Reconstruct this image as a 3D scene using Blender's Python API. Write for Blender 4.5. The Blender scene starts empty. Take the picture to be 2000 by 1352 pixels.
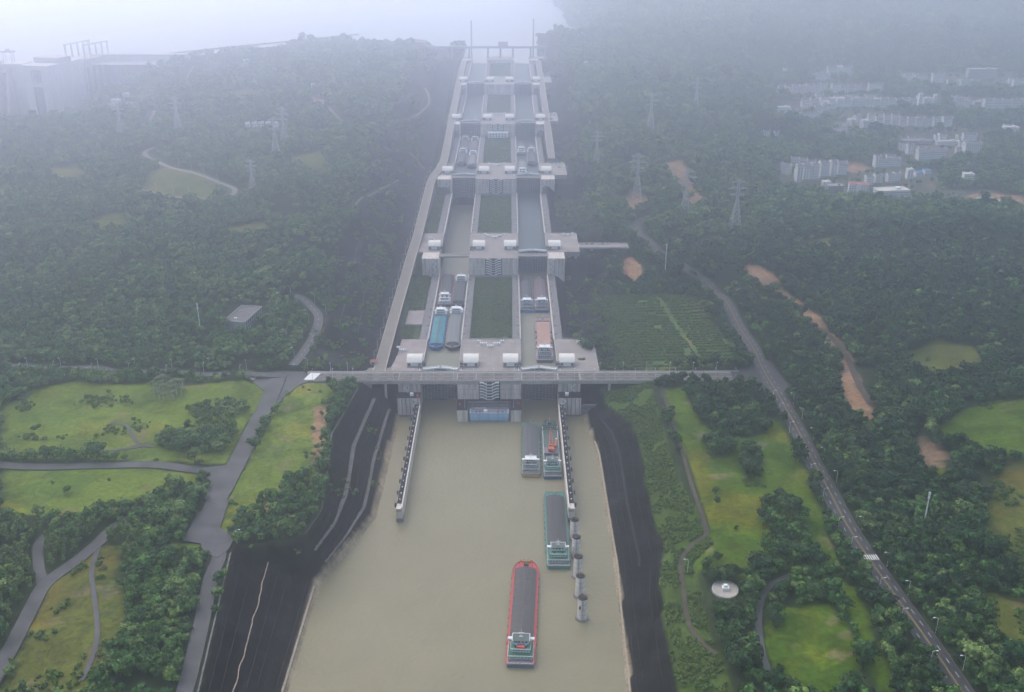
import bpy, bmesh, math, random
import numpy as np
from mathutils import Vector, Matrix
R_ = math.radians
SC = bpy.context.scene
# ---------------------------------------------------------------- camera
cam_d = bpy.data.cameras.new('camera'); cam = bpy.data.objects.new('camera', cam_d)
SC.collection.objects.link(cam); SC.camera = cam
cam.location = (18.2, 0, 437.7); cam.rotation_euler = (R_(90 - 23.34), 0, R_(-0.19))
cam_d.sensor_width = 36; cam_d.sensor_fit = 'HORIZONTAL'; cam_d.lens = 36
cam_d.clip_start = 1; cam_d.clip_end = 30000
# ---------------------------------------------------------------- sky, sun, exposure
SUN_AZ, SUN_EL = -34.0, 46.0            # degrees left of the view direction (+Y), above the horizon
world = bpy.data.worlds.new('World'); SC.world = world; world.use_nodes = True
wn = world.node_tree.nodes; wl = world.node_tree.links
bg = wn['Background']; sky = wn.new('ShaderNodeTexSky'); sky.sky_type = 'NISHITA'; sky.sun_disc = False
sky.sun_elevation = R_(SUN_EL); sky.sun_rotation = R_(SUN_AZ); sky.altitude = 200; sky.air_density = 1.6; sky.dust_density = 3.5; sky.ozone_density = 1.0
wl.new(sky.outputs[0], bg.inputs[0]); bg.inputs[1].default_value = 0.15
sun_d = bpy.data.lights.new('sun', 'SUN'); sun_d.energy = 1.5; sun_d.angle = R_(140); sun_d.color = (1, .95, .87)
sun = bpy.data.objects.new('sun', sun_d); SC.collection.objects.link(sun)
sd = Vector((math.sin(R_(SUN_AZ)) * math.cos(R_(SUN_EL)), math.cos(R_(SUN_AZ)) * math.cos(R_(SUN_EL)), math.sin(R_(SUN_EL))))
sun.rotation_euler = (-sd).to_track_quat('-Z', 'Y').to_euler(); sun.location = sd * 900
vs = SC.view_settings; vs.view_transform = 'Standard'; vs.look = 'None'; vs.exposure = 0.75; vs.gamma = 1
HAZE_DENSITY = 0.0005; HAZE_G = 0.88; HAZE_COLOR = (.78, .83, 1.0)
SC.cycles.max_bounces = 10; SC.cycles.diffuse_bounces = 2; SC.cycles.glossy_bounces = 2; SC.cycles.transmission_bounces = 2
SC.cycles.volume_bounces = 8; SC.cycles.transparent_max_bounces = 4
SC.cycles.use_denoising = True; SC.cycles.caustics_reflective = False; SC.cycles.caustics_refractive = False
# ---------------------------------------------------------------- helpers
rng = random.Random(7)
COL = SC.collection.objects
def tag(o, label=None, cat=None, group=None, kind=None):
    if label: o['label'] = label
    if cat: o['category'] = cat
    if group: o['group'] = group
    if kind: o['kind'] = kind
    return o
def empty(name, loc, rz=0., label=None, cat=None, group=None):
    o = bpy.data.objects.new(name, None); COL.link(o); o.location = loc; o.rotation_euler = (0, 0, rz); o.empty_display_size = 1
    return tag(o, label, cat, group)
SMALL = {'pier_joint', 'stair_column', 'girder', 'stiffener', 'walkway_plate', 'bollards', 'rubbing_strake', 'flute', 'hazard_stripe', 'ladder', 'lane_markings', 'centre_line', 'expansion_joint', 'edge_line', 'roof_seam', 'lane_dashes', 'railing', 'windows'}   # runs of pieces too small to pick apart
class MB:
    def __init__(s): s.v = []; s.f = []; s.m = []
    def poly(s, pts, mi=0):
        n = len(s.v); s.v += [tuple(p) for p in pts]; s.f.append(tuple(range(n, n + len(pts)))); s.m.append(mi); return s
    def hexa(s, b, t, mi=0):
        n = len(s.v); s.v += [tuple(p) for p in b] + [tuple(p) for p in t]
        for q in ((3, 2, 1, 0), (4, 5, 6, 7), (0, 1, 5, 4), (1, 2, 6, 5), (2, 3, 7, 6), (3, 0, 4, 7)):
            s.f.append(tuple(n + i for i in q)); s.m.append(mi)
        return s
    def box(s, x0, x1, y0, y1, z0, z1, mi=0):
        return s.hexa([(x0, y0, z0), (x1, y0, z0), (x1, y1, z0), (x0, y1, z0)], [(x0, y0, z1), (x1, y0, z1), (x1, y1, z1), (x0, y1, z1)], mi)
    def prism(s, pts, z0, z1, mi=0):
        n = len(pts); k = len(s.v); s.v += [(p[0], p[1], z0) for p in pts] + [(p[0], p[1], z1) for p in pts]
        s.f.append(tuple(range(k + n - 1, k - 1, -1))); s.f.append(tuple(range(k + n, k + 2 * n))); s.m += [mi, mi]
        for i in range(n):
            j = (i + 1) % n; s.f.append((k + i, k + j, k + n + j, k + n + i)); s.m.append(mi)
        return s
    def tube(s, p, q, r, r2=None, n=6, mi=0, cap=True):
        p = Vector(p); q = Vector(q); d = (q - p)
        if d.length < 1e-6: return s
        d.normalize(); a = d.orthogonal().normalized(); b = d.cross(a); r2 = r if r2 is None else r2; k = len(s.v)
        for (c, rr) in ((p, r), (q, r2)):
            for i in range(n):
                t = 2 * math.pi * i / n; s.v.append(tuple(c + a * math.cos(t) * rr + b * math.sin(t) * rr))
        for i in range(n):
            j = (i + 1) % n; s.f.append((k + i, k + j, k + n + j, k + n + i)); s.m.append(mi)
        if cap:
            s.f.append(tuple(range(k + n - 1, k - 1, -1))); s.f.append(tuple(range(k + n, k + 2 * n))); s.m += [mi, mi]
        return s
    def lathe(s, prof, c=(0, 0, 0), n=12, mi=0):
        k = len(s.v)
        for (r, z) in prof:
            for i in range(n):
                t = 2 * math.pi * i / n; s.v.append((c[0] + r * math.cos(t), c[1] + r * math.sin(t), c[2] + z))
        for a in range(len(prof) - 1):
            for i in range(n):
                j = (i + 1) % n; s.f.append((k + a * n + i, k + a * n + j, k + (a + 1) * n + j, k + (a + 1) * n + i)); s.m.append(mi)
        s.f.append(tuple(range(k + n - 1, k - 1, -1))); s.m.append(mi)
        e = k + (len(prof) - 1) * n; s.f.append(tuple(range(e, e + n))); s.m.append(mi)
        return s
    def mesh(s, name, mats):
        me = bpy.data.meshes.new(name); me.from_pydata(s.v, [], s.f)
        for m in (mats if isinstance(mats, (list, tuple)) else [mats]): me.materials.append(M[m] if isinstance(m, str) else m)
        if len(me.materials) > 1: me.polygons.foreach_set('material_index', s.m)
        me.update(); return me
    def build(s, name, mats, parent=None, smooth=False):
        me = s.mesh(name, mats)
        if parent is not None and name in SMALL: o_kind = True
        else: o_kind = False
        if smooth: me.polygons.foreach_set('use_smooth', [True] * len(me.polygons))
        o = put(name, me, parent)
        if o_kind: o['kind'] = 'stuff'
        return o
def put(name, me, parent=None, loc=None, rz=None):
    o = bpy.data.objects.new(name, me); COL.link(o)
    if parent: o.parent = parent
    if loc is not None: o.location = loc
    if rz is not None: o.rotation_euler = (0, 0, rz)
    return o
def copy_tree(o, parent=None):
    c = o.copy(); COL.link(c); c.parent = parent
    for ch in o.children: copy_tree(ch, c)
    return c
ORD = ['first', 'second', 'third', 'fourth', 'fifth', 'sixth', 'seventh', 'eighth', 'ninth', 'tenth', 'eleventh', 'twelfth', 'thirteenth', 'fourteenth', 'fifteenth', 'sixteenth', 'seventeenth', 'eighteenth', 'nineteenth', 'twentieth',
       'twenty-first', 'twenty-second', 'twenty-third', 'twenty-fourth', 'twenty-fifth', 'twenty-sixth', 'twenty-seventh', 'twenty-eighth', 'twenty-ninth', 'thirtieth']
# ---------------------------------------------------------------- materials
M = {}
def mat(name, col, rough=.8, spec=.3, metal=0., noise=0., nscale=.2, col2=None, bump=0., bscale=1., streak=False, coord='Object'):
    m = bpy.data.materials.new(name); m.use_nodes = True; nt = m.node_tree; b = nt.nodes['Principled BSDF']
    b.inputs['Roughness'].default_value = rough; b.inputs['Specular IOR Level'].default_value = spec; b.inputs['Metallic'].default_value = metal
    b.inputs['Base Color'].default_value = (*col, 1); M[name] = m
    if noise or col2 or bump:
        tc = nt.nodes.new('ShaderNodeTexCoord'); src = tc.outputs[coord]
        if streak:
            mp = nt.nodes.new('ShaderNodeMapping'); mp.inputs['Scale'].default_value = (1, 1, .12); nt.links.new(src, mp.inputs[0]); src = mp.outputs[0]
    if noise or col2:
        n = nt.nodes.new('ShaderNodeTexNoise'); n.inputs['Scale'].default_value = nscale; n.inputs['Detail'].default_value = 6; n.inputs['Roughness'].default_value = .65
        nt.links.new(src, n.inputs['Vector'])
        r = nt.nodes.new('ShaderNodeValToRGB'); r.color_ramp.elements[0].position = .34; r.color_ramp.elements[1].position = .66
        c2 = col2 or tuple(c * (1 - noise) for c in col)
        r.color_ramp.elements[0].color = (*c2, 1); r.color_ramp.elements[1].color = (*(tuple(c * (1 + noise * .6) for c in col)), 1)
        nt.links.new(n.outputs['Fac'], r.inputs[0]); nt.links.new(r.outputs[0], b.inputs['Base Color'])
    if bump:
        n2 = nt.nodes.new('ShaderNodeTexNoise'); n2.inputs['Scale'].default_value = bscale; n2.inputs['Detail'].default_value = 4
        nt.links.new(src, n2.inputs['Vector']); bp = nt.nodes.new('ShaderNodeBump'); bp.inputs['Strength'].default_value = 1; bp.inputs['Distance'].default_value = bump
        nt.links.new(n2.outputs['Fac'], bp.inputs['Height']); nt.links.new(bp.outputs[0], b.inputs['Normal'])
    return m
mat('concrete', (.42, .38, .335), .9, .2, noise=.25, nscale=.12, bump=.03, bscale=.8)
mat('concrete_face', (.62, .545, .475), .9, .2, noise=.4, nscale=.35, streak=True)
mat('concrete_dark', (.17, .16, .155), .95, .15, noise=.35, nscale=.3)
mat('concrete_pale', (.6, .54, .475), .9, .2, noise=.2, nscale=.3, streak=True)
mat('pavement', (.3, .265, .24), .9, .2, noise=.22, nscale=.08)
mat('black_deck', (.022, .021, .024), .95, .1, noise=.5, nscale=.3)
mat('white_paint', (.78, .77, .73), .6, .3, noise=.08, nscale=.5)
mat('cream_roof', (.72, .68, .6), .6, .3, noise=.12, nscale=.3)
mat('glass_dark', (.03, .04, .05), .15, .5)
mat('asphalt', (.055, .053, .058), .9, .25, noise=.3, nscale=.05)
mat('asphalt_worn', (.105, .1, .105), .9, .25, noise=.3, nscale=.06)
mat('road_concrete', (.235, .21, .185), .9, .2, noise=.18, nscale=.07)
mat('line_white', (.75, .75, .72), .8); mat('line_yellow', (.5, .36, .1), .8)
mat('kerb', (.12, .115, .11), .9)
mat('dirt_path', (.09, .075, .06), 1, .1, noise=.3, nscale=.2)
mat('berm', (.11, .105, .105), .95, .15, noise=.45, nscale=.25)
mat('rock_joint', (.026, .025, .028), .95, .15, noise=.5, nscale=.4)
mat('gully', (.3, .24, .19), .95, .1, noise=.6, nscale=.5)
mat('dolphin_pale', (.74, .69, .63), .9, .2, noise=.25, nscale=.5, streak=True)
mat('silt', (.33, .28, .21), .95, .1, noise=.3, nscale=.4)
mat('steel', (.35, .36, .38), .5, .4, .4); mat('steel_white', (.7, .7, .69), .5, .4); mat('steel_dark', (.06, .065, .07), .6, .4)
mat('gate_steel', (.15, .17, .185), .7, .3, noise=.25, nscale=.4, streak=True)
mat('red', (.5, .03, .025), .5, .4); mat('orange', (.5, .1, .04), .55, .4, noise=.2, nscale=.8)
mat('bark', (.08, .06, .045), 1, .1)
mat('blue_paint', (.32, .54, .74), .6, .35, noise=.18, nscale=.5, streak=True)

# ---------------------------------------------------------------- surveyed positions in metres (x right, y away, z up; tailwater at 0)
CONTROL = [(-311.7, 453.4, 31.0, 1.0, 90.0), (-251.2, 453.2, 31.0, 1.0, 90.0), (-196.4, 453.0, 31.0, 1.0, 90.0), (-164.7, 452.9, 31.0, 1.0, 90.0), (-331.4, 521.3, 31.0, 1.0, 90.0), (-267.5, 521.1, 31.0, 1.0, 90.0), (-203.6, 520.9, 31.0, 1.0, 90.0), (-370.5, 599.5, 31.0, 0.5, 90.0), (-281.7, 599.2, 31.0, 0.5, 90.0), (-192.9, 599.0, 31.0, 0.5, 90.0), (-427.7, 713.6, 31.0, 0.4, 80.0), (-346.2, 713.4, 31.0, 0.4, 80.0), (-264.7, 713.1, 31.0, 0.4, 80.0), (-183.2, 712.8, 31.0, 0.4, 80.0), (-142.4, 712.7, 31.0, 0.4, 80.0), (-472.8, 803.7, 31.0, 0.4, 80.0), (-383.0, 803.4, 31.0, 0.4, 80.0), (-293.3, 803.1, 31.0, 0.4, 80.0), (-212.5, 802.8, 31.0, 0.4, 80.0), (-158.7, 802.7, 31.0, 0.4, 80.0), (-555.0, 872.3, 31.3, 0.2, 70.0), (-483.0, 872.0, 31.3, 0.2, 70.0), (-411.0, 871.8, 31.3, 0.2, 70.0), (-339.0, 871.5, 31.3, 0.2, 70.0), (-267.0, 871.3, 31.3, 0.2, 70.0), (-199.7, 871.1, 31.3, 0.2, 70.0), (-151.7, 870.9, 31.3, 0.2, 70.0), (-549.6, 910.7, 38.0, 2.0, 120.0), (-475.2, 910.4, 38.0, 2.0, 120.0), (-400.7, 910.2, 38.0, 2.0, 120.0), (-326.3, 909.9, 38.0, 2.0, 120.0), (-251.8, 909.7, 38.0, 2.0, 120.0), (-207.1, 909.5, 38.0, 2.0, 120.0), (-159.2, 918.5, 34.0, 2.0, 60.0), (-583.4, 979.5, 48.0, 5.0, 120.0), (-478.2, 979.1, 48.0, 5.0, 120.0), (-373.0, 978.8, 48.0, 5.0, 120.0), (-283.6, 978.5, 48.0, 5.0, 120.0), (-212.3, 988.3, 44.0, 3.0, 90.0), (-193.1, 1002.1, 50.0, 3.0, 70.0), (-629.0, 1071.7, 60.0, 8.0, 140.0), (-487.5, 1071.2, 60.0, 8.0, 140.0), (-374.3, 1070.9, 60.0, 8.0, 140.0), (-261.2, 1070.5, 60.0, 8.0, 140.0), (-202.4, 1064.2, 74.0, 6.0, 90.0), (-685.8, 1185.5, 72.0, 9.0, 150.0), (-531.9, 1185.0, 72.0, 9.0, 150.0), (-408.8, 1184.6, 72.0, 9.0, 150.0), (-298.0, 1184.2, 72.0, 9.0, 150.0), (-218.2, 1159.7, 92.0, 8.0, 90.0), (-171.5, 1170.5, 95.0, 8.0, 80.0), (-753.9, 1319.0, 80.0, 9.0, 150.0), (-618.9, 1318.5, 80.0, 9.0, 150.0), (-483.8, 1318.1, 80.0, 9.0, 150.0), (-369.0, 1317.7, 80.0, 9.0, 150.0), (-272.3, 1312.7, 95.0, 8.0, 120.0), (-188.9, 1299.1, 112.0, 8.0, 100.0), (-840.8, 1488.3, 88.0, 9.0, 150.0), (-690.5, 1487.8, 88.0, 9.0, 150.0), (-540.3, 1487.3, 88.0, 9.0, 150.0), (-412.6, 1486.9, 88.0, 9.0, 150.0), (-308.1, 1498.6, 108.0, 8.0, 120.0), (-200.4, 1489.1, 125.0, 8.0, 100.0), (-970.8, 1659.8, 93.0, 8.0, 150.0), (-805.1, 1659.2, 93.0, 8.0, 150.0), (-680.7, 1658.8, 93.0, 8.0, 150.0), (-556.4, 1658.4, 93.0, 8.0, 150.0), (-475.7, 1732.2, 100.0, 8.0, 150.0), (-361.8, 1773.8, 118.0, 6.0, 150.0), (-234.1, 1743.0, 132.0, 6.0, 120.0), (-486.0, 2088.0, 112.0, 6.0, 150.0), (-340.4, 2141.8, 124.0, 6.0, 150.0), (-228.3, 2170.9, 130.0, 6.0, 120.0), (-638.1, 2491.0, 106.0, 5.0, 150.0), (-486.5, 2402.4, 120.0, 5.0, 150.0), (-333.0, 2474.6, 122.0, 5.0, 150.0), (-232.8, 2429.6, 122.0, 4.0, 120.0), (120.6, 451.9, 31.0, 0.6, 80.0), (163.8, 451.8, 31.0, 0.6, 80.0), (221.4, 451.6, 31.0, 0.6, 80.0), (264.7, 451.4, 31.0, 0.6, 80.0), (141.3, 519.7, 31.0, 0.6, 80.0), (195.6, 519.6, 31.0, 0.6, 80.0), (259.4, 519.4, 31.0, 0.6, 80.0), (170.6, 604.0, 31.0, 0.6, 80.0), (235.1, 603.8, 31.0, 0.6, 80.0), (263.7, 603.7, 31.0, 0.6, 80.0), (163.2, 711.7, 31.0, 0.5, 80.0), (203.9, 711.5, 31.0, 0.5, 80.0), (248.8, 711.4, 31.0, 0.5, 80.0), (164.5, 801.6, 31.0, 0.4, 70.0), (209.3, 801.4, 31.0, 0.4, 70.0), (254.2, 801.3, 31.0, 0.4, 70.0), (145.9, 869.9, 31.3, 0.3, 70.0), (203.5, 869.7, 31.3, 0.3, 70.0), (251.5, 869.6, 31.3, 0.3, 70.0), (289.9, 869.5, 31.3, 0.3, 70.0), (139.2, 989.6, 31.5, 0.6, 80.0), (198.0, 989.4, 31.5, 0.6, 80.0), (262.2, 989.2, 31.5, 0.6, 80.0), (150.2, 1096.0, 32.0, 1.0, 70.0), (214.5, 1095.7, 32.0, 1.0, 70.0), (255.3, 1095.6, 32.0, 1.0, 70.0), (193.3, 1207.2, 38.0, 2.0, 70.0), (231.3, 1207.1, 38.0, 2.0, 70.0), (191.7, 1302.4, 42.0, 2.0, 60.0), (187.4, 1391.9, 52.0, 2.0, 70.0), (249.4, 1302.8, 60.0, 2.0, 60.0), (120.8, 1268.5, 66.0, 4.0, 60.0), (129.7, 1396.7, 80.0, 4.0, 60.0), (205.0, 1494.8, 78.0, 6.0, 80.0), (317.1, 900.1, 36.0, 3.0, 110.0), (391.1, 899.8, 36.0, 3.0, 110.0), (465.1, 899.6, 36.0, 3.0, 110.0), (588.4, 899.2, 36.0, 3.0, 110.0), (308.9, 791.3, 36.0, 3.0, 90.0), (375.4, 791.0, 36.0, 3.0, 90.0), (414.5, 758.6, 38.0, 1.0, 90.0), (498.6, 732.9, 42.0, 3.0, 120.0), (309.0, 663.9, 36.0, 3.0, 90.0), (366.7, 663.7, 36.0, 3.0, 90.0), (443.7, 663.4, 36.0, 3.0, 90.0), (309.8, 567.6, 35.0, 3.0, 90.0), (377.9, 567.4, 35.0, 3.0, 90.0), (310.5, 491.3, 34.0, 2.0, 90.0), (371.7, 491.1, 34.0, 2.0, 90.0), (310.3, 1016.0, 44.0, 5.0, 120.0), (403.0, 1015.7, 44.0, 5.0, 120.0), (511.9, 1015.3, 44.0, 5.0, 120.0), (648.1, 1014.8, 44.0, 5.0, 120.0), (291.4, 1140.4, 60.0, 7.0, 120.0), (411.2, 1140.0, 60.0, 7.0, 120.0), (531.0, 1139.6, 60.0, 7.0, 120.0), (680.6, 1139.1, 60.0, 7.0, 120.0), (456.6, 1231.2, 70.0, 5.0, 110.0), (533.3, 1230.9, 70.0, 5.0, 110.0), (629.1, 1230.6, 70.0, 5.0, 110.0), (756.8, 1230.2, 70.0, 5.0, 110.0), (378.6, 1271.7, 58.0, 5.0, 100.0), (308.4, 1264.6, 52.0, 3.0, 70.0), (432.9, 1398.3, 50.0, 3.0, 80.0), (472.8, 1461.5, 44.0, 2.0, 90.0), (562.8, 1461.2, 44.0, 2.0, 90.0), (660.2, 1460.9, 44.0, 2.0, 90.0), (772.7, 1460.5, 44.0, 2.0, 90.0), (922.6, 1460.0, 44.0, 2.0, 90.0), (474.5, 1584.7, 48.0, 2.0, 110.0), (571.1, 1584.3, 48.0, 2.0, 110.0), (683.9, 1584.0, 48.0, 2.0, 110.0), (788.6, 1583.6, 48.0, 2.0, 110.0), (949.6, 1583.1, 48.0, 2.0, 110.0), (505.8, 1741.2, 54.0, 2.0, 130.0), (681.1, 1740.6, 54.0, 2.0, 130.0), (812.5, 1740.2, 54.0, 2.0, 130.0), (943.9, 1739.8, 54.0, 2.0, 130.0), (560.8, 1958.6, 60.0, 3.0, 150.0), (707.1, 1958.1, 60.0, 3.0, 150.0), (853.3, 1957.6, 60.0, 3.0, 150.0), (999.5, 1957.2, 60.0, 3.0, 150.0), (1194.5, 1956.5, 60.0, 3.0, 150.0), (629.0, 2228.3, 68.0, 3.0, 170.0), (793.6, 2227.8, 68.0, 3.0, 170.0), (958.2, 2227.3, 68.0, 3.0, 170.0), (1122.8, 2226.7, 68.0, 3.0, 170.0), (1397.0, 2225.8, 68.0, 3.0, 170.0), (738.2, 2426.2, 76.0, 3.0, 170.0), (951.8, 2425.5, 76.0, 3.0, 170.0), (1153.5, 2424.8, 76.0, 3.0, 170.0), (311.5, 1408.9, 62.0, 6.0, 100.0), (363.3, 1604.8, 76.0, 8.0, 120.0), (284.4, 1569.6, 84.0, 8.0, 110.0), (230.6, 1655.7, 98.0, 8.0, 110.0), (169.9, 1626.6, 104.0, 7.0, 90.0), (394.4, 1864.7, 92.0, 10.0, 150.0), (264.2, 1866.7, 110.0, 10.0, 130.0), (172.2, 1873.4, 118.0, 8.0, 100.0), (449.0, 2164.1, 110.0, 10.0, 180.0), (286.5, 2139.7, 124.0, 10.0, 150.0), (182.0, 2140.1, 124.0, 8.0, 120.0), (250.0, 2700.0, 150.0, 12.0, 260.0), (500.0, 2800.0, 150.0, 14.0, 260.0), (900.0, 2900.0, 120.0, 12.0, 260.0), (1400.0, 2900.0, 120.0, 14.0, 300.0), (2000.0, 2700.0, 120.0, 14.0, 350.0), (330.0, 3300.0, 230.0, 18.0, 350.0), (800.0, 3400.0, 230.0, 18.0, 350.0), (1400.0, 3400.0, 240.0, 20.0, 400.0), (2200.0, 3300.0, 260.0, 20.0, 450.0), (500.0, 4200.0, 330.0, 20.0, 500.0), (1200.0, 4300.0, 340.0, 20.0, 500.0), (2400.0, 4400.0, 380.0, 20.0, 600.0), (180.0, 2480.0, 112.0, 5.0, 120.0), (160.0, 3000.0, 90.0, 3.0, 200.0), (-160.0, 2450.0, 118.0, 4.0, 120.0), (-420.0, 2560.0, 122.0, 4.0, 130.0), (-640.0, 2480.0, 108.0, 4.0, 130.0), (-250.0, 2650.0, 118.0, 4.0, 150.0), (-400.0, 2800.0, 70.0, 2.0, 200.0), (-150.0, 2850.0, 60.0, 2.0, 200.0), (-700.0, 2750.0, 60.0, 2.0, 200.0), (0.0, 3300.0, 50.0, 2.0, 300.0), (-1000.0, 2600.0, 50.0, 2.0, 200.0), (-1500.0, 2600.0, 40.0, 2.0, 250.0), (-800.0, 3600.0, 40.0, 2.0, 500.0), (-2500.0, 3000.0, 40.0, 2.0, 500.0), (-300.0, 4500.0, 40.0, 2.0, 500.0), (-1500.0, 5000.0, 40.0, 2.0, 800.0), (0.0, 5500.0, 40.0, 2.0, 700.0), (-650.0, 2200.0, 80.0, 4.0, 130.0), (-800.0, 1980.0, 45.0, 3.0, 130.0), (-1000.0, 2000.0, 25.0, 3.0, 150.0), (-1000.0, 2250.0, 4.0, 1.0, 140.0), (-1250.0, 2050.0, 30.0, 4.0, 160.0), (-1300.0, 2300.0, 10.0, 1.0, 160.0), (-760.0, 2250.0, 60.0, 3.0, 90.0), (-700.0, 2400.0, 108.0, 3.0, 90.0)]
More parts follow.
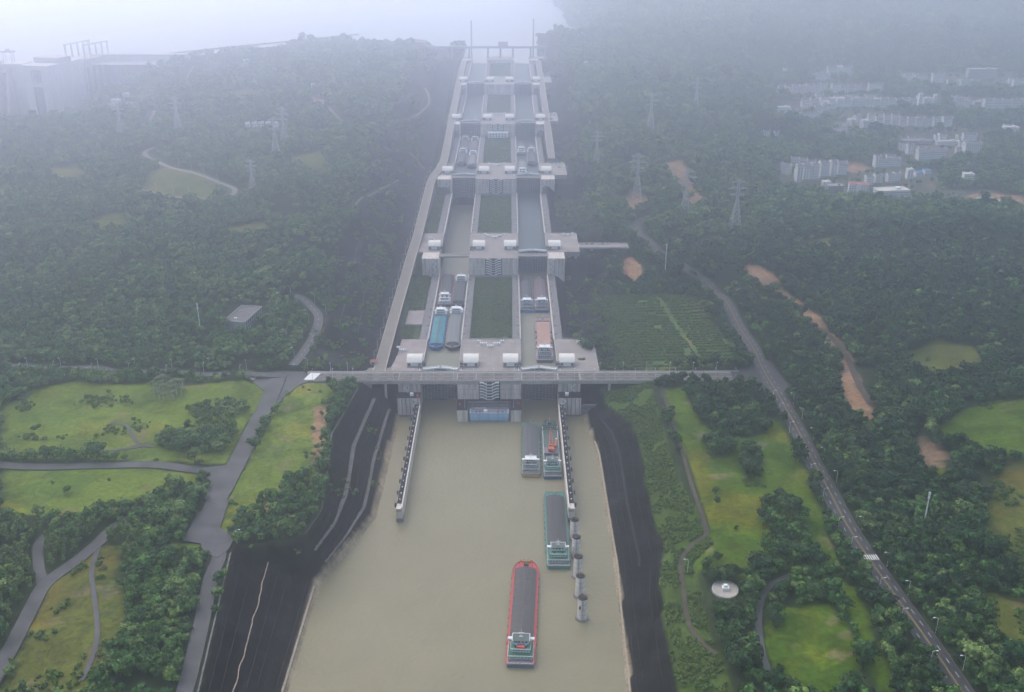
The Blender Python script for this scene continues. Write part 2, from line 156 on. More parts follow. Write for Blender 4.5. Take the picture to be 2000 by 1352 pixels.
ZONES = {'lawn': [[(-169.1, 855.8), (-148.5, 857.1), (-138.5, 831.8), (-135.9, 773.2), (-131.0, 712.7), (-132.7, 684.9), (-150.9, 673.5), (-159.4, 641.0), (-167.0, 636.3), (-179.1, 644.8), (-177.3, 614.8), (-191.6, 609.7), (-191.3, 648.4), (-189.2, 721.2), (-185.3, 812.2), (-176.3, 849.2)],
  [(-413.7, 834.3), (-397.3, 850.8), (-308.4, 852.4), (-215.4, 856.3), (-202.6, 840.6), (-203.5, 802.6), (-205.1, 744.6), (-206.4, 708.1), (-264.6, 713.0), (-328.0, 718.9), (-389.4, 719.0), (-426.4, 800.9)],
  [(-381.4, 701.4), (-322.3, 704.1), (-257.3, 702.5), (-241.3, 696.0), (-221.4, 692.1), (-216.1, 681.3), (-221.9, 669.8), (-234.6, 673.5), (-245.3, 664.5), (-262.9, 648.3), (-283.1, 631.5), (-317.5, 634.2), (-350.6, 633.7)],
  [(-217.5, 597.9), (-207.6, 600.4), (-191.7, 594.3), (-186.6, 585.7), (-194.1, 583.9), (-211.5, 589.9)],
  [(157.9, 845.5), (178.0, 845.3), (177.9, 801.5), (191.4, 753.7), (216.0, 749.0), (233.9, 753.0), (237.6, 811.4), (251.1, 771.0), (248.8, 711.5), (246.0, 643.2), (241.2, 576.4), (232.2, 568.9), (204.3, 566.9), (184.7, 571.0), (173.6, 551.2), (155.4, 561.3), (141.1, 572.6), (140.9, 581.6), (160.0, 610.8), (161.5, 650.7), (159.9, 711.6)],
  [(180.2, 524.8), (201.0, 528.2), (220.8, 529.5), (225.2, 499.7), (218.8, 450.6), (179.9, 447.4), (171.7, 472.7), (170.4, 500.2)],
  [(233.4, 559.1), (242.0, 547.7), (240.1, 490.4), (238.9, 450.6), (228.3, 450.6), (227.7, 485.8)],
  [(363.2, 741.6), (409.2, 787.4), (454.2, 809.2), (491.6, 794.8), (448.5, 705.8), (401.1, 707.8), (383.8, 725.2)],
  [(336.3, 696.0), (358.1, 690.7), (345.7, 668.8), (334.8, 680.9)]],
 'meadow': [[(403.4, 913.3), (448.3, 945.8), (477.8, 929.6), (468.8, 878.8), (424.7, 859.0), (398.0, 864.4)],
  [(377.7, 657.6), (404.7, 697.3), (448.5, 705.8), (373.0, 550.4), (352.7, 556.8), (347.3, 591.3), (361.7, 629.3)],
  [(319.7, 534.8), (347.0, 530.1), (333.4, 469.2), (315.8, 469.5), (311.9, 501.3)],
  [(-262.8, 596.0), (-245.7, 597.7), (-241.6, 563.6), (-219.7, 521.2), (-215.8, 478.9), (-219.5, 449.2), (-272.5, 449.4), (-267.2, 461.8), (-278.2, 516.2), (-279.8, 557.8), (-275.8, 584.0)],
  [(-490.5, 1426.0), (-475.4, 1471.3), (-374.6, 1393.4), (-359.6, 1374.1), (-375.3, 1340.1), (-420.2, 1330.7), (-474.5, 1351.9)],
  [(-506.8, 1234.5), (-470.1, 1258.6), (-440.4, 1197.3), (-466.5, 1174.2)],
  [(-303.9, 1476.7), (-253.3, 1465.8), (-233.6, 1408.4), (-272.8, 1404.2)],
  [(-326.7, 1202.4), (-280.8, 1221.4), (-268.9, 1179.0), (-308.7, 1154.4)],
  [(-171.8, 961.9), (-169.4, 1033.7), (-156.6, 1001.8), (-153.1, 905.2), (-168.0, 897.2)],
  [(-650.5, 1462.8), (-622.0, 1503.5), (-573.7, 1416.2), (-609.8, 1397.7)],
  [(249.8, 1245.7), (281.1, 1242.1), (281.5, 1181.3), (258.5, 1219.4)],
  [(372.2, 1197.8), (422.6, 1201.0), (422.5, 1177.7), (366.8, 1153.6)],
  [(-531.5, 1985.7), (-466.7, 2002.1), (-437.8, 1894.5), (-499.2, 1895.3)]],
 'field': [[(118.9, 1081.5), (220.8, 1080.8), (235.0, 987.1), (244.1, 898.8), (162.3, 884.6), (126.0, 886.3), (120.7, 932.6), (120.1, 1015.0)]],
 'dirt': [[(278.6, 1110.3), (299.4, 1108.7), (318.1, 1093.8), (333.7, 1032.1), (345.0, 964.9), (350.6, 912.4), (337.1, 838.0), (337.7, 789.8), (320.6, 764.3), (312.3, 802.1), (321.9, 855.6), (339.3, 899.9), (331.6, 952.7), (323.5, 1003.4), (306.6, 1071.5)],
  [(339.4, 722.6), (357.6, 743.6), (366.3, 709.7), (352.4, 690.2), (338.1, 698.7)],
  [(150.6, 1174.6), (170.7, 1203.7), (176.3, 1145.9), (167.2, 1127.7), (151.6, 1139.4)],
  [(164.8, 1421.1), (199.0, 1435.1), (233.0, 1402.4), (192.4, 1372.9), (182.0, 1394.8)],
  [(-166.2, 637.6), (-157.9, 669.8), (-148.8, 692.7), (-142.1, 688.8), (-148.7, 662.2), (-159.0, 638.9)],
  [(-155.0, 812.8), (-140.7, 802.6), (-132.2, 729.4), (-137.8, 700.6), (-145.8, 755.0)],
  [(245.1, 1512.4), (276.9, 1521.9), (292.5, 1381.4), (269.2, 1369.7), (268.3, 1457.0)],
  [(562.9, 1666.6), (600.5, 1651.8), (593.3, 1602.7), (557.8, 1593.3)],
  [(683.9, 1463.6), (744.5, 1481.7), (780.7, 1461.5), (710.6, 1321.7), (658.0, 1326.3)]],
 'town': [[(444.4, 1630.1), (529.5, 1668.5), (599.0, 1620.2), (551.0, 1426.7), (472.1, 1459.3), (429.6, 1501.5)],
  [(590.6, 1619.8), (703.4, 1614.1), (642.8, 1435.0), (535.5, 1424.6)],
  [(715.2, 1840.5), (888.3, 1856.9), (805.6, 1682.8), (677.6, 1633.2), (593.3, 1602.7), (614.9, 1671.4), (689.6, 1740.1)],
  [(540.8, 2069.5), (930.8, 2184.6), (880.1, 2052.1), (660.7, 1999.8), (599.9, 1906.9), (532.0, 2002.0)],
  [(611.8, 2318.5), (857.8, 2321.4), (816.8, 2198.5), (554.5, 2084.4)],
  [(661.9, 2003.9), (889.4, 2011.5), (833.4, 1871.1), (664.6, 1856.1), (600.7, 1796.4)],
  [(938.1, 2454.8), (1291.4, 2441.9), (1201.3, 2252.4), (963.0, 2267.7), (886.0, 2304.1)],
  [(952.9, 2185.8), (1151.2, 2151.2), (1088.7, 2020.0), (902.7, 2032.0)],
  [(740.0, 2522.5), (851.3, 2524.9), (794.3, 2337.7), (690.0, 2334.3)],
  [(831.1, 1889.0), (980.8, 1896.1), (946.4, 1820.5), (806.6, 1813.7)],
  [(660.7, 1501.5), (753.4, 1502.2), (660.8, 1303.0), (627.7, 1415.7)],
  [(723.1, 1581.5), (754.8, 1580.4), (727.2, 1513.8), (695.3, 1511.9)]],
 'grove': [[(181.3, 845.3), (245.9, 844.5), (247.6, 801.6), (233.9, 753.0), (204.5, 755.3), (185.7, 781.9)],
  [(198.6, 636.5), (225.9, 668.4), (230.4, 629.8), (223.9, 573.8), (204.3, 566.9), (183.7, 573.9), (197.9, 610.4)],
  [(176.2, 752.3), (199.9, 753.6), (197.4, 715.6), (178.4, 717.2)],
  [(199.5, 719.6), (216.5, 727.9), (217.4, 695.7), (196.5, 672.3)],
  [(139.9, 569.2), (178.8, 559.5), (176.1, 532.6), (166.8, 505.0), (151.7, 507.5), (138.0, 527.7), (135.4, 550.8)],
  [(208.1, 557.8), (232.2, 563.2), (232.9, 537.3), (217.3, 528.6), (199.3, 534.0)],
  [(177.6, 524.9), (186.6, 522.2), (185.5, 504.7), (174.1, 502.6)],
  [(144.0, 500.3), (167.8, 495.5), (169.1, 468.4), (180.8, 450.6), (121.8, 455.1), (122.1, 484.9)],
  [(-273.9, 742.1), (-257.4, 765.0), (-217.6, 778.2), (-206.5, 759.2), (-214.2, 722.7), (-257.0, 728.0)],
  [(-262.2, 796.7), (-220.5, 817.6), (-210.3, 812.7), (-213.5, 788.1), (-246.0, 770.5)],
  [(-172.7, 618.0), (-161.0, 666.0), (-138.8, 692.6), (-120.8, 679.0), (-119.9, 632.7), (-123.2, 598.7), (-145.6, 587.7), (-164.6, 599.0)],
  [(-150.4, 862.9), (-126.3, 861.2), (-122.2, 831.4), (-136.2, 817.2)]],
 'scrub': [[(-411.8, 829.8), (-322.8, 824.9), (-287.0, 783.4), (-286.3, 754.6), (-376.4, 746.3), (-405.8, 755.2), (-434.8, 819.5)],
  [(-262.8, 596.0), (-245.7, 597.7), (-241.6, 563.6), (-219.7, 521.2), (-215.8, 478.9), (-219.5, 449.2), (-272.5, 449.4), (-267.2, 461.8), (-278.2, 516.2), (-279.8, 557.8), (-275.8, 584.0)]]}
ROADS = {'right_highway': (13, [(275.4, 439.3), (273.0, 450.6), (268.0, 512.0), (261.7, 573.6), (259.0, 636.2), (260.3, 723.9), (261.2, 811.3), (259.5, 883.8), (259.4, 947.6), (257.3, 1020.4), (248.6, 1107.7), (223.4, 1140.5), (200.7, 1240.9), (187.9, 1282.5), (191.2, 1328.3), (201.5, 1341.2)]),
 'left_avenue': (14, [(-197.8, 878.2), (-196.0, 831.2), (-196.9, 773.5), (-197.5, 713.0), (-198.7, 662.6), (-198.2, 611.7)]),
 'left_cross_road': (9, [(-492.5, 882.7), (-415.4, 883.3), (-315.5, 875.0), (-218.5, 870.1), (-190.4, 872.6)]),
 'left_hill_road': (9, [(-186.4, 885.5), (-179.9, 923.4), (-176.4, 957.6), (-178.0, 981.7), (-187.5, 1000.9), (-201.9, 1021.1), (-213.6, 1027.7)]),
 'left_branch_road': (9, [(-401.3, 709.5), (-358.4, 703.9), (-302.6, 705.4), (-262.6, 706.5), (-236.7, 700.7), (-202.6, 693.0)]),
 'bank_road': (9, [(-192.6, 604.1), (-179.6, 585.7), (-177.8, 558.1), (-171.2, 511.0), (-166.1, 469.7), (-163.8, 444.9)]),
 'west_lane': (9, [(-276.3, 457.6), (-278.8, 492.5), (-282.3, 526.0), (-283.5, 552.2), (-273.5, 578.0), (-267.0, 597.9), (-261.7, 618.1), (-248.2, 637.9)]),
 'west_lane_spur': (7, [(-284.0, 549.4), (-298.2, 575.1), (-307.8, 602.2), (-298.7, 615.0)]),
 'winding_road': (7, [(-514.3, 1588.2), (-537.6, 1573.1), (-534.7, 1549.9), (-490.5, 1484.3), (-433.7, 1430.1), (-382.0, 1395.1), (-358.1, 1376.8), (-356.9, 1348.9), (-381.1, 1335.9), (-421.3, 1334.6), (-485.3, 1363.3)])}
PATHS = {'bank_footpath': (3.2, [(157.9, 845.5), (158.7, 787.0), (158.4, 728.2), (157.5, 672.5), (158.3, 623.6), (156.9, 611.1), (146.2, 601.1), (135.6, 583.7), (132.4, 552.7), (130.2, 517.7), (135.6, 495.0), (141.2, 484.9)]),
 'park_footpath': (4, [(205.5, 561.1), (190.3, 551.3), (179.0, 535.2), (171.7, 509.9), (168.1, 486.1), (167.7, 468.5)]),
 'meadow_footpath': (3, [(-265.4, 599.1), (-259.8, 569.0), (-248.7, 541.8), (-235.2, 511.3), (-228.1, 487.9), (-225.7, 461.7)]),
 'lawn_footpath': (3, [(-321.9, 776.7), (-307.7, 773.5), (-295.6, 754.5), (-284.7, 739.4), (-271.7, 735.4)]),
 'garden_footpath': (3, [(-391.3, 723.2), (-350.9, 724.8), (-310.6, 727.6), (-276.7, 737.9)]),
 'dirt_track': (6, [(334.0, 800.2), (338.8, 855.2), (344.4, 900.5), (343.5, 939.8), (334.6, 965.0)]),
 'hill_track': (3.5, [(-339.8, 1896.4), (-256.5, 1660.3), (-206.4, 1620.0), (-164.1, 1641.4), (-136.8, 1752.5), (-125.9, 1880.1), (-139.3, 1965.0)]),
 'hill_drain_track': (2, [(-183.0, 1479.4), (-166.7, 1501.6), (-153.4, 1493.1), (-138.9, 1551.4), (-122.5, 1535.8), (-106.2, 1502.2)]),
 'hill_trail': (3, [(247.5, 1530.3), (261.0, 1471.0), (275.9, 1433.9), (293.6, 1379.5)]),
 'hill_lane': (5, [(-592.1, 1738.7), (-658.6, 2029.9), (-686.0, 2214.9), (-686.5, 2354.5)]),
 'hill_steps': (2.5, [(-173.8, 1228.8), (-157.9, 1306.0), (-136.2, 1408.1)])}
PYLONS = [(249.5, 1303.1, 58), (198.4, 1406.5, 62), (309.3, 1269.4, 60), (355.1, 1861.4, 58), (248.9, 1669.1, 56), (149.8, 1515.3, 46), (-326.6, 1352.4, 42), (-315.3, 1458.8, 52), (-310.9, 1501.4, 54), (-512.1, 1649.7, 56), (-605.3, 1650.6, 50)]
MASTS = [(201.8, 1138.3, 27), (-289.8, 945.9, 24), (310.8, 612.3, 20)]
LAMPS_HILL = [(-214.6, 1026.8), (-186.9, 1012.9), (-171.1, 988.2), (-186.1, 970.0), (-188.1, 944.1), (-175.8, 931.4), (-188.2, 901.5), (-173.2, 887.8)]
LAMPS_WEST_NEAR = [(-436.8, 866.6), (-408.3, 873.6), (-369.6, 865.5), (-337.8, 873.7), (-299.6, 864.0), (-268.0, 873.4), (-231.2, 864.1)]
LAMPS_WEST_FAR = [(-436.8, 882.7), (-407.0, 886.2), (-369.8, 882.0), (-336.8, 886.5), (-299.8, 880.9), (-266.3, 886.3), (-229.6, 880.4)]
LAMPS_ROAD_LEFT = [(255.6, 818.2), (255.8, 789.6), (256.6, 753.6), (257.2, 721.4), (256.1, 684.8), (255.4, 648.5), (255.9, 614.7), (255.9, 585.6), (255.0, 542.9), (255.5, 509.1), (257.7, 474.7)]
LAMPS_ROAD_RIGHT = [(272.1, 813.7), (271.2, 779.7), (271.3, 746.3), (271.8, 713.6), (270.5, 676.9), (271.7, 612.8), (269.0, 568.3), (269.5, 536.1), (270.2, 504.5), (273.4, 468.5)]
LAMPS_LONE = [(-170.6, 599.0), (137.9, 570.8)]
LAMPS_WINDING = [(-490.9, 1510.9), (-461.0, 1472.8), (-430.2, 1430.9), (-407.5, 1412.6), (-386.4, 1399.0), (-460.0, 1361.2), (-433.1, 1351.2), (-411.6, 1348.1), (-369.0, 1347.4)]
PLATFORM = [(157.3, 543.2)]
VILLAGE = {'the top row against the misty slope': [(650.4, 2392.7, 7.0, 8, 5, 0, 'g'), (720.7, 2346.2, 34.5, 14, 3, 4, 'g'), (778.1, 2400.7, 54.0, 16, 5, 0, 'c')],
 'the long terrace row below the hall': [(573.6, 2116.0, 11.5, 11, 4, 0, 'g'), (611.5, 2202.2, 13.0, 11, 4, 0, 'g'), (627.1, 2204.2, 13.0, 11, 4, 0, 'g'), (641.4, 2200.9, 13.0, 11, 4, 0, 'g'), (658.9, 2212.9, 13.1, 11, 5, 0, 'g'), (674.6, 2214.4, 13.1, 11, 5, 0, 'g'), (691.2, 2219.2, 13.1, 11, 5, 0, 'g'), (715.7, 2216.6, 15.3, 11, 5, 0, 'g'), (733.9, 2218.8, 14.2, 11, 4, 0, 'g'), (750.3, 2218.7, 13.1, 11, 4, 0, 'g'), (765.2, 2221.2, 12.0, 11, 4, 0, 'g'), (802.8, 2225.4, 27.4, 12, 5, 0, 'g')],
 'the curved row across the middle': [(556.1, 2019.4, 27.1, 12, 3, 4, 'f'), (566.4, 1973.3, 17.7, 10, 2, -25, 'g'), (586.2, 1937.0, 33.8, 14, 4, 6, 'g'), (623.9, 2010.9, 16.0, 12, 3, 12, 'g'), (643.0, 2029.5, 15.1, 12, 3, 10, 'g'), (661.7, 2048.8, 15.2, 12, 3, 8, 'g'), (679.5, 2060.8, 13.3, 12, 4, 5, 'g'), (696.1, 2068.3, 13.3, 12, 4, 0, 'g'), (713.6, 2074.9, 13.4, 12, 4, 0, 'g'), (727.8, 2073.8, 12.3, 12, 5, 0, 'g'), (741.3, 2071.3, 12.3, 12, 5, 0, 'g'), (753.6, 2065.2, 12.3, 12, 4, 0, 'g'), (767.3, 2063.4, 12.3, 12, 5, 0, 'g'), (781.9, 2060.8, 12.3, 12, 5, -3, 'g'), (794.8, 2056.8, 12.2, 12, 5, -3, 'g'), (809.9, 2059.4, 12.2, 12, 5, -3, 'g'), (822.4, 2056.9, 13.3, 12, 5, -3, 'g'), (846.5, 2081.0, 7.2, 9, 7, 0, 'f'), (863.6, 2085.4, 15.5, 10, 4, 0, 'f'), (877.7, 2084.5, 6.2, 9, 6, 0, 'f')],
 'the rear roofs of the middle quarter': [(608.8, 2049.3, 18.3, 11, 3, 6, 'g'), (630.2, 2065.0, 16.4, 11, 3, 8, 'g'), (656.1, 2084.6, 18.6, 11, 3, 6, 'g'), (691.2, 2105.0, 20.8, 11, 3, 0, 'g'), (718.2, 2108.3, 18.8, 11, 3, 0, 'g'), (756.1, 2112.4, 20.9, 11, 3, 0, 'g')],
 'the slanting row by the wooded spur': [(612.7, 1812.4, 12.7, 11, 3, 35, 'g'), (631.9, 1846.5, 12.0, 11, 3, 35, 'g'), (650.6, 1880.8, 12.2, 11, 3, 35, 'g'), (676.3, 1931.7, 12.5, 11, 3, 35, 'g'), (671.6, 1875.0, 12.2, 11, 3, 20, 'g')],
 'the lower middle row': [(698.6, 1926.3, 12.5, 11, 4, 0, 'g'), (704.5, 1900.7, 12.3, 11, 4, 0, 'g'), (723.0, 1910.7, 13.3, 11, 5, 0, 'g'), (733.8, 1900.4, 12.3, 11, 5, 0, 'g'), (745.6, 1893.3, 12.3, 11, 4, 0, 'g'), (764.2, 1900.1, 12.3, 11, 4, 0, 'g'), (775.8, 1890.6, 12.3, 11, 4, 0, 'g'), (791.4, 1891.5, 14.2, 11, 4, 0, 'g'), (811.7, 1899.9, 12.3, 11, 4, 0, 'g'), (825.9, 1887.8, 16.0, 11, 5, 0, 'g')],
 'the upper right terraces': [(909.1, 2325.4, 14.8, 12, 4, -8, 'g'), (934.2, 2318.6, 25.0, 12, 4, -4, 'g'), (974.2, 2322.0, 25.1, 12, 5, 0, 'g'), (994.3, 2285.2, 24.7, 11, 3, -6, 'g'), (1017.1, 2272.8, 23.5, 11, 4, 0, 'g'), (1039.5, 2278.2, 17.9, 11, 4, 0, 'g'), (1090.0, 2364.5, 62.6, 20, 6, -4, 'p'), (1106.0, 2301.1, 22.6, 11, 2, 0, 'g'), (1138.8, 2285.7, 24.7, 12, 4, 0, 'g')],
 'the right row above the pale path': [(928.4, 2082.6, 20.6, 12, 4, -25, 'g'), (939.0, 2062.2, 18.4, 12, 4, -25, 'g'), (943.8, 2038.9, 12.1, 12, 5, 0, 'p'), (973.7, 2056.9, 17.3, 12, 5, 0, 'g'), (991.1, 2054.7, 17.3, 12, 5, 0, 'g'), (1008.3, 2052.2, 17.3, 12, 5, 0, 'g'), (1025.7, 2050.2, 17.3, 12, 5, 0, 'g'), (1046.1, 2050.3, 18.3, 12, 5, 0, 'g')],
 'the lone pair in the wood': [(472.4, 1796.7, 9.9, 9, 3, 0, 'g'), (493.0, 1807.1, 7.2, 8, 2, 15, 'g')],
 'the walled school compound': [(611.9, 1624.7, 9.1, 10, 5, 8, 'g'), (633.9, 1626.5, 33.0, 12, 3, 10, 'g'), (688.0, 1692.1, 9.4, 10, 4, 8, 'g'), (725.1, 1765.1, 53.2, 9, 2, 0, 'p'), (713.1, 1662.7, 48.8, 12, 4, 10, 'g'), (777.4, 1801.6, 11.8, 9, 2, 0, 'c'), (777.8, 1759.1, 40.7, 8, 2, 4, 'f'), (767.6, 1689.9, 7.7, 8, 3, 0, 'g'), (822.1, 1778.1, 22.3, 12, 4, -6, 'g'), (797.9, 1705.3, 27.5, 14, 4, 4, 'g'), (919.3, 1834.1, 25.7, 14, 4, -4, 'f')],
 'the apartment blocks on the village street': [(449.4, 1581.0, 14.5, 12, 4, -45, 'g'), (460.2, 1527.2, 8.6, 14, 7, 0, 'g'), (476.9, 1545.6, 11.8, 14, 6, 3, 'g'), (491.0, 1550.8, 10.3, 14, 6, 3, 'g'), (508.7, 1563.1, 13.5, 14, 6, 3, 'g'), (525.0, 1569.7, 8.0, 14, 6, 3, 'g'), (541.2, 1578.6, 13.6, 14, 5, 3, 'g')],
 'the rear sheds behind the apartments': [(483.7, 1643.7, 11.6, 10, 2, -12, 'g'), (494.6, 1637.4, 11.6, 10, 2, -12, 'g'), (506.0, 1630.3, 11.6, 10, 2, -12, 'g')],
 'the cluster at the village edge': [(494.7, 1501.6, 10.8, 10, 3, 0, 'f'), (497.6, 1466.7, 22.6, 16, 4, -5, 'k'), (528.2, 1459.0, 26.9, 18, 5, -12, 'r'), (565.7, 1520.2, 10.9, 10, 3, 6, 'g'), (581.2, 1527.2, 10.9, 10, 3, 6, 'g'), (600.6, 1529.3, 10.1, 10, 3, 6, 'g'), (611.7, 1534.5, 8.6, 10, 3, 6, 'g'), (573.9, 1437.4, 45.8, 22, 4, 8, 'f'), (636.1, 1548.0, 8.7, 10, 4, 0, 'f'), (656.2, 1561.8, 11.9, 10, 2, 4, 'b'), (674.6, 1576.5, 10.4, 10, 2, 4, 'b'), (717.0, 1525.3, 14.8, 12, 4, -4, 'f')],
 'the hamlet on the left hill': [(-403.9, 1662.9, 7.5, 9, 2, 10, 'f'), (-391.9, 1658.2, 7.4, 9, 2, 0, 'f'), (-380.3, 1654.9, 8.2, 9, 2, 5, 'f'), (-368.9, 1652.0, 6.6, 9, 2, 0, 'f'), (-355.8, 1648.1, 7.4, 9, 2, 0, 'f')],
 'the works on the left ridge': [(-561.0, 2320.0, 10.2, 12, 3, 0, 'f'), (-312.7, 1803.7, 17.8, 12, 2, 5, 'o'), (-325.3, 2111.9, 26.8, 14, 2, 0, 'f'), (-289.2, 2074.9, 10.1, 10, 3, 0, 'f'), (-352.5, 1980.7, 7.8, 8, 2, 0, 'f')],
 'the transformer station on the left': [(-902.5, 2339.5, 25.4, 14, 4, 0, 'f'), (-798.9, 2108.4, 14.6, 12, 3, 0, 'p'), (-785.8, 2121.2, 16.8, 12, 4, 0, 'f'), (-765.9, 2130.2, 10.5, 10, 5, 0, 'f'), (-743.5, 2086.0, 16.5, 12, 4, 0, 'p'), (-763.4, 2071.0, 28.7, 10, 2, 0, 'f')],
 'the depot past the right wood': [(188.3, 2226.7, 26.0, 16, 2, -20, 'f'), (202.0, 2180.5, 14.9, 12, 2, -20, 'p')]}
APRONS = {'left_junction': [(-222.0, 880.5), (-175.3, 881.5), (-166.1, 860.0), (-174.6, 852.3), (-183.4, 827.7), (-187.1, 810.3), (-201.6, 810.4), (-203.2, 838.3), (-218.1, 856.8)], 'avenue_end': [(-208.5, 601.2), (-208.5, 635.8), (-189.9, 655.2), (-187.1, 617.7), (-173.8, 604.8), (-174.0, 591.2), (-179.2, 580.4), (-190.5, 587.6), (-195.3, 597.4)], 'branch_junction': [(-226.6, 700.5), (-190.3, 708.4), (-190.8, 664.6), (-198.8, 648.2), (-209.0, 655.3), (-210.3, 677.3), (-219.2, 692.6)]}
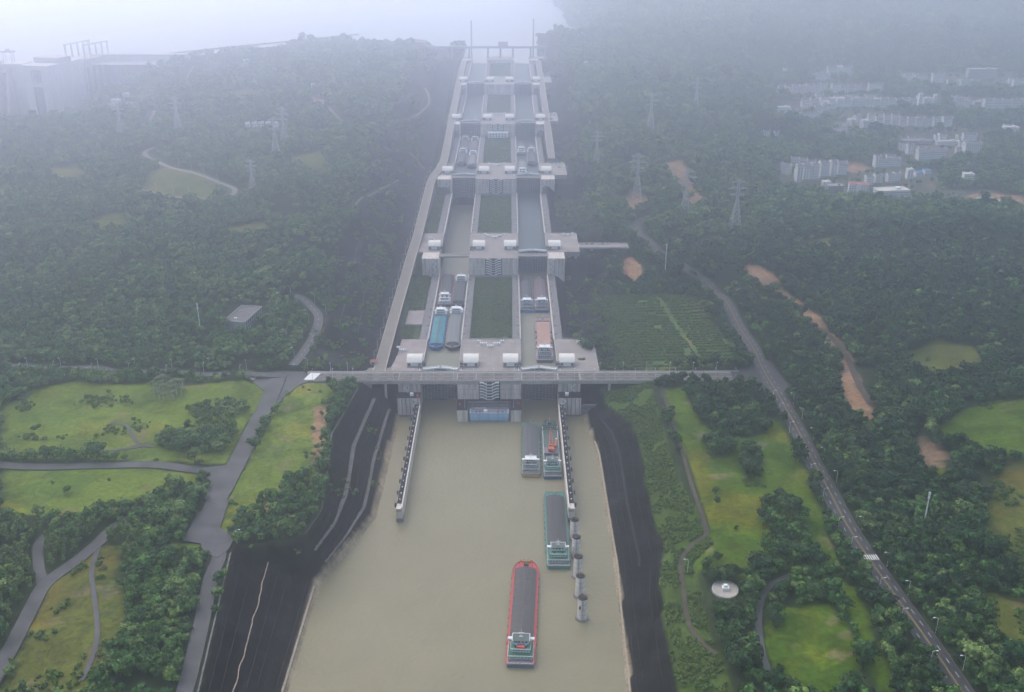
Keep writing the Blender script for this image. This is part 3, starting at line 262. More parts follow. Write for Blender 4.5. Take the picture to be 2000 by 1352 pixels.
LONE_TREES = [(-313.2, 663.0, 'broad', 0.85, 'round dark green tree standing alone on the lower left lawn'), (-288.0, 679.5, 'broad', 0.45, 'slim young tree right of the round tree on the lower left lawn'), (-329.9, 677.6, 'broad', 0.4, 'thin bare looking sapling on the left of the lower lawn'), (-344.8, 801.2, 'broad', 0.7, 'round dark tree standing alone in the upper left meadow'), (-341.5, 830.2, 'broad', 0.5, 'small round shrub tree near the top of the upper left meadow'), (-230.1, 859.2, 'broad', 1.15, 'large dark tree at the near corner of the left crossroads'), (164.0, 855.4, 'broad', 1.1, 'large dark round tree standing against the right bridge approach'), (159.7, 793.9, 'broad', 0.95, 'dark tree at the upper end of the footpath above the right bank'), (173.2, 660.4, 'broad', 0.8, 'upper of two dark trees in the middle of the right lawn'), (171.0, 646.5, 'broad', 0.8, 'lower of two dark trees in the middle of the right lawn'), (159.0, 576.8, 'broad', 0.75, 'single bush like tree low on the right lawn by the bend'), (179.0, 613.6, 'broad', 0.5, 'small tree in the lawn left of the big right grove'), (-218.2, 600.4, 'broad', 0.6, 'small bright tree beside the parking end of the left avenue'), (-148.9, 853.7, 'broad', 0.5854072134606152, 'small dark tree in the string along the right edge of left lawn, first from top'), (-144.1, 790.8, 'broad', 0.5654749051346074, 'small dark tree in the string along the right edge of left lawn, second from top'), (-136.5, 777.0, 'broad', 0.6094087363916022, 'small dark tree in the string along the right edge of left lawn, third from top'), (-146.2, 762.1, 'broad', 0.5732458406203615, 'small dark tree in the string along the right edge of left lawn, fourth from top'), (-136.4, 744.6, 'broad', 0.5599772643519385, 'small dark tree in the string along the right edge of left lawn, fifth from top'), (-131.1, 732.8, 'broad', 0.6102386521727613, 'small dark tree in the string along the right edge of left lawn, sixth from top'), (-137.0, 731.0, 'broad', 0.6876932564631579, 'small dark tree in the string along the right edge of left lawn, seventh from top'), (-138.5, 718.4, 'broad', 0.6700678527243713, 'small dark tree in the string along the right edge of left lawn, eighth from top'), (-132.8, 708.6, 'broad', 0.6647743903758158, 'small dark tree in the string along the right edge of left lawn, ninth from top'), (-131.2, 718.4, 'broad', 0.5832892263535477, 'small dark tree in the string along the right edge of left lawn, tenth from top'), (-140.0, 812.5, 'broad', 0.6305020012262221, 'small dark tree in the string along the right edge of left lawn, eleventh from top'), (-143.2, 712.7, 'broad', 0.5915023965162176, 'small dark tree in the string along the right edge of left lawn, twelfth from top'), (-285.1, 828.5, 'palm', 1.0143201297736748, 'grey trunked palm in the dense palm clump on the upper left lawn'), (-277.5, 838.9, 'palm', 1.191995704010697, 'grey trunked palm in the dense palm clump on the upper left lawn'), (-288.3, 839.0, 'palm', 1.0429549871898607, 'grey trunked palm in the dense palm clump on the upper left lawn'), (-300.6, 841.6, 'palm', 1.206394507397404, 'grey trunked palm in the dense palm clump on the upper left lawn'), (-286.2, 835.8, 'palm', 1.1317555651159639, 'grey trunked palm in the dense palm clump on the upper left lawn'), (-296.6, 841.9, 'palm', 1.0033370522722354, 'grey trunked palm in the dense palm clump on the upper left lawn'), (-293.1, 832.2, 'palm', 1.2303765091699723, 'grey trunked palm in the dense palm clump on the upper left lawn'), (-283.4, 841.4, 'palm', 1.0400737218719973, 'grey trunked palm in the dense palm clump on the upper left lawn'), (-280.4, 839.0, 'palm', 1.214695171963637, 'grey trunked palm in the dense palm clump on the upper left lawn'), (-284.7, 841.8, 'palm', 1.0741838129395196, 'grey trunked palm in the dense palm clump on the upper left lawn'), (-298.7, 838.3, 'palm', 0.9983961818364825, 'grey trunked palm in the dense palm clump on the upper left lawn'), (-289.5, 819.5, 'palm', 0.9629715407216745, 'grey trunked palm in the dense palm clump on the upper left lawn'), (-275.6, 828.7, 'palm', 1.0341299634848655, 'grey trunked palm in the dense palm clump on the upper left lawn'), (-299.8, 834.9, 'palm', 1.0528529796266468, 'grey trunked palm in the dense palm clump on the upper left lawn'), (-281.7, 832.8, 'palm', 1.0738383969221974, 'grey trunked palm in the dense palm clump on the upper left lawn'), (-281.5, 820.7, 'palm', 1.032891450487905, 'grey trunked palm in the dense palm clump on the upper left lawn'), (-293.9, 822.4, 'palm', 1.0462006709749225, 'grey trunked palm in the dense palm clump on the upper left lawn'), (-304.0, 837.5, 'palm', 0.9802938316153578, 'grey trunked palm in the dense palm clump on the upper left lawn'), (-280.9, 830.0, 'palm', 1.1795486723978827, 'grey trunked palm in the dense palm clump on the upper left lawn'), (-295.8, 837.5, 'palm', 1.0493200986115203, 'grey trunked palm in the dense palm clump on the upper left lawn'), (-281.3, 823.3, 'palm', 0.9628433563346058, 'grey trunked palm in the dense palm clump on the upper left lawn'), (-297.3, 846.0, 'palm', 1.2364212795027034, 'grey trunked palm in the dense palm clump on the upper left lawn'), (-294.4, 847.5, 'palm', 0.9554562575879922, 'grey trunked palm in the dense palm clump on the upper left lawn'), (-287.9, 817.6, 'palm', 1.1825718305675446, 'grey trunked palm in the dense palm clump on the upper left lawn'), (-299.2, 825.0, 'palm', 1.1361531414390587, 'grey trunked palm in the dense palm clump on the upper left lawn'), (-287.2, 840.2, 'palm', 1.0074245614426218, 'grey trunked palm in the dense palm clump on the upper left lawn'), (-213.4, 800.8, 'palm', 0.75, 'small palm in the ring below the palm clump'), (-213.9, 797.4, 'palm', 0.75, 'small palm in the ring below the palm clump'), (-216.8, 794.8, 'palm', 0.75, 'small palm in the ring below the palm clump'), (-221.5, 793.8, 'palm', 0.75, 'small palm in the ring below the palm clump'), (-226.6, 794.6, 'palm', 0.75, 'small palm in the ring below the palm clump'), (-230.7, 797.1, 'palm', 0.75, 'small palm in the ring below the palm clump'), (-232.9, 800.4, 'palm', 0.75, 'small palm in the ring below the palm clump'), (-232.5, 803.9, 'palm', 0.75, 'small palm in the ring below the palm clump'), (-229.6, 806.6, 'palm', 0.75, 'small palm in the ring below the palm clump'), (-224.9, 807.6, 'palm', 0.75, 'small palm in the ring below the palm clump'), (-219.8, 806.8, 'palm', 0.75, 'small palm in the ring below the palm clump'), (-215.5, 804.2, 'palm', 0.75, 'small palm in the ring below the palm clump')]
# ---------------------------------------------------------------- terrain height
def _hash(ix, iy, s):
    n = (ix * 374761393 + iy * 668265263 + s * 982451653) & 0x7fffffff
    n = ((n ^ (n >> 13)) * 1274126177) & 0x7fffffff
    return ((n ^ (n >> 16)) & 0xffff) / 65535.0
def vnoise(x, y, s=0):
    ix = np.floor(x).astype(np.int64); iy = np.floor(y).astype(np.int64)
    fx = x - ix; fy = y - iy
    fx = fx * fx * (3 - 2 * fx); fy = fy * fy * (3 - 2 * fy)
    a = _hash(ix, iy, s); b = _hash(ix + 1, iy, s); c = _hash(ix, iy + 1, s); d = _hash(ix + 1, iy + 1, s)
    return (a * (1 - fx) + b * fx) * (1 - fy) + (c * (1 - fx) + d * fx) * fy
def fbm(x, y, s=0, o=4):
    t = 0; a = .5
    for k in range(o):
        t = t + a * (vnoise(x, y, s + k) - .5) * 2; x = x * 2.03 + 11.3; y = y * 2.03 + 5.7; a *= .5
    return t
def sstep(a, b, x):
    t = np.clip((x - a) / (b - a), 0, 1); return t * t * (3 - 2 * t)
def pl(y, tab):
    return np.interp(y, [p[0] for p in tab], [p[1] for p in tab])
HEADS = [(860, 31.), (1157, 52.), (1454, 73.), (1751, 94.), (2048, 113.), (2345, 119.)]
LWATER = [(300, -118), (486, -116.5), (594, -114.5), (601, -110), (640, -97), (679, -85), (848, -84), (900, -84)]
LTOP = [(300, -150), (452, -157), (594, -173), (598, -142), (606, -126), (640, -119), (700, -124), (757, -130), (843, -120), (890, -116)]
RWATER = [(300, 86), (486, 89.5), (617, 94), (775, 94), (842, 88), (900, 86)]
RROCK = [(300, 118), (475, 116), (560, 118), (610, 128), (680, 126), (760, 130), (800, 126), (835, 108), (900, 100)]
RTOP = [(300, 150), (500, 142), (580, 143), (600, 162), (680, 150), (760, 148), (850, 150), (900, 150)]
def ramp(y):
    return pl(y, [(0, 31), (885, 31)] + [(h[0] + 5, h[1]) for h in HEADS[1:]] + [(9000, 119)])
def lockstep(y):
    z = np.full_like(y, 31.)
    for i in range(1, 6): z = np.where(y >= HEADS[i][0] + 4, HEADS[i][1], z)
    return z
def height(x, y):
    x = np.asarray(x, float); y = np.asarray(y, float)
    x, y = np.broadcast_arrays(x, y)
    num = np.zeros(x.shape); den = np.zeros(x.shape); amp = np.zeros(x.shape)
    for (cx, cy, cz, ca, cr) in CONTROL:
        w = 1.0 / (((x - cx) ** 2 + (y - cy) ** 2) / (cr * cr) + .02) ** 2.2
        num += w * cz; den += w; amp += w * ca
    base = num / den
    base = base + (amp / den) * fbm(x / 95., y / 95., 3) + (amp / den) * .35 * fbm(x / 28., y / 28., 9, 3)
    # canal reach, downstream of the lock
    xw = pl(y, LWATER); xt = pl(y, LTOP); t = (x - xt) / (xw - xt)
    bl = np.interp(t, [-6, 0, .34, .44, .72, .80, 1, 1.6], [220, 31, 20, 19.4, 9.5, 9, 0, -8])
    rw = pl(y, RWATER); rr = pl(y, RROCK); rt = pl(y, RTOP)
    t1 = (x - rw) / (rr - rw); t2 = (x - rr) / (rt - rr)
    br = np.where(t1 < 1, np.interp(t1, [-.8, 0, .45, .55, 1], [-8, 0, 9, 9.6, 18]), 18 + np.clip(t2, 0, 30) * 13)
    rough = .5 * fbm(x / 6., y / 6., 21, 3)
    zc = np.minimum(base, np.where(x < 0, bl, br) + rough)
    # lock reach
    R = ramp(y); S = lockstep(y)
    zl = np.where(x > -66, -8., np.where(x > -93, S - 2.5, R - .35))
    zl = np.where((x > -94) & (x < -90), (S - 2.5) + (R - S + 2.15) * np.clip((-90 - x) / 4., 0, 1), zl)
    q = np.clip(-117 - x, 0, 600) + 5 * fbm(x / 60., y / 60., 51, 2); k = np.floor(q / 20.); cut = np.clip(k * 14 + np.clip((q - k * 20) / 15., 0, 1) * 14, 0, 400)   # benched cutting
    zl = np.where(x <= -117, R - .35 + np.clip(base - R, -cut, cut), zl)
    Pz = S - 9
    zr = np.where(x < 66, -8., np.where(x < 76, S - 1.5, Pz))
    zr = np.where((x >= 76) & (x < 84), S - 1.5 + (Pz - S + 1.5) * (x - 76) / 8, zr)
    cutr = np.clip((x - 112) * .62, 0, 400)
    zr = np.where(x >= 112, Pz + np.clip(base - Pz, -cutr, cutr), zr)
    zk = np.where(x < 0, zl, zr)
    up = sstep(2330, 2420, y)            # upstream of the last head the ground opens to the lake
    zk = zk * (1 - up) + np.where(np.abs(x) < 90, 96., base) * up
    b = sstep(868, 884, y)
    return zc * (1 - b) + zk * b

# ---------------------------------------------------------------- the ground
def pts_in(poly, X, Y):
    inside = np.zeros(X.shape, bool); n = len(poly)
    x0, y0 = poly[-1]
    for (x1, y1) in poly:
        c = ((y1 > Y) != (y0 > Y))
        with np.errstate(divide='ignore', invalid='ignore'):
            inside ^= c & (X < (x0 - x1) * (Y - y1) / (y0 - y1 + 1e-12) + x1)
        x0, y0 = x1, y1
    return inside
def seg_dist(line, X, Y):
    """distance to a polyline of (x, y, z) and the height of the nearest point on it"""
    best = np.full(X.shape, 1e9); zz = np.zeros(X.shape)
    for a, b in zip(line[:-1], line[1:]):
        dx, dy = b[0] - a[0], b[1] - a[1]; t = np.clip(((X - a[0]) * dx + (Y - a[1]) * dy) / (dx * dx + dy * dy), 0, 1)
        d = np.hypot(X - a[0] - t * dx, Y - a[1] - t * dy); m = d < best
        best = np.where(m, d, best); zz = np.where(m, a[2] + t * (b[2] - a[2]), zz)
    return best, zz
def smooth_line(pts, step=6.):
    P = [Vector(p) for p in pts]; out = []
    Q = [P[0] * 2 - P[1]] + P + [P[-1] * 2 - P[-2]]
    for i in range(1, len(Q) - 2):
        n = max(2, int((Q[i + 1] - Q[i]).length / step))
        for k in range(n):
            t = k / n; a, b, c, d = Q[i - 1], Q[i], Q[i + 1], Q[i + 2]
            out.append(.5 * (2 * b + (c - a) * t + (2 * a - 5 * b + 4 * c - d) * t * t + (3 * b - a - 3 * c + d) * t ** 3))
    out.append(P[-1]); return out
def axis(*segs):
    o = []
    for a, b, s in segs: o += list(np.arange(a, b, s))
    return np.array(o + [segs[-1][1]], float)
GX = axis((-5000, -1500, 250), (-1500, -700, 30), (-700, -360, 10), (-360, -220, 5), (-220, 180, 2.5), (180, 330, 4), (330, 640, 8), (640, 1300, 20), (1300, 2200, 60), (2200, 5000, 280))
GY = axis((250, 420, 20), (420, 900, 3), (900, 1350, 5), (1350, 1800, 9), (1800, 2600, 14), (2600, 4600, 50), (4600, 9000, 400))
XX, YY = np.meshgrid(GX, GY)
ZZ = height(XX, YY)
lk = sstep(2600, 2700, YY) * (1 - sstep(170, 330, XX + 30 * fbm(XX / 120., YY / 120., 77, 3))); ZZ = ZZ * (1 - lk) + np.minimum(ZZ, 92.) * lk      # bed of the lake
RZ = {}
for nm, (w, line) in list(ROADS.items()) + list(PATHS.items()):
    c = smooth_line([(x, y, 0) for x, y in line], 5.); cx = np.array([p.x for p in c]); cy = np.array([p.y for p in c]); cz = height(cx, cy)
    k = 9 if len(cz) > 12 else 3; pad = np.pad(cz, k // 2, mode='edge'); cz = np.convolve(pad, np.ones(k) / k, 'valid')
    L = [(cx[i], cy[i], cz[i]) for i in range(len(cx))]; RZ[nm] = L
    m = (XX > cx.min() - 40) & (XX < cx.max() + 40) & (YY > cy.min() - 40) & (YY < cy.max() + 40)
    d, z = seg_dist(L, XX[m], YY[m]); f = 1 - sstep(w / 2 + 5, w / 2 + 16, d)
    ZZ[m] = ZZ[m] * (1 - f) + (z - (.7 if w > 8 else .25)) * f
m = (XX > -182) & (XX < 268) & (YY > 856) & (YY < 884); ZZ[m] = np.minimum(ZZ[m], 30.0)
APRONS['right_junction'] = [(228, 860.2), (250, 848), (254, 838), (276, 838), (272, 905), (254, 908), (250, 892), (228, 880)]
for pg in APRONS.values():
    cx = sum(p[0] for p in pg) / len(pg); cy = sum(p[1] for p in pg) / len(pg)
    m = pts_in([(cx + (p[0] - cx) * 1.25, cy + (p[1] - cy) * 1.25) for p in pg], XX, YY); ZZ[m] = np.minimum(ZZ[m], 30.9)
def ground_z(x, y):
    x = np.asarray(x, float); y = np.asarray(y, float)
    i = np.clip(np.searchsorted(GX, x) - 1, 0, len(GX) - 2); j = np.clip(np.searchsorted(GY, y) - 1, 0, len(GY) - 2)
    tx = (x - GX[i]) / (GX[i + 1] - GX[i]); ty = (y - GY[j]) / (GY[j + 1] - GY[j])
    return (ZZ[j, i] * (1 - tx) + ZZ[j, i + 1] * tx) * (1 - ty) + (ZZ[j + 1, i] * (1 - tx) + ZZ[j + 1, i + 1] * tx) * ty
def gz(x, y): return float(ground_z(x, y))
# surface cover per vertex: colours of grass, soil, rock
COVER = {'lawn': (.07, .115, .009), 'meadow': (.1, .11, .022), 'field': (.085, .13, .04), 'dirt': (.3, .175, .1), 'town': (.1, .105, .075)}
cov = np.empty(XX.shape + (4,), np.float32); cov[...] = (.028, .04, .018, 1)
wob = 3.5 * fbm(XX / 14., YY / 14., 40, 3); wob2 = 3.5 * fbm(XX / 14., YY / 14., 47, 3)
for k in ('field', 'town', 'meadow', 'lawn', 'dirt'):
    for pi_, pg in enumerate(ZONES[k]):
        c = COVER[k] if not (k == 'lawn' and pi_ < 4) else (.12, .165, .022)      # mown lawns left of the canal are yellower; right ones deeper green, dimmer light painted in
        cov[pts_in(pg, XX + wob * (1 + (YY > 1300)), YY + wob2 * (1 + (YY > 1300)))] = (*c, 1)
dry = sstep(.05, .45, fbm(XX / 40., YY / 40., 60, 4))[..., None] * np.array([.05, .01, .0, 0])
grass = (cov[..., 1] > .10)
cov = np.where(grass[..., None], cov + dry, cov)
worn = grass & (fbm(XX / 16., YY / 16., 131, 4) > .40); cov[worn] = cov[worn] * .45 + np.array([.11, .085, .045, .55]); lush = grass & (fbm(XX / 22., YY / 22., 141, 4) > .16); cov[lush] = cov[lush] * np.array([.72, .82, .9, 1])
rock = (((XX > pl(YY, LTOP) + 1) & (XX < 0)) | ((XX < pl(YY, RROCK)) & (XX >= 0))) & (YY < 872)
rock |= (YY >= 872) & (XX > -172 + 14 * fbm(XX / 50., YY / 50., 5)) & (XX < 78) & (YY < 2330)
rock |= (YY >= 872) & (XX >= 78) & (XX < 136 + 16 * fbm(XX / 60., YY / 60., 6)) & (YY < 2330)
cov[rock] = (.009, .0086, .0105, 1); mot = (.55 + 1.3 * sstep(.0, .5, fbm(XX / 9., YY / 9., 66, 4)) + 1.0 * sstep(.2, .5, fbm(XX / 35., YY / 5., 67, 3)))[..., None]; cov = np.where(rock[..., None], cov * np.concatenate([mot, mot, mot, np.ones_like(mot)], -1), cov).astype(np.float32)
bench = rock & (YY >= 872) & (np.abs(XX) > 90); cov[bench] = cov[bench] * np.array([2.2, 2.5, 2.0, 1]); rslope = (XX >= pl(YY, RROCK)) & (XX < pl(YY, RTOP)) & (YY < 872); cov[rslope] = (.055, .09, .018, 1)
lgreen = (XX > -93) & (XX < -64) & (YY > 960); cov[lgreen] = (.05, .075, .028, 1)
silt = ((np.abs(XX - pl(YY, LWATER)) < 3.2) | (np.abs(XX - pl(YY, RWATER)) < 2.6)) & (YY < 850) & (ZZ > -2.5); cov[silt] = (.27, .22, .15, 1)
nx, ny = len(GX), len(GY)
verts = np.stack([XX, YY, ZZ], -1).reshape(-1, 3)
ii = (np.arange(ny - 1)[:, None] * nx + np.arange(nx - 1)[None, :]).ravel()
faces = np.stack([ii, ii + 1, ii + nx + 1, ii + nx], -1)
me = bpy.data.meshes.new('ground'); me.from_pydata(verts.tolist(), [], faces.tolist())
me.polygons.foreach_set('use_smooth', [True] * len(me.polygons))
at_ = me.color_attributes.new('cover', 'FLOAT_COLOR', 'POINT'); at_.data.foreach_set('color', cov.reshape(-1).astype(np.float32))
gm = bpy.data.materials.new('ground_cover'); gm.use_nodes = True; M['ground_cover'] = gm; nt = gm.node_tree; b = nt.nodes['Principled BSDF']
b.inputs['Roughness'].default_value = 1; b.inputs['Specular IOR Level'].default_value = .1
vc = nt.nodes.new('ShaderNodeVertexColor'); vc.layer_name = 'cover'; tc = nt.nodes.new('ShaderNodeTexCoord')
n1 = nt.nodes.new('ShaderNodeTexNoise'); n1.inputs['Scale'].default_value = .28; n1.inputs['Detail'].default_value = 9; n1.inputs['Roughness'].default_value = .72
n2 = nt.nodes.new('ShaderNodeTexNoise'); n2.inputs['Scale'].default_value = .045; n2.inputs['Detail'].default_value = 5
for n in (n1, n2): nt.links.new(tc.outputs['Object'], n.inputs['Vector'])
mr = nt.nodes.new('ShaderNodeMapRange'); mr.inputs[1].default_value = .3; mr.inputs[2].default_value = .7; mr.inputs[3].default_value = .45; mr.inputs[4].default_value = 1.55
mr2 = nt.nodes.new('ShaderNodeMapRange'); mr2.inputs[1].default_value = .3; mr2.inputs[2].default_value = .7; mr2.inputs[3].default_value = .75; mr2.inputs[4].default_value = 1.25
nt.links.new(n1.outputs['Fac'], mr.inputs[0]); nt.links.new(n2.outputs['Fac'], mr2.inputs[0])
mm = nt.nodes.new('ShaderNodeMath'); mm.operation = 'MULTIPLY'; nt.links.new(mr.outputs[0], mm.inputs[0]); nt.links.new(mr2.outputs[0], mm.inputs[1])
vm = nt.nodes.new('ShaderNodeVectorMath'); vm.operation = 'SCALE'; nt.links.new(vc.outputs[0], vm.inputs[0]); nt.links.new(mm.outputs[0], vm.inputs['Scale'])
nt.links.new(vm.outputs[0], b.inputs['Base Color'])
bp = nt.nodes.new('ShaderNodeBump'); bp.inputs['Strength'].default_value = .8; bp.inputs['Distance'].default_value = .8; nt.links.new(n1.outputs['Fac'], bp.inputs['Height']); nt.links.new(bp.outputs[0], b.inputs['Normal'])
me.materials.append(gm); ground = put('ground', me); tag(ground, kind='structure')
# ---------------------------------------------------------------- water
def water_mat(name, col, rough=.22, bump=.12, bs=.35, spec=.4):
    m = mat(name, col, rough, spec, noise=.1, nscale=.02, bump=bump, bscale=bs); return m
mat('canal_water_m', (.2, .178, .105), .38, .2, noise=.09, nscale=.018, bump=.5, bscale=.3); water_mat('lock_water_m', (.07, .095, .1), .5, spec=.12); water_mat('lake_water_m', (.3, .31, .3), .5, spec=.2)
o = MB().poly([(-200, 240, 0), (140, 240, 0), (140, 884, 0), (-200, 884, 0)]).build('canal_water', 'canal_water_m'); tag(o, kind='structure')
o = MB().poly([(-6000, 2385, 104), (240, 2385, 104), (240, 12000, 104), (-6000, 12000, 104)]).build('lake_water', 'lake_water_m'); tag(o, kind='structure')
# ---------------------------------------------------------------- roads
def offset_line(L, off):
    out = []
    for i, p in enumerate(L):
        a = L[max(i - 1, 0)]; b_ = L[min(i + 1, len(L) - 1)]; dx, dy = b_[0] - a[0], b_[1] - a[1]; n = math.hypot(dx, dy) or 1
        out.append((p[0] + dy / n * off, p[1] - dx / n * off, p[2]))
    return out
def strip(L, o0, o1, dz, mb=None, th=0):
    mb = mb or MB(); A = offset_line(L, o0); B = offset_line(L, o1)
    for i in range(len(L) - 1):
        q = [(A[i][0], A[i][1], A[i][2] + dz), (B[i][0], B[i][1], B[i][2] + dz), (B[i + 1][0], B[i + 1][1], B[i + 1][2] + dz), (A[i + 1][0], A[i + 1][1], A[i + 1][2] + dz)]
        if th: mb.hexa([(p[0], p[1], p[2] - th) for p in q], q)
        else: mb.poly(q)
    return mb
def dashes(L, off, on, gap, w, dz, mb):
    A = offset_line(L, off - w / 2); B = offset_line(L, off + w / 2); s = 0; i = 0
    acc = [0]
    for k in range(1, len(L)): acc.append(acc[-1] + math.dist(L[k][:2], L[k - 1][:2]))
    def at_s(P, s):
        k = min(max(int(np.searchsorted(acc, s)) - 1, 0), len(L) - 2); t = (s - acc[k]) / (acc[k + 1] - acc[k] + 1e-9)
        return tuple(P[k][j] + t * (P[k + 1][j] - P[k][j]) + (dz if j == 2 else 0) for j in range(3))
    while s + on < acc[-1]:
        mb.poly([at_s(A, s), at_s(B, s), at_s(B, s + on), at_s(A, s + on)]); s += on + gap
    return mb
RLOOK = {'right_highway': 'asphalt', 'left_avenue': 'asphalt_worn', 'left_cross_road': 'asphalt_worn', 'left_hill_road': 'asphalt_worn', 'left_branch_road': 'asphalt_worn', 'bank_road': 'asphalt_worn', 'west_lane': 'asphalt_worn', 'west_lane_spur': 'asphalt_worn', 'winding_road': 'road_concrete'}
for k, (nm, (w, line)) in enumerate(ROADS.items()):
    L = RZ[nm]; dz = .30 + .012 * k
    o = strip(L, -w / 2, w / 2, dz).build(nm, RLOOK[nm]); tag(o, kind='structure')
    if w > 8:
        ks = MB(); strip(L, -w / 2 - .3, -w / 2, dz + .12, ks, 1.2); strip(L, w / 2, w / 2 + .3, dz + .12, ks, 1.2)
        ks.build('kerb', 'kerb', o)
    if nm in ('right_highway', 'left_hill_road', 'left_cross_road'):
        mk = MB()
        if nm == 'right_highway':
            strip(L, -.4, -.22, dz + .03, mk); strip(L, .22, .4, dz + .03, mk); mk.build('centre_line', 'line_yellow', o); mk = MB()
            for off in (-3.6, 3.6): dashes(L, off, 4.5, 7, .2, dz + .03, mk)
        else: dashes(L, 0, 4, 6, .3, dz + .03, mk)
        mk.build('lane_markings', 'line_white', o)
for k, (nm, (w, line)) in enumerate(PATHS.items()):
    L = RZ[nm]; o = strip(L, -w / 2, w / 2, .22 + .01 * k).build(nm, 'dirt_path' if nm in ('bank_footpath', 'dirt_track') else ('road_concrete' if nm.startswith('hill') else 'asphalt_worn')); tag(o, kind='structure')

for k, (nm, pg) in enumerate(APRONS.items()):
    o = MB().prism(pg, 29.5, 31.42 + .015 * k).build(nm, 'asphalt' if nm == 'right_junction' else 'asphalt_worn'); tag(o, kind='structure')

# ---------------------------------------------------------------- berms, gullies and joints on the dark stone banks
def drape(line, dz): return [(x, y, gz(x, y) + dz) for x, y in line]
def bank_line(t, y0, y1, step=4., wig=0.): return [(float(pl(y, LTOP) + t * (pl(y, LWATER) - pl(y, LTOP)) + wig * fbm(np.array(y / 9.), np.array(t * 7.), 3, 2)), float(y)) for y in np.arange(y0, y1, step)]
def rbank_line(t, y0, y1, step=4., wig=0.): return [(float(pl(y, RWATER) + t * (pl(y, RROCK) - pl(y, RWATER)) + wig * fbm(np.array(y / 9.), np.array(t * 7.), 4, 2)), float(y)) for y in np.arange(y0, y1, step)]
for nm, L, w, m in (('berm_path', bank_line(.39, 606, 850), 3.4, 'berm'), ('water_berm_path', bank_line(.76, 606, 848), 2.8, 'berm'), ('stone_gully', bank_line(.42, 420, 594, 2., 1.6), .8, 'gully'), ('bank_coping', bank_line(.0, 610, 850), .9, 'concrete_dark'), ('bank_coping', bank_line(.0, 420, 592), 1.0, 'concrete_dark'),
                    ('rock_berm_path', rbank_line(.5, 600, 830), 2.0, 'rock_joint'), ('shore_apron', rbank_line(.06, 470, 800), 1.6, 'silt'), ('shore_apron', bank_line(.95, 440, 592), 1.8, 'silt')):
    o = strip(drape(L, .35), -w / 2, w / 2, .1).build(nm, m); tag(o, kind='structure')
jt = MB()
for t in (.14, .26, .55, .66, .88):
    for (a, b_) in ((420, 592), (608, 846)): strip(drape(bank_line(t, a, b_), .22), -.18, .18, .05, jt)
for y in np.arange(428, 590, 13.):
    strip(drape([(float(pl(y, LTOP) + t * (pl(y, LWATER) - pl(y, LTOP))), float(y)) for t in np.linspace(.01, .97, 16)], .22), -.15, .15, .05, jt)
for y in np.arange(616, 846, 15.):
    strip(drape([(float(pl(y, LTOP) + t * (pl(y, LWATER) - pl(y, LTOP))), float(y)) for t in np.linspace(.01, .97, 16)], .22), -.15, .15, .05, jt)
for t in (.2, .35, .75, .9): strip(drape(rbank_line(t, 420, 830), .22), -.15, .15, .05, jt)
for y in np.arange(428, 826, 16.): strip(drape([(float(pl(y, RWATER) + t * (pl(y, RROCK) - pl(y, RWATER))), float(y)) for t in np.linspace(.04, .98, 12)], .22), -.14, .14, .05, jt)
o = jt.build('pitching_joints', 'rock_joint'); tag(o, kind='structure')
for kk in (1, 2, 3):
    for (a, b_) in ((930, 1150), (1190, 1420), (1500, 1700)):
        L = [(-117 - kk * 20 + 1.5 - 5 * float(fbm(np.array((-117 - kk * 20) / 60.), np.array(y / 60.), 51, 2)), float(y)) for y in np.arange(a + kk * 17, b_ - kk * 11, 6.)]
        o = strip(drape(L, .3), -.5, .5, .05).build('bench_drain', 'berm'); tag(o, kind='structure')

# ---------------------------------------------------------------- the ship lock
def wb(mb, name, mats, parent):
    """mesh given in world metres, linked under an unrotated parent"""
    p = parent.location; mb.v = [(a - p.x, b - p.y, c - p.z) for a, b, c in mb.v]
    return mb.build(name, mats, parent)
NUM = ['nearest the camera, at the road bridge', 'second from the camera', 'third from the camera', 'fourth from the camera', 'fifth from the camera', 'farthest, under the gantry beam']
mat('chamber_water_m', (.19, .185, .135), .45, .15, noise=.1, nscale=.03, bump=.05, bscale=.4)
mat('gate_girder', (.3, .33, .35), .6, .35, noise=.2, nscale=.5, streak=True)
mat('pavement_pink', (.32, .27, .255), .9, .2, noise=.25, nscale=.1)
mat('concrete_wet', (.2, .19, .18), .8, .3, noise=.35, nscale=.2, streak=True)
mat('walk_dark', (.2, .185, .18), .95, .15, noise=.3, nscale=.15)
mat('garden_soil', (.035, .055, .02), 1, .1, noise=.4, nscale=.2)
mat('garden_wall', (.13, .17, .13), .9, .2, noise=.25, nscale=.3)
mat('deck_grey', (.2, .19, .22), .8, .3, noise=.2, nscale=.5)
mat('blue_dark', (.1, .22, .36), .6, .3)
mat('rust_dark', (.06, .048, .045), .95, .1, noise=.5, nscale=.8)
# levels of the water in the chambers
LW_ = [27., 27., 66., 87., 104.]; RW_ = [25., 45.5, 65., 87., 104.]
for c in range(5):
    y0 = HEADS[c][0] + 27.; y1 = HEADS[c + 1][0] + 27.
    for s, lev in ((-1, LW_[c]), (1, RW_[c])):
        if c == 0 and s == -1: y1_ = HEADS[2][0] + 27.
        elif c == 1 and s == -1: continue
        else: y1_ = y1
        if c == 4: y1_ = 2400
        xa, xb = (-64.4, -29.6) if s < 0 else (29.6, 64.4)
        o = MB().poly([(xa, y0, lev), (xb, y0, lev), (xb, y1_, lev), (xa, y1_, lev)]).build('chamber_water', 'lock_water_m' if c else 'chamber_water_m'); tag(o, kind='structure')
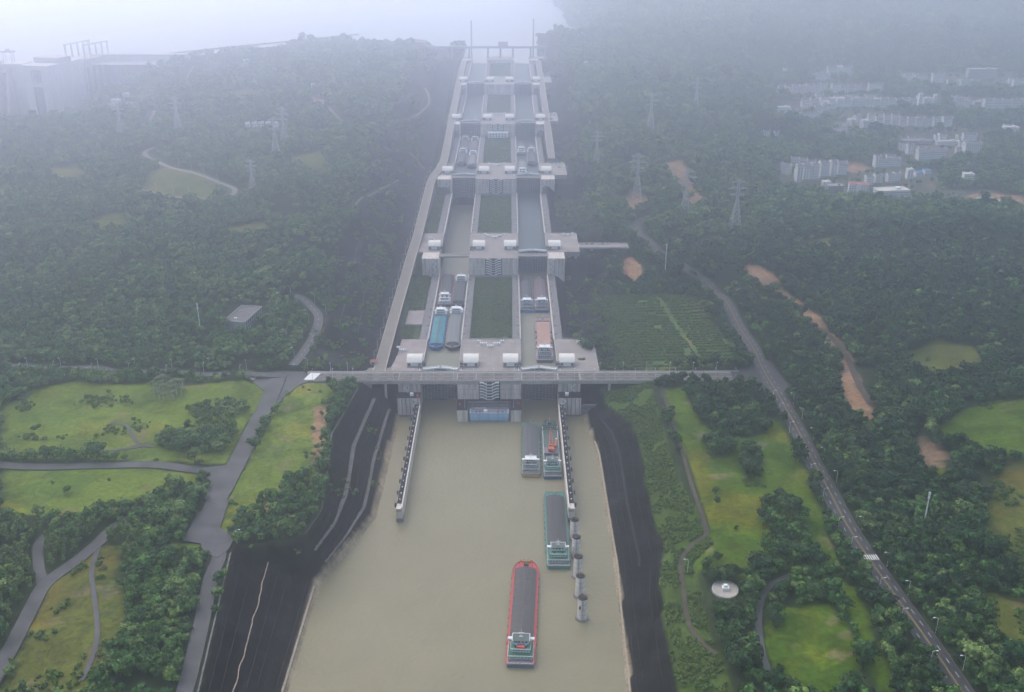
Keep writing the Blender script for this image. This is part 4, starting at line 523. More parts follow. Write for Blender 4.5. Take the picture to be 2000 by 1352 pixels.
# stair pieces shared by all heads
FLIGHT = []
for s in (-1, 1):
    fl = MB(); a, b_ = (2.6, 6.2)
    q = [(s * 2.6, -1.6, 0), (s * 6.2, -1.6, 2.0), (s * 6.2, 0, 2.0), (s * 2.6, 0, 0)]
    q = q if s > 0 else [q[1], q[0], q[3], q[2]]
    fl.hexa(q, [(p[0], p[1], p[2] + 1.0) for p in q]); fl.box(min(s * 6.2, s * 9), max(s * 6.2, s * 9), -1.6, 0, 2.0, 3.0)
    FLIGHT.append(fl.mesh('stair_flight', 'white_paint'))
lm = MB().box(-2.6, 2.6, -1.7, 0, 0, .25).box(-2.6, 2.6, -1.72, -1.55, .25, .8); LANDING = lm.mesh('stair_landing', 'white_paint')
def stair_tower(par, y, zb, zt):
    n = int((zt - zb) / 2.75); st = (zt - zb - .4) / n
    b_ = MB().box(-10, 10, y - .25, y - .01, zb, zt - .3); wb(b_, 'stair_recess', 'black_deck', par)
    t = MB()
    for sx in (-2.6, 2.6): t.box(sx - .22, sx + .22, y - 2.1, y - 1.7, zb, zt)
    wb(t, 'stair_column', 'white_paint', par)
    p = par.location
    for k in range(n):
        z = zb + k * st
        [put('stair_flight', q_, par, (0 - p.x, y - .26 - p.y, z - p.z)) for q_ in FLIGHT]; put('stair_landing', LANDING, par, (0 - p.x, y - .26 - p.y, z - p.z))
def side_stair(par, x, y, zb, zt, name='side_stair'):
    t = MB(); n = max(2, int((zt - zb) / 3.2)); st = (zt - zb) / n; w = 2.2
    for k in range(n):
        a, b_ = (x - w, x + w) if k % 2 else (x + w, x - w); z = zb + k * st
        q = [(a, y - 1.2, z), (b_, y - 1.2, z + st), (b_, y - .05, z + st), (a, y - .05, z)]
        t.hexa(q, [(p[0], p[1], p[2] + .55) for p in q])
    wb(t, name, 'white_paint', par)
def railing(par, pts, h=1.1, name='railing', m='steel_white', step=3.):
    t = MB()
    for a, b_ in zip(pts[:-1], pts[1:]):
        A = Vector(a); B = Vector(b_); n = max(1, int((B - A).length / step))
        t.tube(A + Vector((0, 0, h)), B + Vector((0, 0, h)), .1, n=4); t.tube(A + Vector((0, 0, h * .5)), B + Vector((0, 0, h * .5)), .06, n=4)
        for k in range(n + 1):
            p = A.lerp(B, k / n); t.tube(p, p + Vector((0, 0, h)), .07, n=4, cap=False)
    return wb(t, name, m, par)
# a shed over the gate machinery: low front wall, tall curved roof
def machine_house(label, x, y, z, w=14., d=12.):
    e = empty('machine_house', (x, y, z), 0, label, 'machine house', 'gate machinery houses on the lock heads')
    MB().box(-w / 2, w / 2, 0, d, 0, 4.2).build('wall', 'concrete_pale', e)
    prof = [(-.7, 4.2), (-.7, 4.7), (1.5, 6.3), (4, 7.7), (7, 8.4), (10, 8.5), (d + .5, 8.2), (d + .5, 4.2)]
    r = MB(); n = len(prof)
    for sx in (-1, 1): r.poly([(sx * (w / 2 + .4), a, b_) for a, b_ in (prof if sx > 0 else prof[::-1])])
    for k in range(n):
        a, b_ = prof[k], prof[(k + 1) % n]; r.poly([(-w / 2 - .4, a[0], a[1]), (w / 2 + .4, a[0], a[1]), (w / 2 + .4, b_[0], b_[1]), (-w / 2 - .4, b_[0], b_[1])])
    ro = r.build('roof', 'cream_roof', e); rr = MB()
    for k in range(1, 6):
        xx = -w / 2 + w * k / 6
        for (a, b_) in zip(prof[1:6], prof[2:7]): rr.tube((xx, a[0], a[1] + .03), (xx, b_[0], b_[1] + .03), .09, n=4)
    rr.build('roof_seam', 'white_paint', ro)
    for sx in (-1, 1):
        wo = MB().box(sx * w * .36 - 1, sx * w * .36 + 1, -.06, .1, .6, 3.4).build('window', 'glass_dark', e)
        MB().box(sx * w * .36 - .07, sx * w * .36 + .07, -.12, -.07, .6, 3.4).build('mullion', 'white_paint', wo)
    MB().box(-w * .24, w * .24, -.1, .05, .2, 3.7).build('shutter', 'white_paint', e)
    MB().box(-w / 2 - .2, w / 2 + .2, -2.2, -.72, 0, .5).build('plinth', 'concrete_dark', e)
    a = MB()
    sg = 1 if x < 0 and x > -45 or x > 45 else -1
    a.box(*sorted((sg * -(w / 2), sg * -(w / 2 + 3.4))), 1.5, 6, 0, 3.2); a.build('lean_to', 'concrete_dark', e)
    return e
def gate(label, xc, y, zt, zb, g):
    e = empty('lock_gate', (xc, y, zb), 0, label, 'lock gate', g)
    H = zt - zb
    for s in (-1, 1):
        # leaf runs from the hinge at the chamber wall to the mitre post in the middle, pointing upstream
        a = Vector((s * 17.0, 0, 0)); b_ = Vector((s * .25, 5.2, 0)); d = (b_ - a).normalized(); nrm = Vector((-d.y * s, d.x * s, 0)) * (1 if True else 1)
        nrm = Vector((d.y, -d.x, 0)); nrm = nrm if nrm.y < 0 else -nrm
        def hexa(mb, t0, t1, o0, o1, z0, z1):
            P = [a + d * t0 + nrm * o0, a + d * t1 + nrm * o0, a + d * t1 + nrm * o1, a + d * t0 + nrm * o1]
            mb.hexa([(p.x, p.y, z0) for p in P], [(p.x, p.y, z1) for p in P]); return mb
        Lf = (b_ - a).length
        leaf = hexa(MB(), 0, Lf, -.5, .3, 0, H).build('gate_leaf', 'gate_steel', e)
        g_ = MB(); k = 0
        while 1.2 + k * 2.6 < H: hexa(g_, .3, Lf - .3, .3, 2.6, .8 + k * 2.6, 1.1 + k * 2.6); k += 1
        g_.build('girder', 'gate_girder', leaf)
        v_ = MB()
        for k in range(6): hexa(v_, .4 + k * (Lf - 1) / 5, .75 + k * (Lf - 1) / 5, .3, 2.7, 0, H - .6)
        for (t0, t1) in ((.4, Lf / 2), (Lf / 2, Lf - .6)):
            P0 = a + d * t0 + nrm * 2.8; P1 = a + d * t1 + nrm * 2.8
            v_.tube((P0.x, P0.y, H - 1), (P1.x, P1.y, H - 10), .35, n=4); v_.tube((P1.x, P1.y, H - 1), (P0.x, P0.y, H - 10), .35, n=4)
        v_.build('stiffener', 'gate_girder', leaf)
        w_ = MB()
        for k in range(6): hexa(w_, .6 + k * (Lf - 1.2) / 6, .6 + (k + .82) * (Lf - 1.2) / 6, -1.0, 2.6, H - .12, H + .1)
        hexa(w_, 0, Lf, 2.5, 2.9, H - .4, H + 1.0); hexa(w_, 0, Lf, -1.3, -1.0, H - .4, H + 1.0)
        w_.build('walkway_plate', 'white_paint', leaf)
    return e
GARD = []
for k, (F, Z) in enumerate(HEADS):
    zl = HEADS[k - 1][1] if k else 12.5
    e = empty('lock_step', (0, F, zl), 0, 'grey concrete lock head, ' + NUM[k], 'lock head', 'concrete lock heads')
    dep = 100 if k < 5 else 60
    wb(MB().box(-29.6, 29.6, F, F + dep, zl - 14, Z - .4), 'centre_pier', 'concrete_face', e)
    wb(MB().box(-30, 30, F - .5, F + dep, Z - .4, Z), 'centre_deck', 'pavement', e)
    j = MB()
    for yy in np.arange(F + 8, F + dep - 2, 9.): j.box(-29.8, 29.8, yy, yy + .22, Z + .002, Z + .012)
    for xx in np.arange(-24, 25, 8.): j.box(xx, xx + .2, F, F + dep - 1, Z + .014, Z + .022)
    wb(j, 'pier_joint', 'concrete_dark', e)
    # joints in the pier face
    j = MB()
    for xx in (-20, 20): j.box(xx - .12, xx + .12, F - .05, F + .2, zl, Z - .6)
    for zz in np.arange(zl + 5, Z - 2, 5): j.box(-29, -10.2, F - .05, F + .2, zz, zz + .18); j.box(10.2, 29, F - .05, F + .2, zz, zz + .18)
    wb(j, 'pier_joint', 'concrete_dark', e)
    for s in (-1, 1):
        xa, xb = sorted((s * 64.4, s * 85))
        wb(MB().box(xa, xb, F + (0 if k else 2), F + 24, zl - 14, Z - .4), 'side_pier', 'concrete_face', e)
        j = MB()
        for xx in np.linspace(xa + 4, xb - 3, 4): j.box(xx - .2, xx + .2, F + (0 if k else 2) - .06, F + 3, zl, Z - .8)
        wb(j, 'pier_joint', 'concrete_dark', e)
        side_stair(e, s * (78 if k == 0 else 70), F + (0 if k else 2), zl, Z - 1)
        # platforms beside the chambers
        if s < 0: q = [(-64, F + 24), (-64, F + dep), (-91, F + dep), (-91, F + 60), (-98.5, F + 50), (-99, F + 24), (-85, F + 24)] if 0 < k < 3 else ([(-64, F + 24), (-64, F + dep), (-73.2, F + dep), (-73.2, F + 60), (-85, F + 50), (-85, F + 24)] if k >= 3 else [(-64, F + 24), (-64, F + dep), (-91, F + dep), (-91, F + 60), (-98, F + 50), (-98, F + 24), (-85, F + 24)])
        else: q = [(64, F + 24), (85, F + 24), (104, F + 24), (104, F + dep), (64, F + dep)]
        wb(MB().prism(q, Z - 6, Z - .02), 'side_platform', 'pavement_pink' if (k < 1 and s < 0) else 'pavement', e)
        if s > 0 and k in (0, 1):
            # columns that carry the outer edge of the platform
            for yy in ((F + 27, F + 50, F + 80) if k else ()):
                for xx in (98, 90): wb(MB().box(xx, xx + 3, yy - 1.2, yy + 1.2, Z - 32, Z - 6), 'column', 'concrete_pale', e)
        railing(e, [(s * 64.6, F + 46, Z), (s * 64.6, F + dep, Z)]); railing(e, [(s * 29.6, F + 46, Z), (s * 29.6, F + dep, Z)])
    railing(e, [(-22, F + dep - .4, Z), (22, F + dep - .4, Z)], 1.3)
    railing(e, [(103.7, F + 26, Z), (103.7, F + dep - .3, Z), (74, F + dep - .3, Z)], 1.3)
    if 0 < k < 4: stair_tower(e, F - .02, zl, Z)
    if k == 0: stair_tower(e, F - .02, zl, Z)
    if k == 3:   # block of rooms under the stair of the fourth head
        r = MB().box(-17, 17, F - 12, F - .3, zl - .1, zl + 8.5); wb(r, 'annexe', 'white_paint', e)
        for a in range(6):
            for b_ in range(2): wb(MB().box(-12.5 + a * 5 - .9, -12.5 + a * 5 + .9, F - 12.1, F - 11.9, zl + 1.5 + b_ * 3.4, zl + 3.4 + b_ * 3.4), 'annexe_window', 'glass_dark', e)
    if k < 5:
        for (x, who) in ((-72.3, 'on the left bank'), (-18.3, 'left one on the centre pier'), (19.7, 'right one on the centre pier'), (73.9, 'on the right bank')):
            machine_house('cream roofed machine house %s, lock head %s' % (who, NUM[k].split(',')[0]), x, F + 33, Z)
    for s, nm in ((-1, 'left'), (1, 'right')):
        if (k, s) == (1, -1): continue
        if k > 4: continue
        gate('closed steel mitre gate in the %s chamber, lock head %s' % (nm, NUM[k].split(',')[0]), s * 47, F + 26, Z + .6, max(zl - 14, -6), 'steel mitre gates')
        if k:
            b_ = empty('service_bridge', (s * 47, F + 10, Z), 0, 'narrow concrete service bridge over the %s chamber, lock head %s' % (nm, NUM[k].split(',')[0]), 'bridge', 'service bridges over the chambers')
            MB().box(-18.5, 18.5, -4.5, 4.5, -1.2, .25).build('deck', 'road_concrete', b_)
            for yy in (-4.4, 4.1): MB().box(-18.4, 18.4, yy, yy + .3, .25, 1.2).build('parapet', 'concrete_pale', b_)
    if k == 1:
        b_ = empty('service_bridge', (-47, F + 10, Z), 0, 'narrow concrete service bridge over the open left chamber mouth, lock head second from the camera', 'bridge', 'service bridges over the chambers')
        MB().box(-18.5, 18.5, -4.5, 4.5, -1.2, .25).build('deck', 'road_concrete', b_)
        for yy in (-4.4, 4.1): MB().box(-18.4, 18.4, yy, yy + .3, .25, 1.2).build('parapet', 'concrete_pale', b_)
# chamber walls, gardens between the chambers
for c in range(5):
    F, Z = HEADS[c]; F2, Z2 = HEADS[c + 1]; ya, yb = F + 100, F2
    if c == 4: yb = F2
    nm = ['nearest', 'second', 'third', 'fourth', 'farthest'][c]
    for (xa, xb, edge, who) in ((-73, -64, -64.6, 'outer wall of the %s left chamber'), (-30, -22, -29.5, 'inner wall of the %s left chamber'), (22, 30, 29.5, 'inner wall of the %s right chamber'), (64, 73, 64.6, 'outer wall of the %s right chamber')):
        e = empty('chamber_wall', ((xa + xb) / 2, ya, Z - 20), 0, 'grey concrete ' + who % nm, 'wall', 'chamber walls')
        wb(MB().box(xa + .4, xb - .4, ya, yb, Z - 34, Z - .4), 'wall', 'concrete_wet', e)
        inner = edge in (-64.6, 29.5)
        wb(MB().box(xa, xb, ya, yb, Z - .4, Z - .02), 'walkway', 'walk_dark', e)
        ex = xb if edge in (-64.6, -29.5 + 0) and edge < -40 else (xa if edge > 40 else (xa if edge < 0 else xb))
        wb(MB().box(ex - .55, ex + .55, ya, yb, Z - .6, Z + .35), 'coping', 'concrete_pale', e)
        railing(e, [(edge, ya, Z), (edge, yb, Z)], 1.1, step=5.)
        bo = MB()
        for yy in np.arange(ya + 12, yb - 5, 24): bo.lathe([(.45, 0), (.45, .8), (.6, .85), (.6, 1.0)], ((xa + xb) / 2 + (1.8 if xb <= -60 or (xa > 0 and xa < 30) else -1.8), yy, Z - .02), 6)
        wb(bo, 'bollards', 'steel_dark', e)
    # sunken garden
    g = MB().poly([(-22.2, ya, Z - 3.2), (22.2, ya, Z - 3.2), (22.2, yb - 8, Z - 3.2), (-22.2, yb - 8, Z - 3.2)]).build('garden_bed', 'garden_soil'); tag(g, kind='structure')
    e = empty('garden_kerb', (0, ya, Z - 4), 0, 'green edged low wall round the garden of the %s lock island' % nm, 'wall', 'garden walls')
    for (a, b_, c_, d_) in ((-22.6, -21.8, ya, yb - 8), (21.8, 22.6, ya, yb - 8), (-21.8, 21.8, ya, ya + .9), (-21.8, 21.8, yb - 8.8, yb - 8)):
        wb(MB().box(a, b_, c_, d_, Z - 5, Z + .3), 'kerb_wall', 'garden_wall', e)
    wb(MB().box(-29.6, 29.6, yb - 8, yb - .6, Z - 6, Z - .03), 'paved_strip', 'concrete_dark', e)
    GARD.append((-21, 21, ya + 2, yb - 10, Z - 3.2))
# head 6 downstream works
e = empty('lower_terrace', (0, 838, 0), 0, 'black topped concrete terrace with two legs below the centre pier', 'terrace')
for s in (-1, 1):
    xa, xb = sorted((s * 19.8, s * 29.6))
    wb(MB().prism([(xa + (3 if s < 0 else 0), 838), (xb - (3 if s > 0 else 0), 838), (xb, 841), (xb, 860.02), (xa, 860.02), (xa, 841)] if False else [(xa, 838), (xb, 838), (xb, 859.9), (xa, 859.9)], -8, 12.1), 'leg', 'concrete_face', e)
    wb(MB().box(xa - .2, xb + .2, 837.8, 859.8, 12.1, 12.5), 'leg_top', 'black_deck', e)
    wb(MB().tube((s * 22.5, 842, 12.5), (s * 22.5, 842, 26), .16, .1), 'pole', 'steel_white', e)
    wb(MB().box(s * 27.2 - 1, s * 27.2 + 1, 846, 848, 12.5, 14.6), 'red_box', 'red', e)
wb(MB().box(-19.8, 19.8, 852, 859.9, -8, 12.1), 'back_wall', 'concrete_dark', e)
wb(MB().box(-19.6, 19.6, 851.8, 859.8, 12.1, 12.48), 'terrace_deck', 'black_deck', e)
railing(e, [(-19.5, 852.2, 12.5), (19.5, 852.2, 12.5)])
# floating caisson
e = empty('blue_caisson', (0, 844, 0), 0, 'pale blue steel caisson afloat between the terrace legs', 'caisson')
hull = [(-17.6, -5.2), (17.6, -5.2), (18.2, -3), (18.2, 5), (-18.2, 5), (-18.2, -3)]
h_ = MB().prism(hull, 1.6, 8.0); low = [(-15.5, -4), (15.5, -4), (16.5, -2.5), (16.5, 4.5), (-16.5, 4.5), (-16.5, -2.5)]
k0 = len(h_.v); h_.v += [(p[0], p[1], -1.) for p in low]
for i in range(6): j = (i + 1) % 6; h_.f.append((k0 + i, k0 + j, j, i)); h_.m.append(0)
h_.build('hull', 'blue_paint', e)
MB().box(-17, 17, -4.6, 4.6, 8.0, 8.15).build('deck', 'deck_grey', e)
r = MB()
for z in (1.5, 3.6, 7.8): r.box(-17.9, 17.9, -5.45, -5.2, z, z + .25)
for x in (-9, 0, 9): r.box(x - .1, x + .1, -5.4, -5.2, 1.6, 8)
r.build('rubbing_strake', 'blue_dark', e)
railing(e, [(-17.2, 839.4, 8.15), (17.2, 839.4, 8.15), (17.2, 848.6, 8.15), (-17.2, 848.6, 8.15), (-17.2, 839.4, 8.15)])
MB().box(-5, -1.8, -3.5, -1, 8.15, 10.4).build('cabin', 'white_paint', e)
for x in (-12, -8.5, 8, 12.5): MB().box(x - .6, x + .6, -3.4, -1.9, 8.15, 9.7).build('winch', 'steel_dark', e)
MB().tube((-14, 3, 9.8), (-3, 3, 9.8), .25).build('pipe', 'steel_white', e)
# side piers at the tailwater
for s, nm in ((-1, 'left'), (1, 'right')):
    e = empty('approach_pier', (s * 74.5, 850, 0), 0, 'fluted concrete pier with black top at the %s end of the lower gates' % nm, 'pier')
    xa, xb = sorted((s * 64.4, s * 85))
    wb(MB().box(xa, xb, 850, 862, -8, 18.6), 'pier_body', 'concrete_face', e)
    wb(MB().box(xa - .2, xb + .2, 849.8, 861.9, 18.6, 19), 'pier_top', 'black_deck', e)
    fl_ = MB()
    for xx in np.linspace(xa + 4, xb - 1.5, 5): fl_.box(xx - .35, xx + .35, 849.7, 850.02, 1, 18)
    wb(fl_, 'flute', 'concrete_dark', e); wb(MB().box(xa - .5, xb + .5, 849, 862, -8, 1.2), 'footing', 'concrete_dark', e)
    side_stair(e, s * 69, 850, 2, 18, 'ladder_stair')
    wb(MB().box(s * 72 - 1.6, s * 72 + 1.6, 853, 856, 19, 21.6), 'white_hut', 'white_paint', e)
    if s < 0: wb(MB().box(-67.5, -65.5, 851, 853, 19, 21), 'red_box', 'red', e)
    # guide wall
    g = empty('guide_wall', (s * 66.3, 672, 0), 0, 'long narrow %s guide wall of grey concrete reaching into the canal' % nm, 'guide wall', 'guide walls')
    xi, xo = s * 63.8, s * 68.6; a, b_ = sorted((xi, xo))
    wb(MB().box(a, b_, 672, 850, -8, 11.6), 'wall_body', 'concrete_pale', g)
    a2, b2 = sorted((xi + s * .95, xo)); wb(MB().box(a2, b2, 680, 850, 11.6, 11.9), 'deck', 'black_deck', g)
    a3, b3 = sorted((xi - s * .05, xi + s * .95)); wb(MB().box(a3, b3, 672, 850, 11.6, 12.7), 'parapet', 'concrete_pale', g)
    wb(MB().box(a - .15, b_ + .15, 671.7, 680, -8, 3.2), 'tide_stain', 'concrete_dark', g)
    st = MB()
    for q in range(4): st.poly([(a + .3 + q * 1.05, 671.9, 9.0), (a + .75 + q * 1.05, 671.9, 9.0), (a + .1 + q * 1.05 if q else a + .1, 671.9, 11.2), (a + .0 + q * 1.05 - .35 if q else a + .02, 671.9, 11.2)])
    wb(st, 'hazard_stripe', 'black_deck', g)
    for q in range(18):
        yy = 684 + q * 9.4
        o = put('mooring_light', None or BOLL, g, (s * (66.6) - g.location.x, yy - 672, 11.9)) if 'BOLL' in globals() else None
        if o is None:
            BOLL = MB().lathe([(.35, 0), (.35, .9), (.55, 1.0), (.55, 1.35), (.1, 1.5)], n=6).mesh('mooring_light', 'white_paint'); put('mooring_light', BOLL, g, (s * 66.6 - g.location.x, yy - 672, 11.9))
    for q in range(10):
        yy = 678 + q * 18
        if 'FEND' not in globals(): FEND = MB().box(-.8, .8, -.9, .9, -1.4, 1.5).mesh('outer_bracket', 'black_deck')
        put('outer_bracket', FEND, g, (xo + s * .8 - g.location.x, yy - 672, 11.4))
    railing(g, [(xo, 680, 11.9), (xo, 850, 11.9)], 1., m='steel', step=4.5)
for k, (x, y) in enumerate(((66.8, 556), (66.9, 580), (66.9, 602.5), (67.1, 627), (67.2, 649.5))):
    e = empty('mooring_dolphin', (x, y, 0), 0, 'round pale concrete mooring dolphin, %s from the camera in the row of five' % ['first', 'second', 'third', 'fourth', 'fifth'][k], 'dolphin', 'mooring dolphins')
    MB().lathe([(4.6, -8), (4.6, .4), (3.2, .5), (3.15, 15.6), (3.35, 15.7), (3.35, 16.2)], n=20).build('shaft', 'dolphin_pale', e)
    MB().lathe([(4.75, -1.5), (4.75, .55), (3.3, .6)], n=20).build('foot', 'concrete_dark', e)
    rb = MB(); r2 = random.Random(k)
    rb.lathe([(3.3, 16.2), (3.3, 16.45)], n=20)
    for q in range(16):
        t = r2.random() * 6.28; rr = r2.random() * 2.6; hh = r2.uniform(.3, 1.2); w = r2.uniform(.3, .9); rb.box(rr * math.cos(t) - w, rr * math.cos(t) + w, rr * math.sin(t) - w, rr * math.sin(t) + w, 16.4, 16.4 + hh)
    rb.build('cap', 'rust_dark', e)
    for zz in (4., 8.2, 12.2): MB().lathe([(3.2, zz), (3.23, zz + .02), (3.23, zz + .25), (3.2, zz + .27)], n=20).build('pour_joint', 'concrete', e)
    ld = MB(); 
    for sx in (-.3, .3): ld.box(sx - .06, sx + .06, -3.5, -3.3, 1, 16)
    ld.build('ladder', 'steel_dark', e)
    if k == 0: MB().box(-2.4, -1.2, -3.0, -2.6, 9, 11.5).build('number_plate', 'black_deck', e)
# ---------------------------------------------------------------- road bridge over the lower gates
BX0, BX1 = -172., 236.
e = empty('road_bridge', (0, 870, 31), 0, 'long grey road bridge crossing in front of the nearest lock head', 'bridge')
BR = e
wb(MB().box(BX0, BX1, 860.4, 879.6, 30.1, 31.1), 'deck', 'asphalt_worn', e)
for (a, b_, nm) in ((859.9, 862.2, 'near_pavement'), (877.8, 880.1, 'far_pavement')):
    wb(MB().box(BX0, BX1, a, b_, 29.9, 31.35), nm, 'concrete', e)
for yy in (860.0, 879.7): wb(MB().box(BX0, BX1, yy, yy + .3, 31.35, 32.4), 'parapet', 'concrete_pale', e)
gd = MB()
for yy in (861, 866, 871, 876, 879): gd.box(BX0 + 30, BX1 - 60, yy - .4, yy + .4, 28.3, 30.05)
wb(gd, 'girder', 'concrete_dark', e)
wb(MB().box(BX0 + 25, BX1 - 50, 859.95, 860.35, 28.2, 30.05), 'edge_beam', 'concrete', e)
l = MB(); l.box(BX0, BX1, 869.3, 869.6, 31.1, 31.13); l.box(BX0, BX1, 870.2, 870.5, 31.1, 31.13); wb(l, 'centre_line', 'line_yellow', e)
l = MB()
for yy in (866, 874):
    for x in np.arange(BX0 + 4, BX1 - 6, 12): l.box(x, x + 5, yy - .16, yy + .16, 31.1, 31.13)
for yy in (862.6, 877.4): l.box(BX0, BX1, yy - .1, yy + .1, 31.1, 31.13)
wb(l, 'lane_markings', 'line_white', e)
l = MB()
for x in (-84.7, -64, -30.2, -12.5, 30.2, 64, 84.7): l.box(x - .25, x + .25, 862.4, 877.6, 31.12, 31.16)
wb(l, 'expansion_joint', 'concrete_pale', e)
for x, zb in ((112, -2), (160, 20), (-97, 0)):
    p = MB()
    for yy in (863.5, 876.5): p.lathe([(1.3, zb), (1.2, 27)], (x, yy, 0), 10)
    p.box(x - 1.4, x + 1.4, 861.5, 878.5, 27, 28.35); wb(p, 'bridge_pier', 'concrete_pale', e)
wb(MB().box(-176, -110, 861, 879, 20, 29.9), 'abutment', 'concrete', e)
# cross walls in the ravine under the right span
e = empty('retaining_wall', (106, 880, 10), 0, 'pale concrete cross wall in the ravine under the right bridge span', 'wall')
wb(MB().box(85, 128, 884, 886, 4, 17), 'wall', 'concrete_face', e); wb(MB().box(85, 124, 850, 851, 2, 10.5), 'lower_wall', 'concrete_dark', e); railing(e, [(86, 850.5, 10.5), (124, 850.5, 10.5)], 1.2)
# access road climbing along the left side
LRX = [(880, -105), (1010, -102), (1140, -98.5), (1240, -95.5), (1440, -93.5), (1470, -91), (1520, -81.5), (1560, -80), (2345, -80)]
LR = [(float(pl(y, LRX)), float(y), float(ramp(np.array(float(y))))) for y in np.arange(880, 2345, 8)]
w_ = MB(); strip([p for p in LR], -5.6, 5.6, .02, w_, 24.); o = w_.build('lock_access_road', 'concrete_dark'); tag(o, kind='structure')
strip(LR, -5.4, 5.4, .12).build('carriageway', 'road_concrete', o)
k_ = MB(); strip(LR, -5.8, -5.4, 1.0, k_, 1.6); strip(LR, 5.4, 5.8, 1.0, k_, 1.6); k_.build('kerb_wall', 'concrete_pale', o)
l = MB(); strip(LR, -4.5, -4.3, .16, l); strip(LR, 4.3, 4.5, .16, l); l.build('edge_line', 'line_yellow', o)
RR = [(84., float(y), float(ramp(np.array(float(y))))) for y in np.arange(1555, 2345, 8)]
w_ = MB(); strip(RR, -5, 5, .02, w_, 24.); o = w_.build('right_access_road', 'concrete_dark'); tag(o, kind='structure'); strip(RR, -4.8, 4.8, .12).build('carriageway', 'road_concrete', o)
k_ = MB(); strip(RR, -5.3, -4.8, 1.0, k_, 1.6); strip(RR, 4.8, 5.3, 1.0, k_, 1.6); k_.build('kerb_wall', 'concrete_pale', o)
o = MB().prism([(-126, 880.3), (-93.5, 880.3), (-93.5, 884), (-94.3, 895), (-107.5, 895), (-118, 890)], 28, 31.05).build('road_apron', 'road_concrete'); tag(o, kind='structure')
o = MB().prism([(-107, 880.3), (-64, 880.3), (-64, 884.1), (-107, 884.1)], 27, 30.98).build('quay_apron', 'pavement_pink'); tag(o, kind='structure')
o = MB().prism([(64, 880.3), (104, 880.3), (104, 884.1), (64, 884.1)], 27, 30.98).build('quay_apron', 'pavement'); tag(o, kind='structure')
o = MB().prism([(-93, 1000), (-73.3, 1000), (-73.3, 1040), (-93, 1040)], 26, 31.2).build('side_yard', 'pavement_pink'); tag(o, kind='structure')
# access bridge on the right of the second head
e = empty('access_bridge', (132, 1205, 52), 0, 'short bridge with parked cars leading right from the second lock head', 'bridge')
wb(MB().box(104, 165, 1196, 1214, 50.6, 52), 'deck', 'pavement', e)
for yy in (1196, 1213.6): wb(MB().box(104.2, 164, yy, yy + .35, 52, 53.1), 'parapet', 'concrete_pale', e)
p = MB(); p.lathe([(1.3, 15), (1.2, 50.6)], (120, 1200, 0), 10).lathe([(1.3, 15), (1.2, 50.6)], (120, 1210, 0), 10); wb(p, 'bridge_pier', 'concrete_pale', e)

# ---------------------------------------------------------------- ships
def ST(o): o['kind'] = 'stuff'; return o
SHIPM = {}
def paint(c, nm):
    if c not in SHIPM: SHIPM[c] = mat('ship_paint_' + nm, c, .5, .4, noise=.22, nscale=.35)
    return SHIPM[c].name
mat('hatch_dark', (.095, .09, .092), .75, .25, noise=.22, nscale=.4); mat('hatch_mid', (.12, .12, .125), .75, .25, noise=.2, nscale=.4); mat('hatch_pale', (.24, .245, .24), .75, .25, noise=.2, nscale=.4)
mat('hatch_rose', (.2, .15, .16), .75, .25, noise=.2, nscale=.4); mat('tarp_teal', (.035, .22, .25), .7, .3, noise=.35, nscale=.25); mat('brick_cargo', (.4, .25, .2), .95, .1, noise=.18, nscale=.3)
mat('deck_green', (.03, .16, .11), .6, .35, noise=.25, nscale=.6); mat('hold_green', (.025, .1, .075), .85, .2, noise=.3, nscale=.3); mat('tyre', (.012, .012, .013), .9, .2); mat('coal', (.05, .048, .045), 1, .1, noise=.5, nscale=.5)
mat('ship_white', (.74, .74, .72), .5, .4, noise=.08, nscale=1.); mat('ochre', (.45, .28, .05), .6, .3, noise=.15, nscale=.6); mat('rope_gold', (.45, .3, .08), .8)
mat('roof_grey_green', (.09, .12, .11), .7, .3, noise=.2, nscale=.6)
mat('orange_dark', (.3, .06, .035), .6, .3, noise=.25, nscale=.7)
TYRE = MB().lathe([(.62, -.22), (.7, -.1), (.7, .1), (.62, .22)], n=8).mesh('tyre_fender', 'tyre')
def half_breadth(t, B, blunt):
    # t 0 at the stern, 1 at the stem
    if t < .04: return B * (.90 + 2.5 * t)
    if t < .88: return B
    s = (t - .88) / .12
    return B * (1 - blunt * s ** 2.4)
def window_row(par, x0, x1, y, z0, z1, n, ynorm=-1):
    st = (x1 - x0) / n
    for k in range(n): MB().box(x0 + st * (k + .18), x0 + st * (k + .82), y - (.06 if ynorm < 0 else 0), y + (.06 if ynorm > 0 else 0), z0, z1).build('window', 'glass_dark', par)
def rails(par, pts, h=1.0, m='ship_white', name='railing'):
    t = MB()
    for a, b_ in zip(pts[:-1], pts[1:]):
        A = Vector(a); B = Vector(b_); n = max(1, int((B - A).length / 2.2))
        for hh in (h, h * .5): t.tube(A + Vector((0, 0, hh)), B + Vector((0, 0, hh)), .09, n=4)
        for k in range(n + 1): p = A.lerp(B, k / n); t.tube(p, p + Vector((0, 0, h)), .06, n=4, cap=False)
    return t.build(name, m, par)
